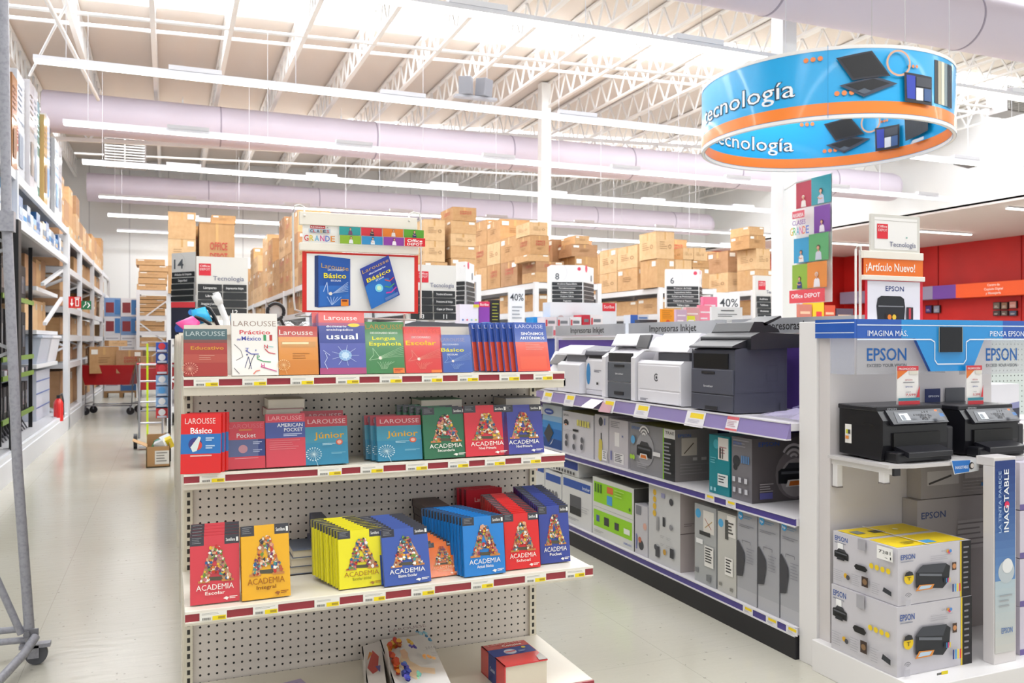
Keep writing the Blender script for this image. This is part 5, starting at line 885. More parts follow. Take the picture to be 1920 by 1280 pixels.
# inkjets facing the camera side
def inkjet(x0, x1, y0, y1, z0, z1, label, extra=True):
    t = T('inkjet_printer', label, 'printer', ((x0+x1)/2, (y0+y1)/2, z0)); K = M('#16161b', .32); K2 = M('#1f1f25', .3); h = z1-z0; w_ = x1-x0
    g = G(); g.prism([(x0, y0+.03, z0+.004), (x0, y1, z0+.012), (x0, y1, z1-.01), (x0, y0+.05, z1-.012), (x0, y0+.02, z1-.05), (x0, y0+.02, z0+.3*h)], (w_, 0, 0), K); g.build('body', t, bevel=.005)
    g = G(); g.box((x0-.004, y0+.045, z1-.018), (x1+.004, y1+.005, z1), K2); g.build('scanner_lid', t, bevel=.004)
    g = G(); P = [(x0+.1*w_, y0+.0, z1-.062), (x0+.1*w_, y0+.012, z1-.07), (x0+.1*w_, y0+.05, z1-.02), (x0+.1*w_, y0+.04, z1-.014)]; g.prism(P, (.86*w_, 0, 0), K2)
    U = Vector((1, 0, 0)); V = (Vector(P[3])-Vector(P[0])); fr = Fr(g, Vector(P[0]), U, V, .86*w_, V.length, .001)
    fr.poly([(.08, .08), (.96, .1), (.93, .86), (.12, .84)], M('#4c4e54', .25)); fr.rect(.18, .22, .34, .72, M('#dfe6ea', .2)); fr.rect(.2, .26, .26, .6, '#8a9098')
    for i in range(9): fr.rect(.56+.045*(i % 3), .25+.18*(i//3), .585+.045*(i % 3), .36+.18*(i//3), '#1c1c20')
    for i in range(4): fr.rect(.38+.04*i, .4, .4+.04*i, .5, '#1c1c20')
    fr.rect(.78, .62, .83, .74, '#e0702a'); fr.rect(.82, .22, .9, .46, '#3c6ea8'); g.build('control_panel', t)
    g = G(); g.box((x0+.14*w_, y0+.012, z0+.27*h), (x0+.86*w_, y0+.021, z0+.52*h), M('#050507', .5)); g.build('paper_output', t)
    g = G(); g.prism([(x0+.16*w_, y0-.05, z0+.2*h), (x0+.16*w_, y0+.03, z0+.3*h), (x0+.16*w_, y0+.03, z0+.24*h), (x0+.16*w_, y0-.05, z0+.1*h)], (.68*w_, 0, 0), K2); g.build('output_tray', t, bevel=.003)
    g = G(); g.box((x0+.05*w_, y0-.03, z0+.001), (x0+.9*w_, y0+.03, z0+.2*h), K); g.build('cassette_tray', t, bevel=.006)
    g = G(); g.box((x1-.002, y0+.02, z0+.003), (x1+.035, y1-.08, z0+.6*h), K2); g.build('ink_tank', t, bevel=.008)
    g = G(); fr = Fr(g, (x0, y1, z0), (0, -1, 0), (0, 0, 1), y1-y0, h, .001)
    if extra: fr.rect(.13, .26, .27, .62, '#e9e6e0'); fr.rect(.15, .44, .2, .52, '#c8c83a'); fr.rect(.2, .44, .25, .52, '#444'); fr.rect(.15, .34, .22, .4, '#e08a3c'); fr.poly([(.52, .66), (.56, .7), (.78, .66), (.74, .62)], '#050507')
    f3 = Fr(g, (x0+.1*w_, y0+.045, z1-.016), (1, 0, 0), (0, 0, 1), .3, .012, .001); f3.text('EPSON', .05, .2, .2, .6, '#b8bac0', 1); g.build('marking', t)
    return t
a = onZ(1690, 858, zsh); pa = onZ(1582, 838, zsh)
xk0 = 2.40; yk0 = 2.30; xk1 = onY(1800, 840, yk0).x
inkjet(xk0+.015, 2.735, 2.315, 2.55, zsh, onX(1640, 762, 2.415).z, 'black all-in-one inkjet printer with keypad on the white corner shelf')
inkjet(2.83, 3.12, 2.315, 2.55, zsh+.001, 1.045, 'second black inkjet printer cut off by the right edge of the picture', False)
def leaflet(name, x0, x1, y, z0, z1, des, label, base='#e9e6e4', lean=.01, yaw=0):
    g = G(); g.box((x0, y, z0), (x1, y+.003, z1), M(base, .3)); fr = Fr(g, (x0, y, z0), (1, 0, 0), (0, 0, 1), x1-x0, z1-z0, .0006); fr.draw(des); return tag(g.build(name, loc=((x0+x1)/2, y, z0)), label, 'price card')
PRO = lambda p: [('rect', 0, .88, 1, 1, '#cf3a44'), ('poly', [(0, .88), (.5, .88), (0, .66)], '#e0742c'), ('rect', .55, .78, .95, .88, '#d9d4c8'), ('text', 'PROMOCIÓN', .06, .86, .9, .055, '#f6e9e8', 1), ('text', 'EPSON', .36, .68, .62, .035, '#b0484e', 1), ('lines', .25, .54, .8, .58, 1, '#77757c', .5), ('text', 'EPSON', .36, .68, .44, .035, '#4a5a9a', 1), ('text', p, .36, .82, .22, .06, '#b8323e', 1), ('text', 'CADA', .36, .6, .31, .03, '#8a8890', 1), ('poly', [(1, .5), (1, .18), (.84, .18)], '#cf3a44'), ('rect', 0, .1, 1, .17, '#3a8a9a'), ('rect', 0, 0, 1, .09, '#cf3a44')]
zt_ = onX(1640, 762, 2.415).z+.001
a, b_ = onY(1682, 764, 2.40), onY(1722, 764, 2.40); g0 = onY(1700, 686, 2.40)
leaflet('price_card', a.x, b_.x, 2.40, zt_, g0.z, PRO('7,599'), 'red and white promotion card standing on the front black inkjet printer')
a, b_ = onY(1812, 757, 2.40), onY(1841, 757, 2.40); leaflet('price_card', a.x, b_.x, 2.40, 1.046, onY(1820, 686, 2.40).z+.002, PRO('5,399'), 'red and white promotion card standing on the right-hand black printer')
a, b_ = onY(1735, 760, 2.55), onY(1763, 728, 2.55); leaflet('leaflet', a.x, b_.x, 2.55, zsh+.001, b_.z, [('rect', 0, 0, 1, 1, '#1d2a5c'), ('text', 'EPSON', .2, .9, .86, .03, '#dfe4f0', 1), ('disc', .5, .72, .1, '#6a8a78')], 'navy leaflet standing against the back panel between the black printers', '#1d2a5c')
a, b_ = onY(1774, 760, 2.56), onY(1810, 726, 2.56); leaflet('leaflet', a.x, b_.x, 2.562, zsh+.001, b_.z, [], 'plain dark grey panel card behind the right-hand black printer', '#4b4c52')
# second aisle seen through the gap at the far right
gp2 = T('gondola_shelving', 'white pegboard wall unit seen past the corner display at the right edge', 'shelving unit', (4.6, 3.6, 0))
g = G(); g.box((4.3, 3.4, 0), (6.5, 3.44, 1.335), pegboard('#c9d2cc', pitch=.03, off=(.01, .01))); g.build('back_panel', gp2); g = G(); g.box((4.3, 3.0, .85), (6.5, 3.4, .87), PW); g.build('shelf', gp2)
g = G(); g.box((3.3, 2.9, .0), (4.3, 3.2, .86), PW2); g.build('base', gp2)
pbox('printer_box', 3.52, 3.95, 2.95, 3.15, .861, 1.08, '#e6e4e8', 'white box with a red round logo at the right edge of the picture', {'-Y': [('disc', .14, .78, .1, '#d0283c'), ('poly', [(.3, .1), (.6, .5), (1, .6), (1, .1)], '#8d90b8'), ('poly', [(.4, .1), (.66, .4), (1, .46), (1, .1)], '#3a3c4c')]}, None)
pbox('printer_box', 3.68, 3.98, 3.16, 3.38, .872, 1.28, '#24388c', 'dark blue box standing behind the white one at the right edge', {'-Y': [('lines', .1, .4, .6, .6, 3, '#7c8cc8', .4)]}, None)
g = G(); g.box((3.45, 3.1, 1.17), (3.75, 3.14, 1.185), M('#fffdf6', .5, emit=6)); tag(g.build('shelf_light'), 'short bright strip light glowing behind the hanging logo panel', 'light')
for i in range(4):
    pbox('printer_box', 2.95, 3.4, 2.2, 2.33, ZD+.18*i+.001*i, ZD+.18*(i+1), '#cfc8d6', ['lowest', 'second', 'third', 'topmost'][i]+' lilac printer box in the stack at the right edge beside the ink banner', {'-Y': [('rect', 0, .0, 1, .12, '#6a5a98'), ('printer', .1, .2, .5, .8, '#2c2a3c', '#d8d4e0', '#7c6ab0')]}, 'lilac boxes at the right edge')
# ------------------------------------------------------------------ sign frames above the corner unit
t = T('sign_frame', 'orange banner, printer poster and framed category sign on a wire stand', 'sign', (2.7, 2.66, ztop)); ys = 2.66
FX = lambda px: onY(px, 500, ys).x; FZ = lambda py, px=1670: onY(px, py, ys).z
x0, x1 = FX(1623), FX(1730)
g = G(); z0, z1 = ztop+.002, FZ(525); g.box((x0, ys, z0), (x1, ys+.004, z1), M('#d8283c', .4)); fr = Fr(g, (x0, ys, z0), (1, 0, 0), (0, 0, 1), x1-x0, z1-z0, .0006); fr.rect(.03, 0, .95, .97, '#e9e7ee'); fr.text('EPSON', .34, .66, .74, .12, '#2e3f7c', .01)
fr.poly([(.2, .02), (.66, .02), (.68, .36), (.66, .56), (.6, .62), (.26, .62), (.2, .56), (.18, .38)], '#222327'); fr.rect(.21, .36, .65, .39, '#85868a'); fr.rect(.33, .0, .56, .2, '#2a1c14'); fr.disc(.4, .12, .035, '#e8832a'); fr.disc(.48, .12, .035, '#e8c23a'); fr.rect(.32, .0, .58, .06, '#e8d23a'); fr.rect(.69, .04, .81, .36, '#33262c'); fr.rect(.73, .08, .77, .34, '#c83c4a'); g.build('poster', t)
g = G(); za, zb_ = FZ(517), FZ(486); g.box((FX(1619), ys-.004, za), (FX(1729), ys, zb_), M('#ee7420', .4)); fr = Fr(g, (FX(1619), ys-.004, za), (1, 0, 0), (0, 0, 1), FX(1729)-FX(1619), zb_-za, .0006); fr.text('¡Artículo Nuevo!', .03, .86, .27, .5, '#fbf1e8', .012); g.build('orange_banner', t)
g = G(); g.box((FX(1617), ys-.008, FZ(526)), (FX(1732), ys+.008, FZ(517)), WR); g.build('lower_rail', t, bevel=.002)
g = G(); g.box((FX(1617), ys-.008, FZ(486)), (FX(1729), ys+.008, FZ(472)), WR); g.build('upper_rail', t, bevel=.002)
g = G(); z0, z1 = FZ(472), FZ(403); xa, xb = FX(1633), FX(1724); g.box((xa, ys-.002, z0), (xb, ys+.01, z1), M('#d5d2ca', .4)); fr = Fr(g, (xa, ys-.002, z0), (1, 0, 0), (0, 0, 1), xb-xa, z1-z0, .0006)
fr.rect(.06, .06, .94, .92, M('#efece8', .3)); fr.line([(.06, .84), (.94, .84)], .006, '#b8b4ac'); fr.rect(.11, .34, .33, .74, '#dc2433'); fr.text('Office', .13, .31, .64, .07, '#f6d8d8', 1); fr.text('DEPOT', .13, .31, .54, .07, '#f6d8d8', 1)
fr.text('Tecnología', .36, .9, .14, .14, '#55587c', 0); fr.disc(.71, .4, .012, '#4a9a8c'); g.build('category_sign', t, bevel=.002)
WM = M('#e6e2dc', .3)
g = G(); g.tube([Vector((FX(1608), ys+.01, ztop)), Vector((FX(1608), ys+.01, FZ(470))), Vector((FX(1611), ys+.01, FZ(463))), Vector((FX(1617), ys+.01, FZ(465))), Vector((FX(1618), ys+.01, FZ(480)))], .0045, WM, 8); g.tube([Vector((FX(1620), ys+.02, ztop)), Vector((FX(1620), ys+.02, FZ(470)))], .006, WM, 8); g.build('wire_frame', t)
# ------------------------------------------------------------------ round hanging sign
RC = (5.80, 6.34); RR = 1.13; zb_, zt_ = 3.13, 3.73
t = T('hanging_sign', 'big blue and orange ring-shaped sign hanging from the ceiling', 'sign', (RC[0], RC[1], zb_))
CY, ORG, RIM = M('#12a8e6', .35, coat=.3), M('#f58427', .35, coat=.3), M('#e9e7e4', .4)
def ring_band(r, z0, z1, m, inner=False, n=96):
    g.add([(RC[0]+r*math.cos(2*math.pi*i/n), RC[1]+r*math.sin(2*math.pi*i/n), z) for z in (z0, z1) for i in range(n)], [((i, (i+1) % n, n+(i+1) % n, n+i) if not inner else (n+i, n+(i+1) % n, (i+1) % n, i)) for i in range(n)], m, True)
g = G(); ring_band(RR, zb_, zt_, CY); ring_band(RR-.025, zb_, zt_, CY, True)
n = 96; g.add([(RC[0]+r*math.cos(2*math.pi*i/n), RC[1]+r*math.sin(2*math.pi*i/n), z) for z, r in ((zt_, RR), (zt_, RR-.025), (zb_, RR), (zb_, RR-.025)) for i in range(n)], [(i, (i+1) % n, n+(i+1) % n, n+i) for i in range(n)]+[(2*n+i, 3*n+i, 3*n+(i+1) % n, 2*n+(i+1) % n) for i in range(n)], RIM)
g.build('band', t)
g = G(); ring_band(RR+.003, zb_+.035, zb_+.135, ORG); ring_band(RR-.028, zb_+.035, zb_+.135, ORG, True); ring_band(RR+.004, zb_, zb_+.03, RIM); ring_band(RR-.029, zb_, zb_+.03, RIM, True); ring_band(RR+.004, zt_-.03, zt_, RIM); g.build('stripe', t)
def wrap(ang0, inner):     # graphics bent round the ring: s = metres along the surface from ang0
    g = G(); gg = G(); W_ = 3.2; fr = Fr(gg, (0, 0, 0), (1, 0, 0), (0, 0, 1), W_, .6, .0008)
    return g, gg, fr
def bend(gg, ang0, inner, name, label=None):
    r = RR-.0265 if inner else RR+.0015
    out = G(); import bmesh
    bm = bmesh.new(); vs = [bm.verts.new(v) for v in gg.v]; bm.verts.ensure_lookup_table()
    for f, mi_ in zip(gg.f, gg.m):
        try: q = bm.faces.new([vs[i] for i in f]); q.material_index = mi_
        except ValueError: pass
    x = .03
    while x < 3.4:
        bmesh.ops.bisect_plane(bm, geom=list(bm.verts)+list(bm.edges)+list(bm.faces), plane_co=(x, 0, 0), plane_no=(1, 0, 0)); x += .04
    bm.verts.index_update(); gg.v = [tuple(v.co) for v in bm.verts]; gg.f = [tuple(v.index for v in f.verts) for f in bm.faces]; gg.m = [f.material_index for f in bm.faces]; gg.sm = [False]*len(gg.f); bm.free()
    for vtx in gg.v:
        s, d, z = vtx; rad = r+d*2 if inner else r-d*2
        a = ang0-(s/RR) if inner else ang0+(s/RR)
        out.v.append((RC[0]+rad*math.cos(a), RC[1]+rad*math.sin(a), zb_+z))
    out.f, out.m, out.sm, out.mats = gg.f, gg.m, gg.sm, gg.mats
    return out.build(name, t)
def ring_art(fr, skip=0):
    for i in range(3): fr.disc(.412+.017*i, .84, .0062, '#f08a4a'); fr.disc(.485+.017*i, .34, .0062, '#f08a4a'); fr.disc(.668+.010*i, .72, .004, '#f08a4a')
    fr.poly([(.489, .44), (.547, .27), (.632, .46), (.573, .55)], '#3c4454'); fr.poly([(.503, .44), (.548, .33), (.612, .46), (.57, .52)], '#15161b'); fr.poly([(.53, .35), (.548, .31), (.566, .35), (.548, .39)], '#55606e')
    fr.poly([(.4825, .82), (.566, .90), (.612, .56), (.52, .50)], '#2a2c36'); fr.poly([(.491, .80), (.563, .875), (.605, .58), (.523, .53)], '#101116')
    fr.ring(.634, .74, .033, .005, '#d8a888', 28)
    fr.poly([(.648, .62), (.735, .6), (.735, .20), (.65, .22)], '#22232b'); fr.poly([(.654, .585), (.68, .58), (.68, .26), (.656, .265)], '#2a3fae'); fr.rect(.682, .25, .704, .42, '#dfe2e6'); fr.rect(.682, .44, .73, .57, '#3c3f48'); fr.rect(.706, .25, .73, .42, '#3a5a8c')
TXT = lambda fr: (fr.text('tecnología', .04, .385, .36, .26, '#15405c', .03), fr.text('tecnología', .04, .385, .365, .255, '#f2f6f8', 0))
# finer geometry so the wrapped lettering follows the curve
angN = math.atan2(-RC[1], -RC[0])              # towards the camera
gg = G(); fr = Fr(gg, (0, 0, 0), (1, 0, 0), (0, 0, 1), 3.3, .6, .0008); TXT(fr); ring_art(fr); fr.rect(.463, .0, .4642, 1, '#0f8cc8'); bend(gg, angN-1.32, False, 'printed_lettering')
gg = G(); fr = Fr(gg, (0, 0, 0), (1, 0, 0), (0, 0, 1), 3.3, .6, .0008); TXT(fr); ring_art(fr); fr.poly([(.755, .8), (.86, .78), (.86, .34), (.76, .28)], '#1b1c22'); fr.poly([(.79, .26), (.84, .27), (.84, .22), (.78, .2)], '#c8ccd0'); fr.rect(.88, .5, .91, .75, '#1b1c22'); bend(gg, angN+math.pi+1.40, True, 'printed_lettering')
g = G()
gg = G(); fr = Fr(gg, (0, 0, 0), (1, 0, 0), (0, 0, 1), .3, .6, .0008)
for i, c_ in enumerate(['#3a3c40', '#b8b29c', '#e4e0cc', '#8a9aa0', '#22303c', '#1c2430']): fr.rect(i/6, .27, (i+1)/6, .88, c_)
bend(gg, angN-1.32+2.5/RR, False, 'printed_lettering')
for a in (0, 2.1, 4.2):
    g = G(); x, y = RC[0]+RR*math.cos(a+angN+.6), RC[1]+RR*math.sin(a+angN+.6); g.cyl((x, y, zt_), (x, y, RZ(x)), .003, '#c8c6c4', 6); g.build('suspension_wire', t)
# ------------------------------------------------------------------ photo banner on the column
xb = 6.44; t = T('photo_banner', 'tall banner of coloured portrait tiles hanging on the near column', 'banner', (xb, 7.2, 1.7))
pa, pb = onX(1493, 342, xb), onX(1560, 327, xb); z1 = pa.z; z0 = onX(1496, 569, xb).z
g = G(); g.box((xb, pb.y, z0), (xb+.004, pa.y, z1), '#f2f0ee'); fr = Fr(g, (xb, pa.y, z0), (0, -1, 0), (0, 0, 1), pa.y-pb.y, z1-z0, .002)
R_ = [(.0, .78, .44, .99, '#b8304a', '#ece4dc', '#e8e0d0'), (.46, .78, 1, 1, '#2f98a4', '#c6cede', '#4a342a'), (.56, .55, 1, .765, '#7a3c9c', '#efe6ee', '#6a3a2c'), (0, .33, .44, .53, '#2f9ac8', '#f0ece8', '#2a1c1a'), (.46, .33, 1, .545, '#5aa86a', '#c8ccd8', '#4a382c'), (0, .115, .44, .315, '#8ab03a', '#37427c', '#3a2a22'), (.46, .115, 1, .32, '#e08a3a', '#e8e4e8', '#d8ccc0')]
for i, (u0, v0, u1, v1_, bg, sh_, hr) in enumerate(R_): fr.rect(u0, v0, u1, v1_, bg); fr.person((u0+u1)/2, v0+.005, .27*(u1-u0)/.44*.85, sh_, hr, arm=i % 2)
fr.rect(.05, .69, .4, .75, '#e05a6a'); fr.text('REGRESA', .08, .38, .7, .03, '#fff', 1); fr.text('CLASES', .06, .44, .635, .04, '#8a5aa8', 1); 
for i, (ch, c_) in enumerate(zip('GRANDE', ['#e0b83a', '#5ab86a', '#4aa8d0', '#d85a9a', '#e07a3a', '#5a7ad0'])): fr.text(ch, .0+.095*i, .085+.095*i, .555, .065, c_, 1)
fr.rect(0, 0, 1, .105, '#e04a54'); fr.text('Office DEPOT', .06, .88, .04, .035, '#fff', 1); g.build('banner_sheet', t)
g = G(); g.cyl((xb+.0, pa.y-.0, z1), (xb+.0, pb.y, z1), .01, '#d8d8d8', 8); g.cyl((xb, pa.y, z1), (6.64, 7.88, z1), .008, '#d8d8d8', 8); g.build('hanging_rod', t)
# ------------------------------------------------------------------ cartons (shared meshes, one object each)
CT = [noisy('carton_%d' % i, a, b_, 6, .75, 4, .3, .7) for i, (a, b_) in enumerate([('#cca579', '#c2996b'), ('#be9467', '#b3895b'), ('#d8b68c', '#cfaa7e'), ('#b38a66', '#a87f5a')])]
TAPE = M('#c79c64', .3); INK = M('#8a6540', .7); STK = M('#ece8e0', .5)
def carton_mesh(i):
    g = G(); m_ = CT[i % 4]; g.box((0, 0, 0), (1, 1, 1), m_)
    for ax in range(2):     # marks on the -Y and -X faces
        F = faces_of(g, 0, 0, 0, 1, 1, 1, .004); f = F['-Y' if ax == 0 else '-X']
        f.rect(.46, .7, .54, 1, TAPE); f.line([(0, .985), (1, .985)], .006, INK)
        if i % 3 == 0: f.rect(.7, .74, .93, .92, STK)
        if i % 3 == 1: f.rect(.06, .72, .28, .9, STK); f.lines(.3, .35, .72, .6, 3, INK, .25, i)
        if i % 4 == 2: f.lines(.2, .3, .6, .62, 4, INK, .2, i); f.ring(.75, .45, .08, .02, INK, 12)
        if i == 5 or i == 3: f.text('OFFICE', .3, .8, .62, .11, '#b8443a', 1); f.text('DEPOT', .3, .8, .47, .11, '#b8443a', 1); f.lines(.35, .2, .7, .36, 2, INK, .2)
        F['+X'].rect(.6, .7, .85, .9, STK) if i % 2 == 0 else None
    F['+Z'].rect(0, .46, 1, .54, TAPE)
    o = g.build('cardboard_box', loc=(0, 0, 0)); me = o.data; bpy.data.objects.remove(o); return me
CM = [carton_mesh(i) for i in range(8)]
RD = random.Random(11); CARTONS = [0]
def carton(x0, y0, z0, sx, sy, sz, label, group=None, k=None, rz=0):
    o = bpy.data.objects.new('cardboard_box', CM[RD.randrange(8) if k is None else k]); C.objects.link(o); o.location = (x0, y0, z0+.001); o.scale = (sx, sy, sz-.002); o.rotation_euler = (0, 0, rz)
    CARTONS[0] += 1; return tag(o, label, 'box', group)
def fill(axis, a0, a1, c, depth, z, hs, label, group, wr=(.38, .6), var=.25, skip=0.):
    """a row of stacks along an axis; c = front coordinate; hs = how many high (min,max), box height range"""
    p = a0; (n0, n1, h0, h1) = hs
    while p < a1-.2:
        w_ = min(RD.uniform(*wr), a1-p)
        if RD.random() >= skip:
            zz = z; n = RD.randint(n0, n1)
            for i in range(n):
                h = RD.uniform(h0, h1); dd = RD.uniform(0, .05); ww = w_-RD.uniform(.01, .03)
                if axis == 'Y': carton(c[0]+(dd if c[1] > 0 else 0), p, zz, depth-.06, ww, h, label, group)
                else: carton(p, c[0]+dd, zz, ww, depth-.06, h, label, group)
                zz += h
        p += w_
RW = M('#dfe0e4', .45)
def rack(label, x0, x1, ys, levels, hh=.0, y_brace=True, topz=None):
    t = T('storage_rack', label, 'storage rack', ((x0+x1)/2, ys[0], 0)); zt_ = topz or levels[-1]
    for y in ys:
        for x in (x0, x1):
            g = G(); g.box((x-.035, y-.035, 0), (x+.035, y+.035, zt_), RW); g.build('upright', t)
        g = G(); zz = .2; s = 0
        while zz+.5 < zt_: g.bar((x0 if s else x1, y, zz), (x1 if s else x0, y, zz+.5), .03, RW); zz += .5; s = 1-s
        g.build('cross_brace', t)
    for z in levels:
        for y0, y1 in zip(ys, ys[1:]):
            for x, s in ((x0, -1), (x1, 1)):
                g = G(); g.box((x+s*.0-.02, y0+.03, z-.1), (x+.02, y1-.03, z-.012), RW); g.build('beam', t)
            g = G(); g.box((x0+.02, y0+.02, z-.012), (x1-.02, y1-.02, z), M('#bcbcc0', .5)); g.build('deck', t)
        g = G(); g.box((x0+.02, ys[0]-.03, z-.1), (x1-.02, ys[0]+.01, z-.012), RW); g.build('end_beam', t)
    return t
# left wall racks, fronts facing the aisle (+X)
LX0, LX1 = -2.45, -1.37
lr_ = rack('long white storage rack of brown cartons along the left side of the aisle', LX0, LX1, [13.9, 15.8, 18.3, 20.8, 23.2], [.26, .98, 1.38, 1.8, 2.38, 2.85])
g = G(); g.box((LX1-.02, 13.85, 0), (LX1+.035, 23.2, .2), RW); g.build('kick_board', lr_)
LV = [(.26, 1, 1, .5, .68, 'bottom'), (.98, 1, 1, .2, .3, 'lower'), (1.38, 1, 1, .24, .32, 'middle'), (1.8, 1, 2, .2, .24, 'upper middle'), (2.38, 1, 1, .3, .36, 'upper'), (2.85, 2, 3, .26, .36, 'top')]
for z, n0, n1, h0, h1, nm in LV:
    fill('Y', 13.9, 23.1, (LX0+.25, -1), .79, z, (n0, n1, h0, h1), 'brown carton on the %s level of the left-hand storage rack' % nm, 'cartons on the %s level of the left rack' % nm, (.75, 1.1) if nm != 'top' else (.5, .75), skip=.12 if nm != 'top' else 0)
# near bay, wide opening
nb = rack('tall white storage rack with clear bins at the left edge of the aisle', LX0, LX1, [7.0, 9.3, 13.75], [.26, 2.5, 2.93])
g = G(); g.box((LX1-.03, 9.22, .25), (LX1+.05, 9.38, 2.45), M('#1c1c20', .5)); u = g.build('upright', nb); u['label'] = 'black painted upright'
g = G(); g.box((LX1-.02, 7.0, 0), (LX1+.035, 13.75, .2), RW); k_ = g.build('kick_board', nb); 
lb = 'brown carton on a back shelf of the wide open bay'
for z in (1.0, 1.42, 1.95):
    g = G(); g.box((LX0, 11.6, z-.05), (LX1-.1, 13.7, z), RW); g.build('deck', nb)
fill('Y', 11.7, 13.6, (LX0+.1, -1), .8, 1.95, (1, 1, .35, .45), lb+', upper', 'cartons in the wide bay, upper'); fill('Y', 11.7, 13.6, (LX0+.1, -1), .8, 1.42, (1, 1, .35, .45), lb+', lower', 'cartons in the wide bay, lower')
for a, b_ in (((LX1-.05, 11.7, 1.98), (LX1-.05, 13.7, 2.3)), ((LX1-.05, 11.9, 1.5), (LX1-.05, 13.7, 1.9))): g = G(); g.bar(a, b_, .04, RW); g.build('cross_brace', nb)
# storage bins
for y, lb in ((11.75, 'pale blue plastic storage bin, nearer one of the pair'), (12.8, 'white plastic storage bin with lid, farther one of the pair')):
    t = T('storage_bin', lb, 'plastic bin', (-1.85, y+.45, 1.001)); BN = M('#c3ccdc' if y < 12 else '#e8e8ee', .3)
    g = G(); g.prism([(-2.2, y+.05, 1.001), (-1.5, y+.05, 1.001), (-1.44, y, 1.32), (-2.26, y, 1.32)], (0, .9, 0), BN); g.build('tub', t, bevel=.01); g = G(); g.box((-2.28, y-.02, 1.321), (-1.42, y+.97, 1.36), BN); g.build('lid', t, bevel=.01)
g = G(); g.box((-2.0, 12.2, .262), (-1.55, 13.5, .9), M('#c6cbd8', .35))
for z in (.42, .6, .76): g.box((-1.549, 12.2, z), (-1.545, 13.5, z+.015), '#5a6ea8')
tag(g.build('plastic_storage_box'), 'pale plastic storage box with blue lines on the bottom shelf of the wide bay', 'plastic box')
# big boxed goods on the top shelf of the near bay
TB_ = [(7.05, 8.2, '#e3dfe2', 1.9, '#c8525a', 'huge white box with small red print at the top left corner'), (8.25, 8.95, '#e4e1e4', 1.7, '#9aa0b8', 'second huge white box on the top left shelf'), (9.0, 9.3, '#1c2440', 1.42, '#3a4470', 'tall dark navy box with reflective face on the top shelf'), (9.33, 9.65, '#b98355', .95, '#8a5c38', 'brown upright carton beside the navy box'), (9.68, 9.85, '#c8303a', .6, '#e8d8d0', 'narrow red box low beside the brown upright carton'), (9.9, 10.4, '#d8dce2', 1.15, '#7a8494', 'tall silver white box behind the red one'), (10.45, 10.8, '#cfccd0', 1.2, '#8a7a70', 'pale silver upright box on the top left shelf'), (10.85, 11.2, '#dfe2e6', 1.25, '#8a94a4', 'glossy white box with grey side on the top left shelf'), (11.25, 11.55, '#3f8f96', 1.2, '#d8e8ea', 'tall teal box on the top left shelf'), (11.6, 11.9, '#dcb070', 1.1, '#8a6430', 'orange tan upright box on the top left shelf'), (11.95, 12.3, '#d8dce4', 1.2, '#6a90c0', 'shiny white box with blue band on the top left shelf'), (12.35, 12.6, '#26262e', 1.15, '#55555e', 'narrow black box on the top left shelf'), (12.65, 13.1, '#e4e6ea', 1.05, '#8aa8d0', 'last glossy white box before the carton rack'), (13.15, 13.65, '#d8d6da', 1.1, '#8a8a94', 'pale grey box at the corner where the carton rack begins')]
for i, (ya, yb, c_, h, c2, lb) in enumerate(TB_):
    g = G(); x1 = LX1-.02-.02*(i % 3); g.box((-2.3, ya, 2.931), (x1, yb-.015, 2.93+h), M(c_, .18)); F = faces_of(g, -2.3, ya, 2.931, x1, yb-.015, 2.93+h, .002)
    f = F['+X']; f.rect(.08, .55, .92, .58, c2); f.lines(.12, .62, .8, .88, 5, c2, .3, i); f.rect(.2, .15, .75, .45, c2)
    f = F['-Y']; f.rect(.3, .5, .95, .9, c2); f.lines(.5, .1, .95, .4, 5, c2, .3, i)
    tag(g.build('product_box', loc=(-1.8, ya, 2.931)), lb, 'box')
RD2 = random.Random(4); y = 7.3; i = 0; cs_ = ['#3f6ea8', '#d8dce2', '#c8b090', '#2f5f9c', '#e2e4ea', '#7a8aa0', '#b8c4d8', '#4a90c8']
while y < 13.5:
    w_ = RD2.uniform(.16, .3); h = RD2.uniform(.16, .29); c_ = cs_[i % 8]; g = G(); g.box((-1.9, y, 2.501), (LX1-.03, y+w_-.01, 2.5+h), M(c_, .25)); F = faces_of(g, -1.9, y, 2.501, LX1-.03, y+w_-.01, 2.5+h, .002)['+X']; F.rect(.1, .3, .9, .6, cs_[(i+3) % 8])
    tag(g.build('product_box', loc=(-1.6, y, 2.5)), 'small blue, white or tan packaged box on the shelf under the tall top boxes', 'box', 'small packaged boxes under the top shelf'); y += w_; i += 1
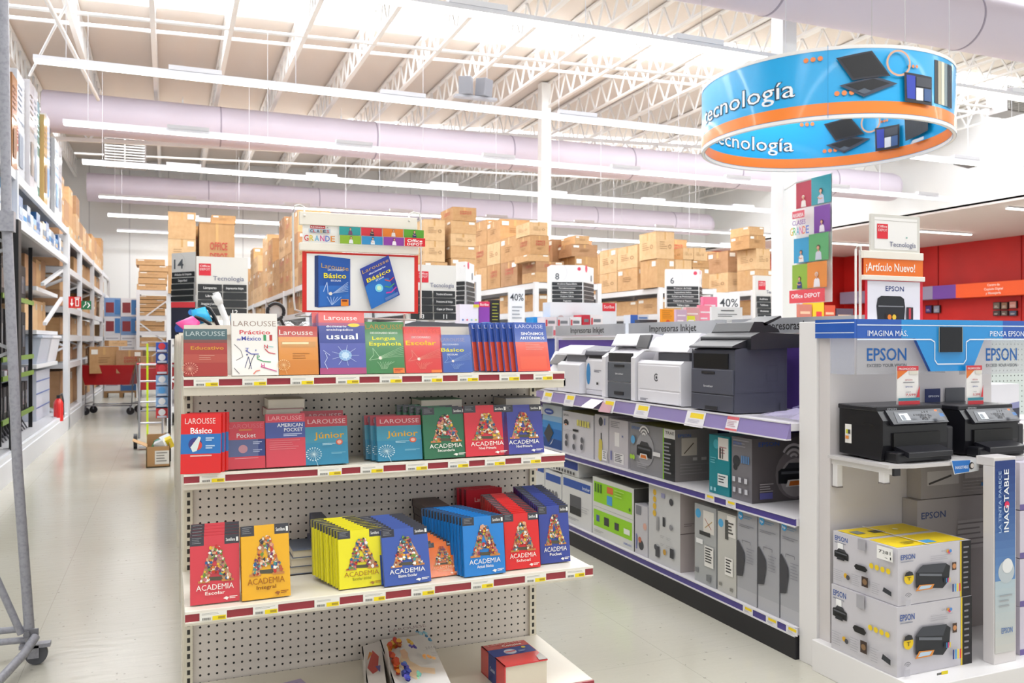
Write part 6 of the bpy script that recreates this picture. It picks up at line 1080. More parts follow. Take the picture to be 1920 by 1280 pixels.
# green edged display shelving with black goods
t = T('display_shelving', 'black shelving with green shelf edges holding black goods, left of the aisle', 'shelving unit', (-1.9, 9.6, 0)); GE = M('#6f8f34', .4); BK = M('#1a1a1e', .5)
g = G(); g.box((-2.3, 9.45, .26), (-2.25, 11.5, 2.4), M('#3a3a40', .6)); g.build('back_panel', t)
GZ = [.5, .93, 1.12, 1.75]
for z in GZ: g = G(); g.box((-2.25, 9.45, z-.02), (-1.5, 11.5, z), BK); g.box((-1.5, 9.45, z-.04), (-1.485, 11.5, z+.01), GE); g.build('shelf', t)
for y in (9.45, 11.47): g = G(); g.box((-1.54, y, .2), (-1.5, y+.03, 2.4), BK); g.build('upright', t)
def blackgood(name, cat, x, y, z, w_, h, d, label, grp, tripod=False):
    if tripod:
        g = G(); g.cyl((x, y, z+.02), (x, y, z+h), .018, BK, 8); 
        for a in (0, 2.1, 4.2): g.cyl((x, y, z+h*.7), (x+.07*math.cos(a), y+.07*math.sin(a), z+.005), .008, M('#55555c', .3), 6)
        g.box((x-.03, y-.03, z+h), (x+.03, y+.03, z+h+.05), M('#3a3a42', .3))
    else: g = G(); g.box((x-d/2, y-w_/2, z+.001), (x+d/2, y+w_/2, z+h), BK); g.box((x+d/2, y-w_*.35, z+h*.2), (x+d/2+.004, y+w_*.35, z+h*.7), M('#4c4e58', .2))
    tag(g.build(name, loc=(x, y, z)), label, cat, grp, )
for i in range(11): blackgood('tripod', 'tripod', -1.6, 9.6+.17*i, .262, 0, .19, 0, 'black folded tripod standing on the bottom of the green edged shelving', 'tripods on the bottom shelf', True)
for i in range(8): blackgood('speaker', 'speaker', -1.62, 9.62+.23*i, .5, .17, .32, .18, 'black boxed speaker on the second green edged shelf', 'black speakers on the green shelves')
for i in range(5): blackgood('speaker', 'speaker', -1.65, 9.75+.36*i, 1.12, .26, .5, .2, 'tall black speaker box on the third green edged shelf', 'tall black speakers')
for i in range(4): blackgood('speaker', 'speaker', -1.65, 9.8+.45*i, 1.75, .36, .4, .2, 'wide black box on the topmost green edged shelf', 'wide black boxes up on the green shelves')
for i in range(6): g = G(); g.box((-1.6, 9.7+.27*i, .931), (-1.51, 9.85+.27*i, .99), M(['#b8b8c0', '#8a3a3a', '#d8d8da', '#4a8a4a', '#c8c8cc', '#6a6a74'][i], .3)); tag(g.build('accessory_pack', loc=(-1.55, 9.7+.27*i, .93)), 'small accessory pack lying on the narrow green edged shelf', 'accessory', 'accessory packs on the narrow green shelf')
# near left cell behind the ladder
t2 = T('display_shelving', 'dark product shelving at the far left edge behind the ladder rail', 'shelving unit', (-1.9, 7.2, 0))
g = G(); g.box((-2.3, 7.05, .26), (-2.25, 9.2, 2.4), M('#33333a', .6)); g.build('back_panel', t2)
for z in (.75, 1.12, 1.75): g = G(); g.box((-2.25, 7.05, z-.02), (-1.5, 9.2, z), BK); g.box((-1.5, 7.05, z-.04), (-1.485, 9.2, z+.01), GE); g.build('shelf', t2)
for i in range(5): blackgood('speaker', 'speaker', -1.65, 7.3+.4*i, .262, .34, .42, .25, 'black carton standing at the foot of the far left shelving', 'black cartons at the far left')
for i in range(5): blackgood('speaker', 'speaker', -1.65, 7.3+.4*i, 1.13, .3, .5, .25, 'dark boxed item on the upper shelf at the far left', 'dark boxed items at the far left')
g = G(); g.box((-1.75, 8.2, .751), (-1.5, 8.75, 1.08), M('#1f66b4', .3)); F = faces_of(g, -1.75, 8.2, .751, -1.5, 8.75, 1.08, .002)['+X']; F.rect(.55, .05, .85, .4, '#e8e8e8'); tag(g.build('product_box'), 'bright blue box with a white sticker at the far left edge', 'box')
# fire extinguisher and signs
p = onX(103, 808, -1.42); t = T('fire_extinguisher', 'red fire extinguisher with black hose by the rack upright', 'fire extinguisher', (-1.36, 12.9, .2)); FR = M('#d8201c', .25, coat=.5); y = 12.9; z = .2
xe = -1.375
g = G(); g.tube([(xe, y, z+.001), (xe, y, z+.24), (xe, y, z+.28), (xe, y, z+.31)], [.06, .06, .045, .02], FR, 16); g.build('cylinder', t)
g = G(); g.box((xe-.02, y-.03, z+.31), (xe+.02, y+.05, z+.35), BK); g.build('valve', t); g = G(); g.tube([(xe, y+.04, z+.33), (xe+.02, y+.2, z+.36), (xe+.02, y+.36, z+.25), (xe+.02, y+.4, z+.02)], .012, BK, 8); g.build('hose', t)
def flagsign(px0, px1, py0, py1, Y, c_, des, label):
    a, b_ = onY(px0, py1, Y), onY(px1, py0, Y); g = G(); g.box((a.x, Y, a.z), (b_.x, Y+.01, b_.z), M(c_, .4)); Fr(g, (a.x, Y, a.z), (1, 0, 0), (0, 0, 1), b_.x-a.x, b_.z-a.z, .003).draw(des); g.box((LX1+.03, Y+.002, b_.z-.05), (a.x+.01, Y+.008, b_.z-.04), RW) if a.x > LX1 else None
    tag(g.build('safety_sign'), label, 'sign')
flagsign(128, 152, 556, 577, 13.74, '#d22622', [('line', [(.28, .8), (.28, .3)], .07, '#fff'), ('poly', [(.14, .42), (.42, .42), (.28, .12)], '#fff'), ('rect', .56, .15, .84, .8, '#fff'), ('rect', .62, .22, .78, .7, '#d22622'), ('rect', .5, .84, .9, .92, '#fff')], 'red fire extinguisher sign with white arrow on the rack upright')
flagsign(152, 171, 564, 580, 14.2, '#1d6b44', [('poly', [(.6, .2), (.78, .5), (.6, .8), (.7, .8), (.92, .5), (.7, .2)], '#fff'), ('line', [(.2, .25), (.35, .5), (.5, .6), (.4, .8)], .07, '#fff'), ('disc', .46, .86, .06, '#fff')], 'green emergency exit sign with running figure on the rack upright')
# rolling ladder rail, very near at the left
t = T('rolling_ladder', 'grey tubular rolling ladder frame at the left edge of the picture', 'ladder', (-.55, 3.9, 0)); GP = noisy('worn_grey_tube', '#9c9ca4', '#8c8c94', 70, .4, 2, .45, .7)
base = onZ(58, 1232, .03); bx, by = base.x, base.y; q0 = onY(6, -20, by); q1 = onY(12, 400, by); q2 = onY(33, 880, by)
g = G(); g.tube([(bx, by, .06), (q2.x, by, q2.z), (q1.x, by, q1.z), (q0.x, by, q0.z)], .019, GP, 12); g.build('side_rail', t)
g = G(); d0 = onY(40, 1188, by); d1 = onY(-40, 1010, by); g.tube([d0, d1], .014, GP, 10); g.build('brace', t)
for zz in (.1, .145): g = G(); g.tube([(bx-.02, by+.01, zz), (bx-.7, by+.05, zz-.0)], .013, GP, 10); g.build('cross_tube', t)
g = G(); h0 = onY(14, 420, by); g.tube([h0, (h0.x-.3, by+.02, h0.z-.03)], .015, GP, 10); g.box((h0.x-.025, by-.025, h0.z-.03), (h0.x+.025, by+.025, h0.z+.05), GP); g.build('clamp', t)
g = G(); g.tube([(bx+.02, by-.03, .12), (bx-.01, by-.1, .08), (bx-.07, by-.3, .05)], .017, GP, 10); g.build('foot_tube', t)
g = G(); g.tube([(bx+.02, by-.012, .042), (bx+.02, by+.012, .042)], .04, M('#55565c', .5), 20); g.box((bx-.04, by-.02, .07), (bx+.07, by+.02, .085), GP); g.box((bx-.01, by-.02, .03), (bx+.03, by-.016, .08), GP); g.build('caster', t)
g = G(); g.box((bx-.02, by-.028, .12), (bx+.03, by-.018, .15), M('#77777d', .4)); g.cyl((bx-.01, by-.045, .135), (bx-.01, by-.02, .135), .012, M('#77777d', .3), 10); g.build('bolt', t)
# racks and stacks in the middle of the hall
def end_stack(xs_, y0, z, d, label, group): 
    for x0, x1, zt_, n in xs_:
        h = (zt_-z)/n
        for i in range(n): carton(x0, y0, z+i*h, x1-x0-.01, d, h, label, group)
rk = [(.02, .95, [13.8, 16.5, 19.4], [.3, 1.2, 2.0], 'white storage rack behind aisle sign 14 topped with big cartons'),
      (2.0, 2.95, [13.2, 16, 19, 22, 24.6], [.3, 1.2, 1.75, 2.2], 'white storage rack seen lengthwise left of the dictionary poster'),
      (3.05, 3.98, [11.0, 14, 17, 20], [.3, 1.2, 1.75, 2.2], 'white storage rack right of the dictionary poster'),
      (5.3, 6.4, [12.0, 14.7, 17.4, 20.1, 22.8], [.3, 1.2, 1.75, 2.2], 'white storage rack behind aisle sign eight'),
      (7.8, 8.9, [12.4, 15.1, 17.8, 20.5, 23.2], [.3, 1.2, 1.75, 2.2], 'white storage rack behind aisle sign six'),
      (9.76, 10.8, [12.4, 15.1, 17.8, 20.5, 23.2], [.3, 1.2, 1.75, 2.2], 'white storage rack nearest the column on the right')]
for x0, x1, ys, lv, lb in rk: rack(lb, x0, x1, ys, lv)
sz = lambda X, Y, px, py: onY(px, py, Y).z
# R14 end cartons
end_stack([(.0, .40, onY(340, 398, 13.7).z, 3), (.44, .96, onY(400, 418, 13.7).z, 1)], 13.65, 2.001, .7, 'big plain carton on the rack behind aisle sign 14', 'big cartons behind aisle sign 14')
carton(.62, 13.7, onY(400, 418, 13.7).z+.002, .35, .5, onY(400, 403, 13.7).z-onY(400, 418, 13.7).z, 'small carton with a blue mark, topmost above aisle sign 14')
fill('Y', 14.4, 19.2, (.02, -1), .9, 2.001, (2, 2, .5, .6), 'brown carton in the rows behind the big ones over aisle sign 14', 'cartons behind the big ones over sign 14', (.7, .9))
# R12 lengthwise
fill('Y', 13.3, 24.5, (2.0, -1), .6, 2.201, (2, 4, .26, .4), 'brown carton on top of the rack left of the dictionary poster', 'cartons on top of the lengthwise rack', (.8, 1.1))
fill('Y', 13.3, 24.5, (2.05, -1), .6, 1.751, (1, 1, .3, .4), 'brown carton under the top beam of the rack left of the poster', 'cartons under the top beam of the lengthwise rack', (.6, .9))
# R10 end
def pz(px, py, Y): return onY(px, py, Y).z
def pxx(px, Y): return onY(px, 500, Y).x
Y10 = 11.0
for (a, b_, ztop_, zbot_, lb, k) in [(795, 834, 410, 450, 'upper of two yellowish cartons right beside the dictionary poster', 2), (797, 834, 450, 490, 'lower of two yellowish cartons right beside the dictionary poster', 2), (849, 893, 387, 413, 'carton with red shop print crowning the leaning stack', 5), (846, 893, 413, 437, 'second carton of the leaning stack under the red printed one', 0), (845, 892, 437, 460, 'sagging open carton in the middle of the leaning stack', 2), (845, 892, 460, 483, 'fourth carton down the leaning stack', 0), (846, 892, 483, 520, 'lowest carton of the leaning stack beside the column', 4), (836, 850, 398, 413, 'tall carton peeping out behind the leaning stack', 3)]:
    x0, x1 = pxx(a, Y10), pxx(b_, Y10); z0 = pz(a, zbot_, Y10) if a != 836 else 2.201; z1 = pz(a, ztop_, Y10); carton(x0, Y10+(.62 if a == 836 else 0), z0, x1-x0, .55, z1-z0, lb, None, k)
for (a, b_) in ((795, 840), (842, 893)): x0, x1 = pxx(a, Y10), pxx(b_, Y10); carton(x0, Y10, 2.201, x1-x0-.01, .6, pz(a, 490 if a == 795 else 520, Y10)-2.203, 'carton at the foot of the stacks right of the poster, behind the aisle signs', 'cartons behind the aisle signs right of the poster')
# R8, R6, R4
for x0, Y0, nm, prof in [(5.3, 12.0, 'aisle sign eight', 3), (7.8, 12.4, 'aisle sign six', 3), (9.76, 12.4, 'the banner column', 4)]:
    fill('Y', Y0+.75, Y0+7.5, (x0, -1), .62, 2.201, (2, 3, .36, .45), 'brown carton in the long top row of the rack behind %s' % nm, 'top row cartons behind %s' % nm, (.62, .9))
    fill('Y', Y0+.1, Y0+6.0, (x0+.07, -1), .62, 1.751, (1, 1, .26, .32), 'brown carton on the upper shelf of the rack behind %s' % nm, 'upper shelf cartons behind %s' % nm, (.7, .95))
    fill('Y', Y0+.1, Y0+2.4, (x0+.07, -1), .62, 1.201, (1, 1, .3, .4), 'brown carton on the middle shelf of the rack behind %s' % nm, 'middle shelf cartons behind %s' % nm, (.8, 1.1))
Ye = 12.0
for (a, b_, t_, bt, lb, k) in [(993, 1027, 415, 440, 'topmost carton of the front stack left of aisle sign 8', 2), (994, 1029, 440, 476, 'carton with red shop print in the front stack left of aisle sign 8', 5), (990, 1030, 476, 489, 'thin carton in the front stack left of aisle sign 8', 0), (1005, 1057, 489, 509, 'wide carton with a white label beside aisle sign 8', 3), (1005, 1056, 509, 530, 'wide carton at the bottom of the stack beside aisle sign 8', 0), (1078, 1105, 441, 457, 'topmost reddish carton right above aisle sign 8', 4), (1072, 1120, 457, 480, 'reddish carton with a pale green sticker above aisle sign 8', 7), (1078, 1121, 480, 528, 'tall reddish carton with red print behind aisle sign eight', 1), (1036, 1071, 448, 489, 'dull brown carton between the front stack and the reddish ones', 3)]:
    yy = Ye if a != 1036 else Ye+.5; x0, x1 = pxx(a, yy), pxx(b_, yy); z0 = max(pz(a, bt, yy), 2.201); carton(x0, yy, z0, x1-x0, .55 if a != 1036 else .4, pz(a, t_, yy)-z0, lb, None, k)
carton(pxx(1036, Ye+.5), Ye+.5, 2.201, .5, .4, pz(1036, 489, Ye+.5)-2.203, 'dull brown carton under the one between the stacks', None, 3)
Ye = 12.4
for (a, b_, t_, bt, lb, k) in [(1230, 1264, 433, 484, 'tall pale carton on the front stack above aisle sign 6', 2), (1232, 1265, 484, 534, 'pale carton under the tall one above aisle sign 6', 0), (1266, 1297, 486, 534, 'carton just behind aisle sign six', 2), (1298, 1329, 488, 501, 'thin open carton right of aisle sign 6', 1), (1299, 1330, 501, 536, 'carton right of aisle sign 6 at the rack corner', 0), (1281, 1300, 464, 486, 'carton in the upper middle right of the tall pale one', 2), (1301, 1323, 464, 488, 'carton at the upper right corner of the stack by aisle sign 6', 2)]:
    x0, x1 = pxx(a, Ye), pxx(b_, Ye); z0 = max(pz(a, bt, Ye), 2.201) if bt < 530 else 2.201; carton(x0, Ye, z0, x1-x0, .55, pz(a, t_, Ye)-z0, lb, None, k)
for (a, b_, t_, bt, lb, k) in [(1405, 1432, 424, 440, 'topmost carton of the stack beside the near column', 0), (1405, 1435, 440, 465, 'second carton from the top beside the near column', 1), (1418, 1444, 465, 504, 'big carton beside the near column', 2), (1418, 1450, 504, 540, 'lowest carton beside the near column behind the grid sign', 0)]:
    x0, x1 = pxx(a, Ye), pxx(b_, Ye); z0 = max(pz(a, bt, Ye), 2.201) if bt < 530 else 2.201; carton(x0, Ye, z0, x1-x0, .55, pz(a, t_, Ye)-z0, lb, None, k)
# rack of flat cartons across the end of the aisle
rack('narrow white rack of flat cartons across the far end of the aisle', -.62, .0, [20.6, 22.0], [.3, 1.15, 1.5, 1.85, 2.42])
for z, n, h in ((2.42, 5, .14), (1.85, 5, .09), (1.5, 2, .12), (1.15, 2, .11), (.3, 3, .25)):
    zz = z+.001
    for i in range(n): carton(-.62+RD.uniform(-.07, .03), 20.6, zz, .6, .9, h-.01, 'flat brown carton on the narrow rack at the far end of the aisle', 'flat cartons at the far end of the aisle', 0 if i % 2 else 4); zz += h
# pallet of boxed printers by the back wall
PC = ['#e2e2e8', '#3f6ea8', '#e6e6ea', '#e2e2e8', '#7a9ac8']
for i in range(5):
    z = .15+.42*i if i else .15
    for j in range(2):
        x = -1.33+.34*j; g = G(); g.box((x, 21, .15+.42*i), (x+.335, 21.5, .15+.42*(i+1)-.004), M(PC[(i+j) % 5] if i != 2 else '#e6e6ea', .35)); F = faces_of(g, x, 21, .15+.42*i, x+.335, 21.5, .15+.42*(i+1), .003)['-Y']
        if i in (1, 4, 3): F.rect(.1, .2, .6, .75, '#8a2f34' if i != 1 else '#3a7a4a'); F.rect(.65, .1, .98, .9, '#3f7ab8')
        else: F.lines(.1, .15, .9, .85, 4, '#a8a8b4', .3)
        tag(g.build('product_box', loc=(x, 21, .15+.42*i)), 'white and blue boxed goods stacked on the pallet by the far back wall', 'box', 'boxed goods on the far pallet')
g = G()
for y in (21, 21.2, 21.42): g.box((-1.35, y, .1), (-.62, y+.09, .15), M('#a8825a', .8))
for x in (-1.35, -1.02, -.7): g.box((x, 21, .0), (x+.08, 21.5, .1), M('#a8825a', .8))
tag(g.build('wooden_pallet'), 'wooden pallet under the boxed goods by the far back wall', 'pallet')
# shopping carts
def cart(x, y, rz, label):
    t = T('shopping_cart', label, 'shopping cart', (0, 0, 0)); RC_ = M('#b01c24', .35); CH = M('#8f8f96', .3, 1)
    g = G(); b0 = [(-.24, -.36), (.24, -.36), (.2, .38), (-.2, .38)]; t0 = [(-.3, -.45), (.3, -.45), (.24, .45), (-.24, .45)]; z0, z1 = .52, .86; n = 4
    g.add([(x_, y_, z0) for x_, y_ in b0]+[(x_, y_, z1) for x_, y_ in t0], [(3, 2, 1, 0)]+[(i, (i+1) % n, n+(i+1) % n, n+i) for i in range(n)], RC_)
    o = g.build('basket', t); md = o.modifiers.new('s', 'SOLIDIFY'); md.thickness = .015
    g = G(); g.tube([(-.3, -.5, .93), (.3, -.5, .93)], .016, RC_, 8); g.build('handle', t)
    g = G()
    for s in (-1, 1): g.tube([(s*.3, -.5, .93), (s*.27, -.42, .55), (s*.25, -.4, .16), (s*.22, .36, .16), (s*.2, .36, .5)], .012, CH, 6)
    g.tube([(-.25, -.4, .2), (.25, -.4, .2)], .012, CH, 6); g.tube([(-.22, .36, .2), (.22, .36, .2)], .012, CH, 6); g.build('frame', t)
    for sx, yy in ((-.25, -.38), (.25, -.38), (-.21, .36), (.21, .36)): g = G(); g.tube([(sx-.015, yy, .065), (sx+.015, yy, .065)], .065, BLK, 14); g.box((sx-.02, yy-.01, .07), (sx+.02, yy+.01, .17), CH); g.build('wheel', t)
    t.location = (x, y, 0); t.rotation_euler = (0, 0, rz); return t
cart(-.92, 16.4, 1.35, 'red shopping cart loaded with open brown cartons down the aisle')
cart(-.2, 14.7, .1, 'second red shopping cart half hidden behind the dangling packs')
carton(-1.25, 16.15, .72, .46, .4, .46, 'open brown carton riding in the red shopping cart, left one', None, 1, .15); carton(-.83, 16.1, .72, .42, .42, .4, 'brown carton riding in the red shopping cart, right one', None, 3, -.1); carton(-.95, 16.2, 1.19, .3, .3, .1, 'small flattened carton on top of the cart load', None, 2, .3)
carton(-.4, 14.5, .7, .34, .3, .34, 'brown carton in the second shopping cart', None, 3, .2)
# open floor carton with coloured contents
p0 = onZ(274, 877, 0); p1 = onZ(321, 877, 0); Yc = p0.y; t = T('open_carton', 'open brown carton with white label on the aisle floor holding small packs', 'box', (p0.x+.15, Yc+.15, 0)); h = onY(274, 838, Yc).z
x0, x1 = p0.x, p1.x-.01; y1 = Yc+.3; g = G(); K = CT[1]
for a, b_ in (((x0, Yc, 0), (x1, Yc+.008, h)), ((x0, y1-.008, 0), (x1, y1, h+.1)), ((x0, Yc, 0), (x0+.008, y1, h)), ((x1-.008, Yc, 0), (x1, y1, h+.03)), ((x0, Yc, 0), (x1, y1, .01))): g.box(a, b_, K)
fr = Fr(g, (x0, Yc, 0), (1, 0, 0), (0, 0, 1), x1-x0, h, .001); fr.rect(.36, .15, .96, .8, '#e6e2dc'); fr.lines(.42, .2, .9, .72, 4, '#8a8680', .4); g.build('body', t)
g = G(); g.prism([(x0, Yc+.02, h), (x0, y1-.02, h), (x0-.13, y1-.04, h+.06), (x0-.13, Yc+.05, h+.06)], (0, 0, .006), CT[0]); g.build('flap', t)
for i, (c_, dx, dy, rz_) in enumerate([('#4a9a6a', .03, .06, .4), ('#d8dce0', .1, .04, -.3), ('#7ab0d0', .08, .14, .8), ('#e8d02c', .17, .08, .1), ('#2f6f5a', .04, .16, -.5), ('#c8d0d8', .16, .17, .3)]):
    g = G(); g.box((0, 0, 0), (.1, .07, .1), M(c_, .3)); o = g.build('packet', loc=(0, 0, 0)); o.location = (x0+dx+.01, Yc+dy, h-.075+.008*i); o.rotation_euler = (.3, .4*(-1)**i, rz_); tag(o, ['green', 'pale grey', 'light blue', 'yellow', 'dark green', 'silver'][i]+' small packet lying in the open floor carton', 'packet')
# hand truck
t = T('hand_truck', 'light metal hand truck leaning near the open floor carton', 'hand truck', (-.2, 11.2, 0)); HM_ = M('#d0d0d4', .3, .5); X = -.12
g = G()
for s in (0, .26): g.tube([(X-.2+s, 11.0, .12), (X-.2+s, 11.12, 1.0)], .013, HM_, 8)
for z in (.3, .55, .8, 1.0): g.tube([(X-.2, 11.0+.13*z, z), (X+.06, 11.0+.13*z, z)], .011, HM_, 8)
g.box((X-.2, 10.82, .03), (X+.06, 11.0, .045), HM_); g.build('frame', t)
for s in (-.04, .3): g = G(); g.tube([(X-.2+s-.02, 11.03, .09), (X-.2+s+.02, 11.03, .09)], .09, BLK, 16); g.build('wheel', t)
g = G(); g.box((-.27, 12.4, 0), (-.245, 12.43, 1.25), M('#c8e020', .4)); tag(g.build('marker_pole'), 'bright lime green pole standing beside the second shopping cart', 'pole')
# hanging packs at the left side of the gondola run
t = T('hanging_pack_display', 'tall rack of red and blue blister packs at the left side of the gondola run', 'display rack', (0, 10, 0)); g = G(); g.box((-.0, 9.75, .45), (.03, 10.9, 1.3), M('#2a2c40', .5)); g.box((.0, 9.75, 0), (.03, 10.9, .45), BLK); g.build('panel', t)
rd = random.Random(3)
for i in range(7):
    for j in range(3):
        g = G(); z = .46+.118*i; y = 9.8+.36*j; c_ = rd.choice(['#2f4fa0', '#c8303a', '#3a5ab8', '#8ab0e0', '#24346c']); g.box((-.12, y, z), (-.001, y+.28, z+.105), M(c_, .15)); f = Fr(g, (-.12, y, z), (1, 0, 0), (0, 0, 1), .119, .105, .002); f.disc(.5, .6, .3, rd.choice(['#d83a44', '#5aa0e0', '#e8e8ee'])); f.rect(.1, .05, .9, .25, '#cfd4e4')
        g.build('blister_pack', t)
# ------------------------------------------------------------------ gondola run behind the end cap
t = T('gondola_shelving', 'long cream gondola run stretching back behind the dictionary end cap', 'shelving unit', (.65, 5, 0))
g = G(); g.box((.62, 3.22, 0), (.68, 8.6, GT-.01), CREAM); g.build('back_panel', t)
g = G(); g.box((.08, 3.22, .0), (1.22, 8.6, .14), CREAM); g.build('base', t)
for z in (.45, .75, 1.05, 1.30): g = G(); g.box((.07, 3.22, z-.03), (1.23, 8.6, z), CREAM); g.box((.064, 3.22, z-.035), (.07, 8.6, z), BURG); g.build('shelf', t)
for y in (3.24, 4.5, 5.7, 6.9, 8.1): g = G(); g.box((.05, y-.02, 0), (.075, y+.02, GT), CREAM); g.build('upright', t)
# ------------------------------------------------------------------ things standing on top of the gondola run
ZT = 1.301
def desk_lamp(Y, label, shade_c, pts, px_shade, tip, r0, r1, arm_c='#17171a', rr=.007):
    """pts: arm as picture-measured points on the plane y=Y; shade = cone from one point to another"""
    A0 = onY(*pts[0], Y); t = T('desk_lamp', label, 'desk lamp', (A0.x, Y, ZT))
    g = G(); g.tube([onY(a, b_, Y) for a, b_ in pts], rr, M(arm_c, .3), 8); g.build('arm', t)
    a, b_ = onY(*px_shade, Y), onY(*tip, Y); g = G(); g.tube([b_, a], [r1, r0], M(shade_c, .35), 24, False); o = g.build('lamp_shade', t); md = o.modifiers.new('s', 'SOLIDIFY'); md.thickness = .003
    g = G(); g.cyl((A0.x, Y, ZT), (A0.x, Y, ZT+.012), .05, M(arm_c, .3), 20); g.build('base', t); g = G(); g.cyl((A0.x, Y, ZT+.01), A0, rr, M(arm_c, .3), 8); g.build('stem', t); return t
desk_lamp(3.35, 'desk lamp with bright blue shade and black arm on top of the shelving', '#2fb4e8', [(414, 622), (400, 590), (392, 578), (382, 574)], (380, 606), (372, 578), .036, .026)
desk_lamp(3.3, 'desk lamp with hot pink shade at the top left corner of the shelving', '#f0549c', [(405, 624), (392, 606), (378, 598), (364, 594)], (348, 620), (368, 598), .045, .018)
t = desk_lamp(3.5, 'glossy white desk lamp pointing upward beside the blue one', '#f2f2f2', [(424, 600), (416, 580), (408, 560), (404, 548)], (412, 570), (404, 552), .015, .018, '#f2f2f2', .012)
p = onY(400, 608, 3.6); g = G(); g.tube([(p.x-.02, 3.6, ZT), (p.x-.02, 3.6, ZT+.05), (p.x, 3.6, ZT+.085)], [.055, .05, .02], M('#b7b2a2', .4), 24); tag(g.build('lamp_base'), 'rounded beige lamp foot behind the white dictionary', 'lamp base')
p = onY(418, 604, 3.7); g = G(); g.tube([(p.x, 3.7, ZT), (p.x, 3.7, ZT+.06), (p.x, 3.7, ZT+.08)], [.05, .048, .02], M('#e9e7e2', .3), 24); tag(g.build('lamp_base'), 'rounded white lamp foot beside the beige one', 'lamp base')
p = onY(517, 584, 3.45); t = T('magnifier_lamp', 'round black rimmed magnifier lamp on top of the shelving', 'lamp', (p.x, 3.45, ZT)); r = .032
g = G(); n = 28
g.tube([(p.x+r*math.cos(2*math.pi*i/n), 3.45, p.z+r*math.sin(2*math.pi*i/n)) for i in range(n+1)], .007, M('#17171b', .3), 8, False); g.build('rim', t)
g = G(); g.tube([(p.x, 3.452, p.z), (p.x, 3.456, p.z)], r-.004, M('#d6dde2', .1, alpha=.45), 28); g.build('lens', t)
g = G(); g.tube([(p.x+.02, 3.46, p.z-.03), (p.x+.035, 3.46, p.z-.06), (p.x+.035, 3.46, ZT)], .006, M('#17171b', .3), 8); g.build('arm', t); g = G(); g.cyl((p.x+.035, 3.46, ZT), (p.x+.035, 3.46, ZT+.01), .04, M('#17171b', .3), 20); g.build('base', t)
p = onY(540, 600, 3.6)
for i, dx in enumerate((-.0, .07, .14)):
    g = G(); x = p.x+dx; g.tube([(x, 3.6, ZT), (x, 3.6, ZT+.03), (x, 3.6, ZT+.06), (x, 3.6, ZT+.075)], [.04, .036, .026, .01], M('#c4c7c9', .15, .7), 20); tag(g.build('chrome_lamp'), ['left', 'middle', 'right'][i]+' one of three small chrome lamps behind the orange dictionary', 'lamp', 'chrome lamps behind the orange dictionary')
g = G(); a, b_ = onY(742, 617, 3.4), onY(864, 617, 3.4); g.prism([(a.x, 3.3, ZT), (b_.x, 3.3, ZT), (b_.x, 3.3, ZT+.065), (a.x+.06, 3.3, ZT+.075), (a.x, 3.3, ZT+.06)], (0, .25, 0), M('#54565e', .4)); tag(g.build('laminator', bevel=.012), 'long dark grey office machine lying on top behind the red Escolar dictionary', 'office machine')
# ------------------------------------------------------------------ aisle signs and displays in the middle distance
def post_sign(name, pts, zb_, zt_, draws, label, base='#ecebea', post=True):
    """box sign with a footprint of (x, y) points listed left to right as the viewer sees the faces; last point closes the back"""
    cx = sum(p[0] for p in pts)/len(pts); cy = sum(p[1] for p in pts)/len(pts); t = T(name, label, 'aisle sign', (cx, cy, 0))
    g = G(); g.prism([(x, y, zb_) for x, y in pts], (0, 0, zt_-zb_), M(base, .4))
    for i, L in enumerate(draws):
        p, q = pts[i], pts[i+1]; Fr(g, (p[0], p[1], zb_), (q[0]-p[0], q[1]-p[1], 0), (0, 0, 1), math.hypot(q[0]-p[0], q[1]-p[1]), zt_-zb_, .002).draw(L)
    g.build('sign_board', t)
    if post: g = G(); g.box((cx-.02, cy-.02, 0), (cx+.02, cy+.02, zb_), '#e6e4e2'); g.build('post', t)
    return t
def XYp(px, Y): d = ray(px, 600); return (d.x*Y/d.y, Y)
BAR = '#26292c'
def bars(words, v1=.58, v0=.0, n=None, c=BAR, u0=.03, u1=.97):
    n = n or len(words); out = []; h = (v1-v0)/n
    for i in range(n):
        b_ = v1-h*(i+1); out.append(('rect', u0, b_+h*.1, u1, b_+h*.9, c))
        if i < len(words) and words[i]: out.append(('text', words[i], u0+.12, u1-.12, b_+h*.32, h*.4, '#e8e8e8', 1, 'c'))
    return out
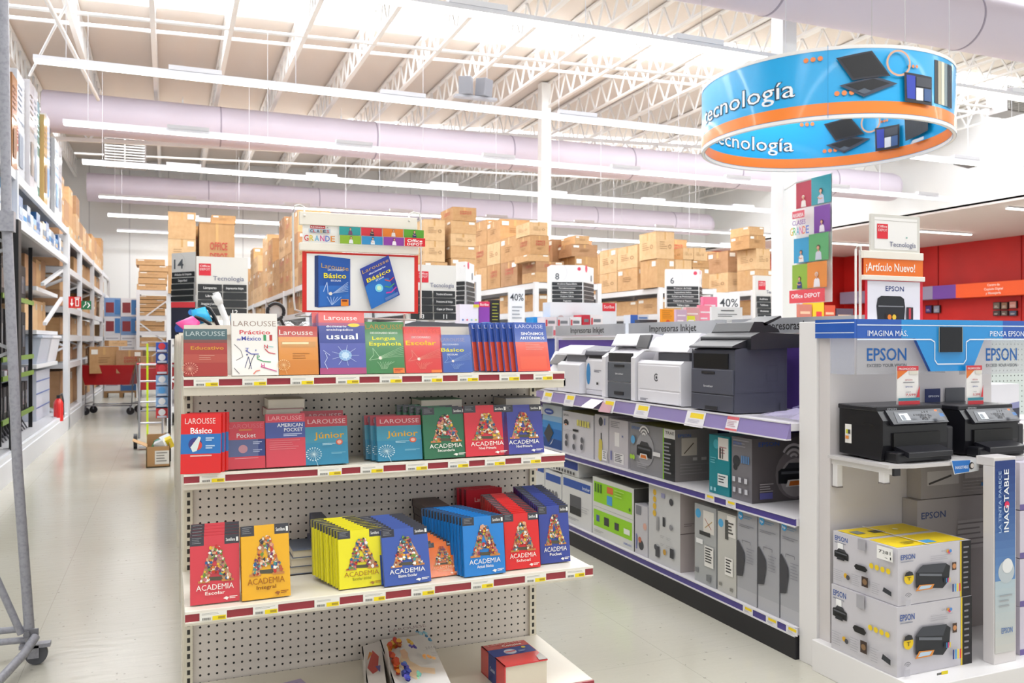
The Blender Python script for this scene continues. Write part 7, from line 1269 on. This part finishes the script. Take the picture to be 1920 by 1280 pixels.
# sign 14 + technology grid, left
Y = 7.9; z = lambda py, Y_=7.9, px=400: onY(px, py, Y_).z
post_sign('aisle_sign', [XYp(322, 8.4), XYp(367, 8.15), (XYp(367, 8.15)[0], 8.35), (XYp(322, 8.4)[0], 8.5)], onY(345, 566, 8.3).z, onY(345, 474, 8.3).z, [[('text', '14', .1, .5, .68, .2, '#5a5f66', 1), ('ring', .28, .78, .3, .01, '#c8c8c4', 24, -1.2, 1.2)]+bars(['Artículos de Limpieza', 'Seguridad', '', '', ''], .62, .0)], 'tall narrow aisle sign numbered 14 at the left of the grid sign', '#dedddb')
def grid_sign(px0, px1, pyt, pyb, Y, words, nums, label, logo_u=(.05, .28), tx=(.32, .92), gone=0):
    a, b_ = XYp(px0, Y), XYp(px1, Y); zb_, zt_ = onY(px0, pyb, Y).z, onY(px0, pyt, Y).z
    D = [('rect', logo_u[0], .68, logo_u[1], .88, '#d82a3c'), ('text', 'Office', logo_u[0]+.02, logo_u[1]-.02, .82, .04, '#f4d4d6', 1), ('text', 'DEPOT', logo_u[0]+.02, logo_u[1]-.02, .765, .04, '#f4d4d6', 1), ('text', 'Tecnología', tx[0], tx[1], .6, .08, '#5f6484', 0)]
    n = len(words)+1; h = .54/n
    for i, (l, r) in enumerate(words+[nums]):
        v = .54-h*(i+1)+.01; big = i == n-1
        for u0, u1, s_ in ((.03, .49, l), (.51, .97, r)):
            D.append(('rect', u0, v, u1, v+h*.88, BAR))
            if s_: D.append(('text', s_, u0+.06, u1-.06, v+h*(.15 if big else .3), h*(.6 if big else .3), '#ececec', 1, 'c'))
    return post_sign('aisle_sign', [a, b_, (b_[0], b_[1]+.05), (a[0], a[1]+.05)], zb_, zt_, [D], label, '#e2e0dc')
grid_sign(368, 465, 480, 592, 8.0, [('Lámparas', 'Impresoras Inkjet'), ('Libros', ''), ('Anuncios y Letreros', '')], ('14', '12'), 'wide technology category sign with black grid above the coloured lamps')
t = post_sign('advert_panel', [XYp(321, 8.0), XYp(366, 7.9), (XYp(366, 7.9)[0], 8.0), (XYp(321, 8.0)[0], 8.1)], 1.31, onY(345, 566, 7.95).z, [[('rect', 0, 0, 1, 1, '#171a30'), ('rect', 0, .85, 1, 1, '#c8303a'), ('poly', [(.15, .3), (.3, .5), (.7, .52), (.92, .36), (.9, .2), (.2, .18)], '#2a4a9c'), ('line', [(.2, .4), (.5, .46), (.88, .36)], .02, '#5a9ae0'), ('disc', .85, .72, .12, '#3a8ae0')]], 'dark advert panel with a blue car under the narrow aisle sign', '#171a30', False); t['category'] = 'advert'
grid_sign(765, 855, 495, 600, 5.6, [('', 'Trituradoras de Documentos'), ('', 'Protectores de Voltaje'), ('', 'Cajas p/ Discos')], ('13', '11'), 'technology category sign partly hidden behind the dictionary poster', (.2, .42), (.45, .95))
def stepped(px0, px1, px2, pyt, pyb, Y, num, words, label, d=.35):
    P0, P1, P2 = XYp(px0, Y+.12), XYp(px1, Y), XYp(px2, Y+d); zt_, zb_ = onY(px1, pyt, Y).z, onY(px1, pyb, Y).z
    front = [('text', num, .09, .3, .62, .17, '#5a6068', 1, 'c'), ('disc', .88, .9, .055, '#dc4a66'), ('ring', .2, .8, .3, .008, '#cfd0d6', 24, -.9, .9)]+bars(words, .56)
    side = [('disc', .3, .93, .1, '#dc4a66'), ('rect', .7, .62, .8, .78, '#77808a')]+bars(['']*len(words), .56)
    post_sign('aisle_sign', [P0, P1, P2, (P0[0]+.1, Y+d+.1)], zb_, zt_, [front, side], label, '#f2f2f2')
stepped(1033, 1093, 1113, 497, 568, 9.6, '8', ['Archivos Expandibles', 'Portadocumentos', 'Folders Carta', 'Folders Oficio', 'Pegantes'], 'white aisle sign numbered eight with five black bars')
stepped(1248, 1311, 1316, 505, 576, 9.8, '6', ['Protector de Hojas', 'Separadores Indice', 'Folders de Presentación', 'Cubiertas p/ Reporte', 'Tablas y Ligas'], 'white aisle sign numbered six with five black bars', .2)
stepped(856, 873, 889, 490, 572, 8.8, '', ['', '', '', '', ''], 'narrow white aisle sign squeezed right of the technology grid sign')
a = XYp(1418, 8.6); grid_sign(1416, 1472, 516, 600, 8.4, [('Audífonos', 'Mi Almacén'), ('Teléfonos', 'Discos y Teclados'), ('Monitores', 'Mochilas')], ('9', '7'), 'technology category sign just left of the near white column', (.1, .34), (.36, .96))
def placard(px0, px1, pyt, pyb, Y, des, label, base='#e9e9ea', name='placard'):
    a, b_ = XYp(px0, Y), XYp(px1, Y); t = post_sign(name, [a, b_, (b_[0], Y+.03), (a[0], Y+.03)], onY(px0, pyb, Y).z, onY(px0, pyt, Y).z, [des], label, base); t['category'] = 'sign'
placard(954, 984, 540, 608, 9.0, [('text', '40%', .08, .92, .66, .2, '#3f444a', .01), ('lines', .2, .1, .85, .5, 4, '#9a9ea4', .35)], 'tall white placard reading 40% left of aisle sign 8')
placard(1346, 1387, 548, 592, 9.2, [('text', '40%', .08, .92, .4, .36, '#3f444a', .01), ('lines', .3, .05, .7, .15, 1, '#9a6a7a', .5)], 'wide white placard reading 40% right of aisle sign 6')
placard(1334, 1392, 575, 612, 7.6, [('lines', .3, .72, .75, .85, 1, '#66686c', .5), ('lines', .2, .45, .85, .65, 2, '#66686c', .4), ('lines', .1, .1, .9, .35, 3, '#8a8c90', .3)], 'white framed notice with small print above the silver sign')
placard(1240, 1264, 579, 607, 7.8, [('lines', .1, .3, .9, .9, 5, '#c87a1c', .3), ('disc', .5, .12, .16, '#e0521c')], 'bright orange notice with small print', '#f59a16')
# cross aisle fixtures with coloured goods just above eye level
t = T('gondola_shelving', 'low white cross-aisle gondola carrying coloured goods beyond the printers', 'shelving unit', (5, 8.4, 0)); g = G(); g.box((2.6, 8.05, 0), (8.2, 8.6, 1.33), M('#e4e2e0', .5)); g.build('body', t)
g = G(); g.box((2.6, 8.0, 1.33), (8.2, 8.62, 1.345), M('#efeeec', .4)); g.build('top_rail', t)
def tall(px0, px1, pyt, Y, d, c_, des, label, cat='box', name='product_box', z0=1.3455, pyb=None):
    a, b_ = XYp(px0, Y), XYp(px1, Y); z1 = onY(px0, pyt, Y).z; z0 = z0 if pyb is None else onY(px0, pyb, Y).z
    g = G(); g.box((a[0], Y, z0), (b_[0], Y+d, z1), M(c_, .35)); Fr(g, (a[0], Y, z0), (1, 0, 0), (0, 0, 1), b_[0]-a[0], z1-z0, .002).draw(des); return tag(g.build(name, loc=((a[0]+b_[0])/2, Y+d/2, z0)), label, cat)
tall(1032, 1156, 566, 8.3, .2, '#e2e4e8', [('rect', .78, .75, .98, 1.0, '#d8303c'), ('text', 'Scribe', .8, .96, .84, .1, '#f4d8da', 1)]+[('disc', x, y_, .05, c2) for x, y_, c2 in [(.15, .5, '#c8b0b0'), (.42, .4, '#b8c8bc'), (.66, .45, '#b4d08c')]], 'large white display box with red corner label on the cross gondola')
for i, (a, b_, c_) in enumerate([(1022, 1044, '#e4d8dc'), (1045, 1068, '#d8d6da'), (1069, 1090, '#ece8ea'), (1091, 1106, '#c8283c'), (1107, 1130, '#efe9ea')]):
    tall(a, b_, 594 if i < 3 else 590, 8.05, .2, c_, [('rect', 0, 0, 1, .3, '#c85a64'), ('lines', .25, .5, .85, .8, 1, '#77787e', .5), ('rect', .05, .4, .18, .85, '#d0303c')], ['pale pink', 'light grey', 'white', 'solid red', 'white and red'][i]+' stationery box in front of the big white display box')
tall(1000, 1034, 594, 8.3, .2, '#1f8fd8', [], 'bright blue box lying left of the stationery boxes')
tall(862, 897, 570, 8.3, .15, '#e6e0ee', [('disc', .15+.23*(i % 4), .25+.25*(i//4), .05, c2) for i, c2 in enumerate(['#d85a7a', '#5a7ab8', '#b8c850', '#c87ab0', '#5a7ab8', '#d85a7a', '#8ab8c8', '#b8c850'])]+[('rect', .7, .9, 1, 1, '#d8c83a')], 'white notebook pack with tiny coloured umbrellas', 'notebook pack', 'notebook_pack')
tall(898, 918, 565, 8.32, .15, '#8a3fa8', [('rect', .0, .84, 1, 1, '#d8305c'), ('text', 'Scribe', .1, .9, .88, .07, '#fff', 1)], 'purple notebook with a red label beside the umbrella pack', 'notebook pack', 'notebook_pack')
tall(908, 920, 604, 8.1, .1, '#4ab0d8', [], 'small light blue item in front of the purple notebook', 'packet', 'packet')
tall(921, 937, 562, 8.35, .1, '#1e1f22', [('lines', .1, .1, .9, .9, 9, '#b8b83a', .2)], 'dark hanging strip speckled yellow beside the purple notebook', 'hanging strip', 'garland')
tall(1182, 1216, 590, 8.2, .15, '#d8dce4', [('rect', 0, .4, .4, 1, '#3a6ac0'), ('lines', .45, .5, .95, .9, 2, '#5a80b8', .4)], 'white and blue box left of the orange notice')
tall(1199, 1232, 599, 7.95, .1, '#3c3e48', [('rect', 0, 0, .4, .5, '#3a7ac0')], 'low dark box in front of the white and blue one')
tall(1233, 1250, 605, 7.9, .1, '#3a86d0', [], 'flat blue packet beside the orange notice', 'packet', 'packet')
for i, (a, b_, tp, c_, lb) in enumerate([(1268, 1288, 580, '#c8aac0', 'mauve soft toy pack right of the orange notice'), (1272, 1285, 590, '#8a7ac0', 'violet packet below the mauve pack'), (1289, 1303, 592, '#d8d83a', 'yellow green packet in the clear bins'), (1286, 1312, 576, '#d8a0a4', 'dusty pink pack hanging above the bins'), (1311, 1334, 572, '#f08aa0', 'bright pink bag hanging behind the framed notice'), (1318, 1345, 556, '#ee7a9c', 'large hot pink paper ornament under aisle sign 6')]):
    tall(a, b_, tp, 8.1+.06*i, .05, c_, [('lines', .1, .2, .9, .8, 3, '#f0e4ea', .25)], lb, 'packet', 'packet')
for i, (a, b_, tp, c_, lb) in enumerate([(1498, 1522, 570, '#c87a6a', 'reddish goods on the far shelf under the banner'), (1524, 1545, 566, '#efc22a', 'yellow goods with a red label under the banner'), (1546, 1566, 572, '#d8563a', 'orange goods right of the yellow ones'), (1568, 1600, 578, '#5a4a5a', 'dark mixed goods beside the wire sign stand')]):
    tall(a, b_, tp, 9.0, .2, c_, [('rect', .3, .5, .8, .75, '#e03a44')] if i == 1 else [('lines', .1, .1, .9, .8, 3, '#e8c0a0', .3)], lb, 'packet', 'packet', 1.30)
t = T('gondola_shelving', 'low white gondola under the banner beyond the corner unit', 'shelving unit', (8, 9.2, 0)); g = G(); g.box((6.9, 8.95, 0), (10.5, 9.4, 1.299), M('#e4e2e0', .5)); g.build('body', t)
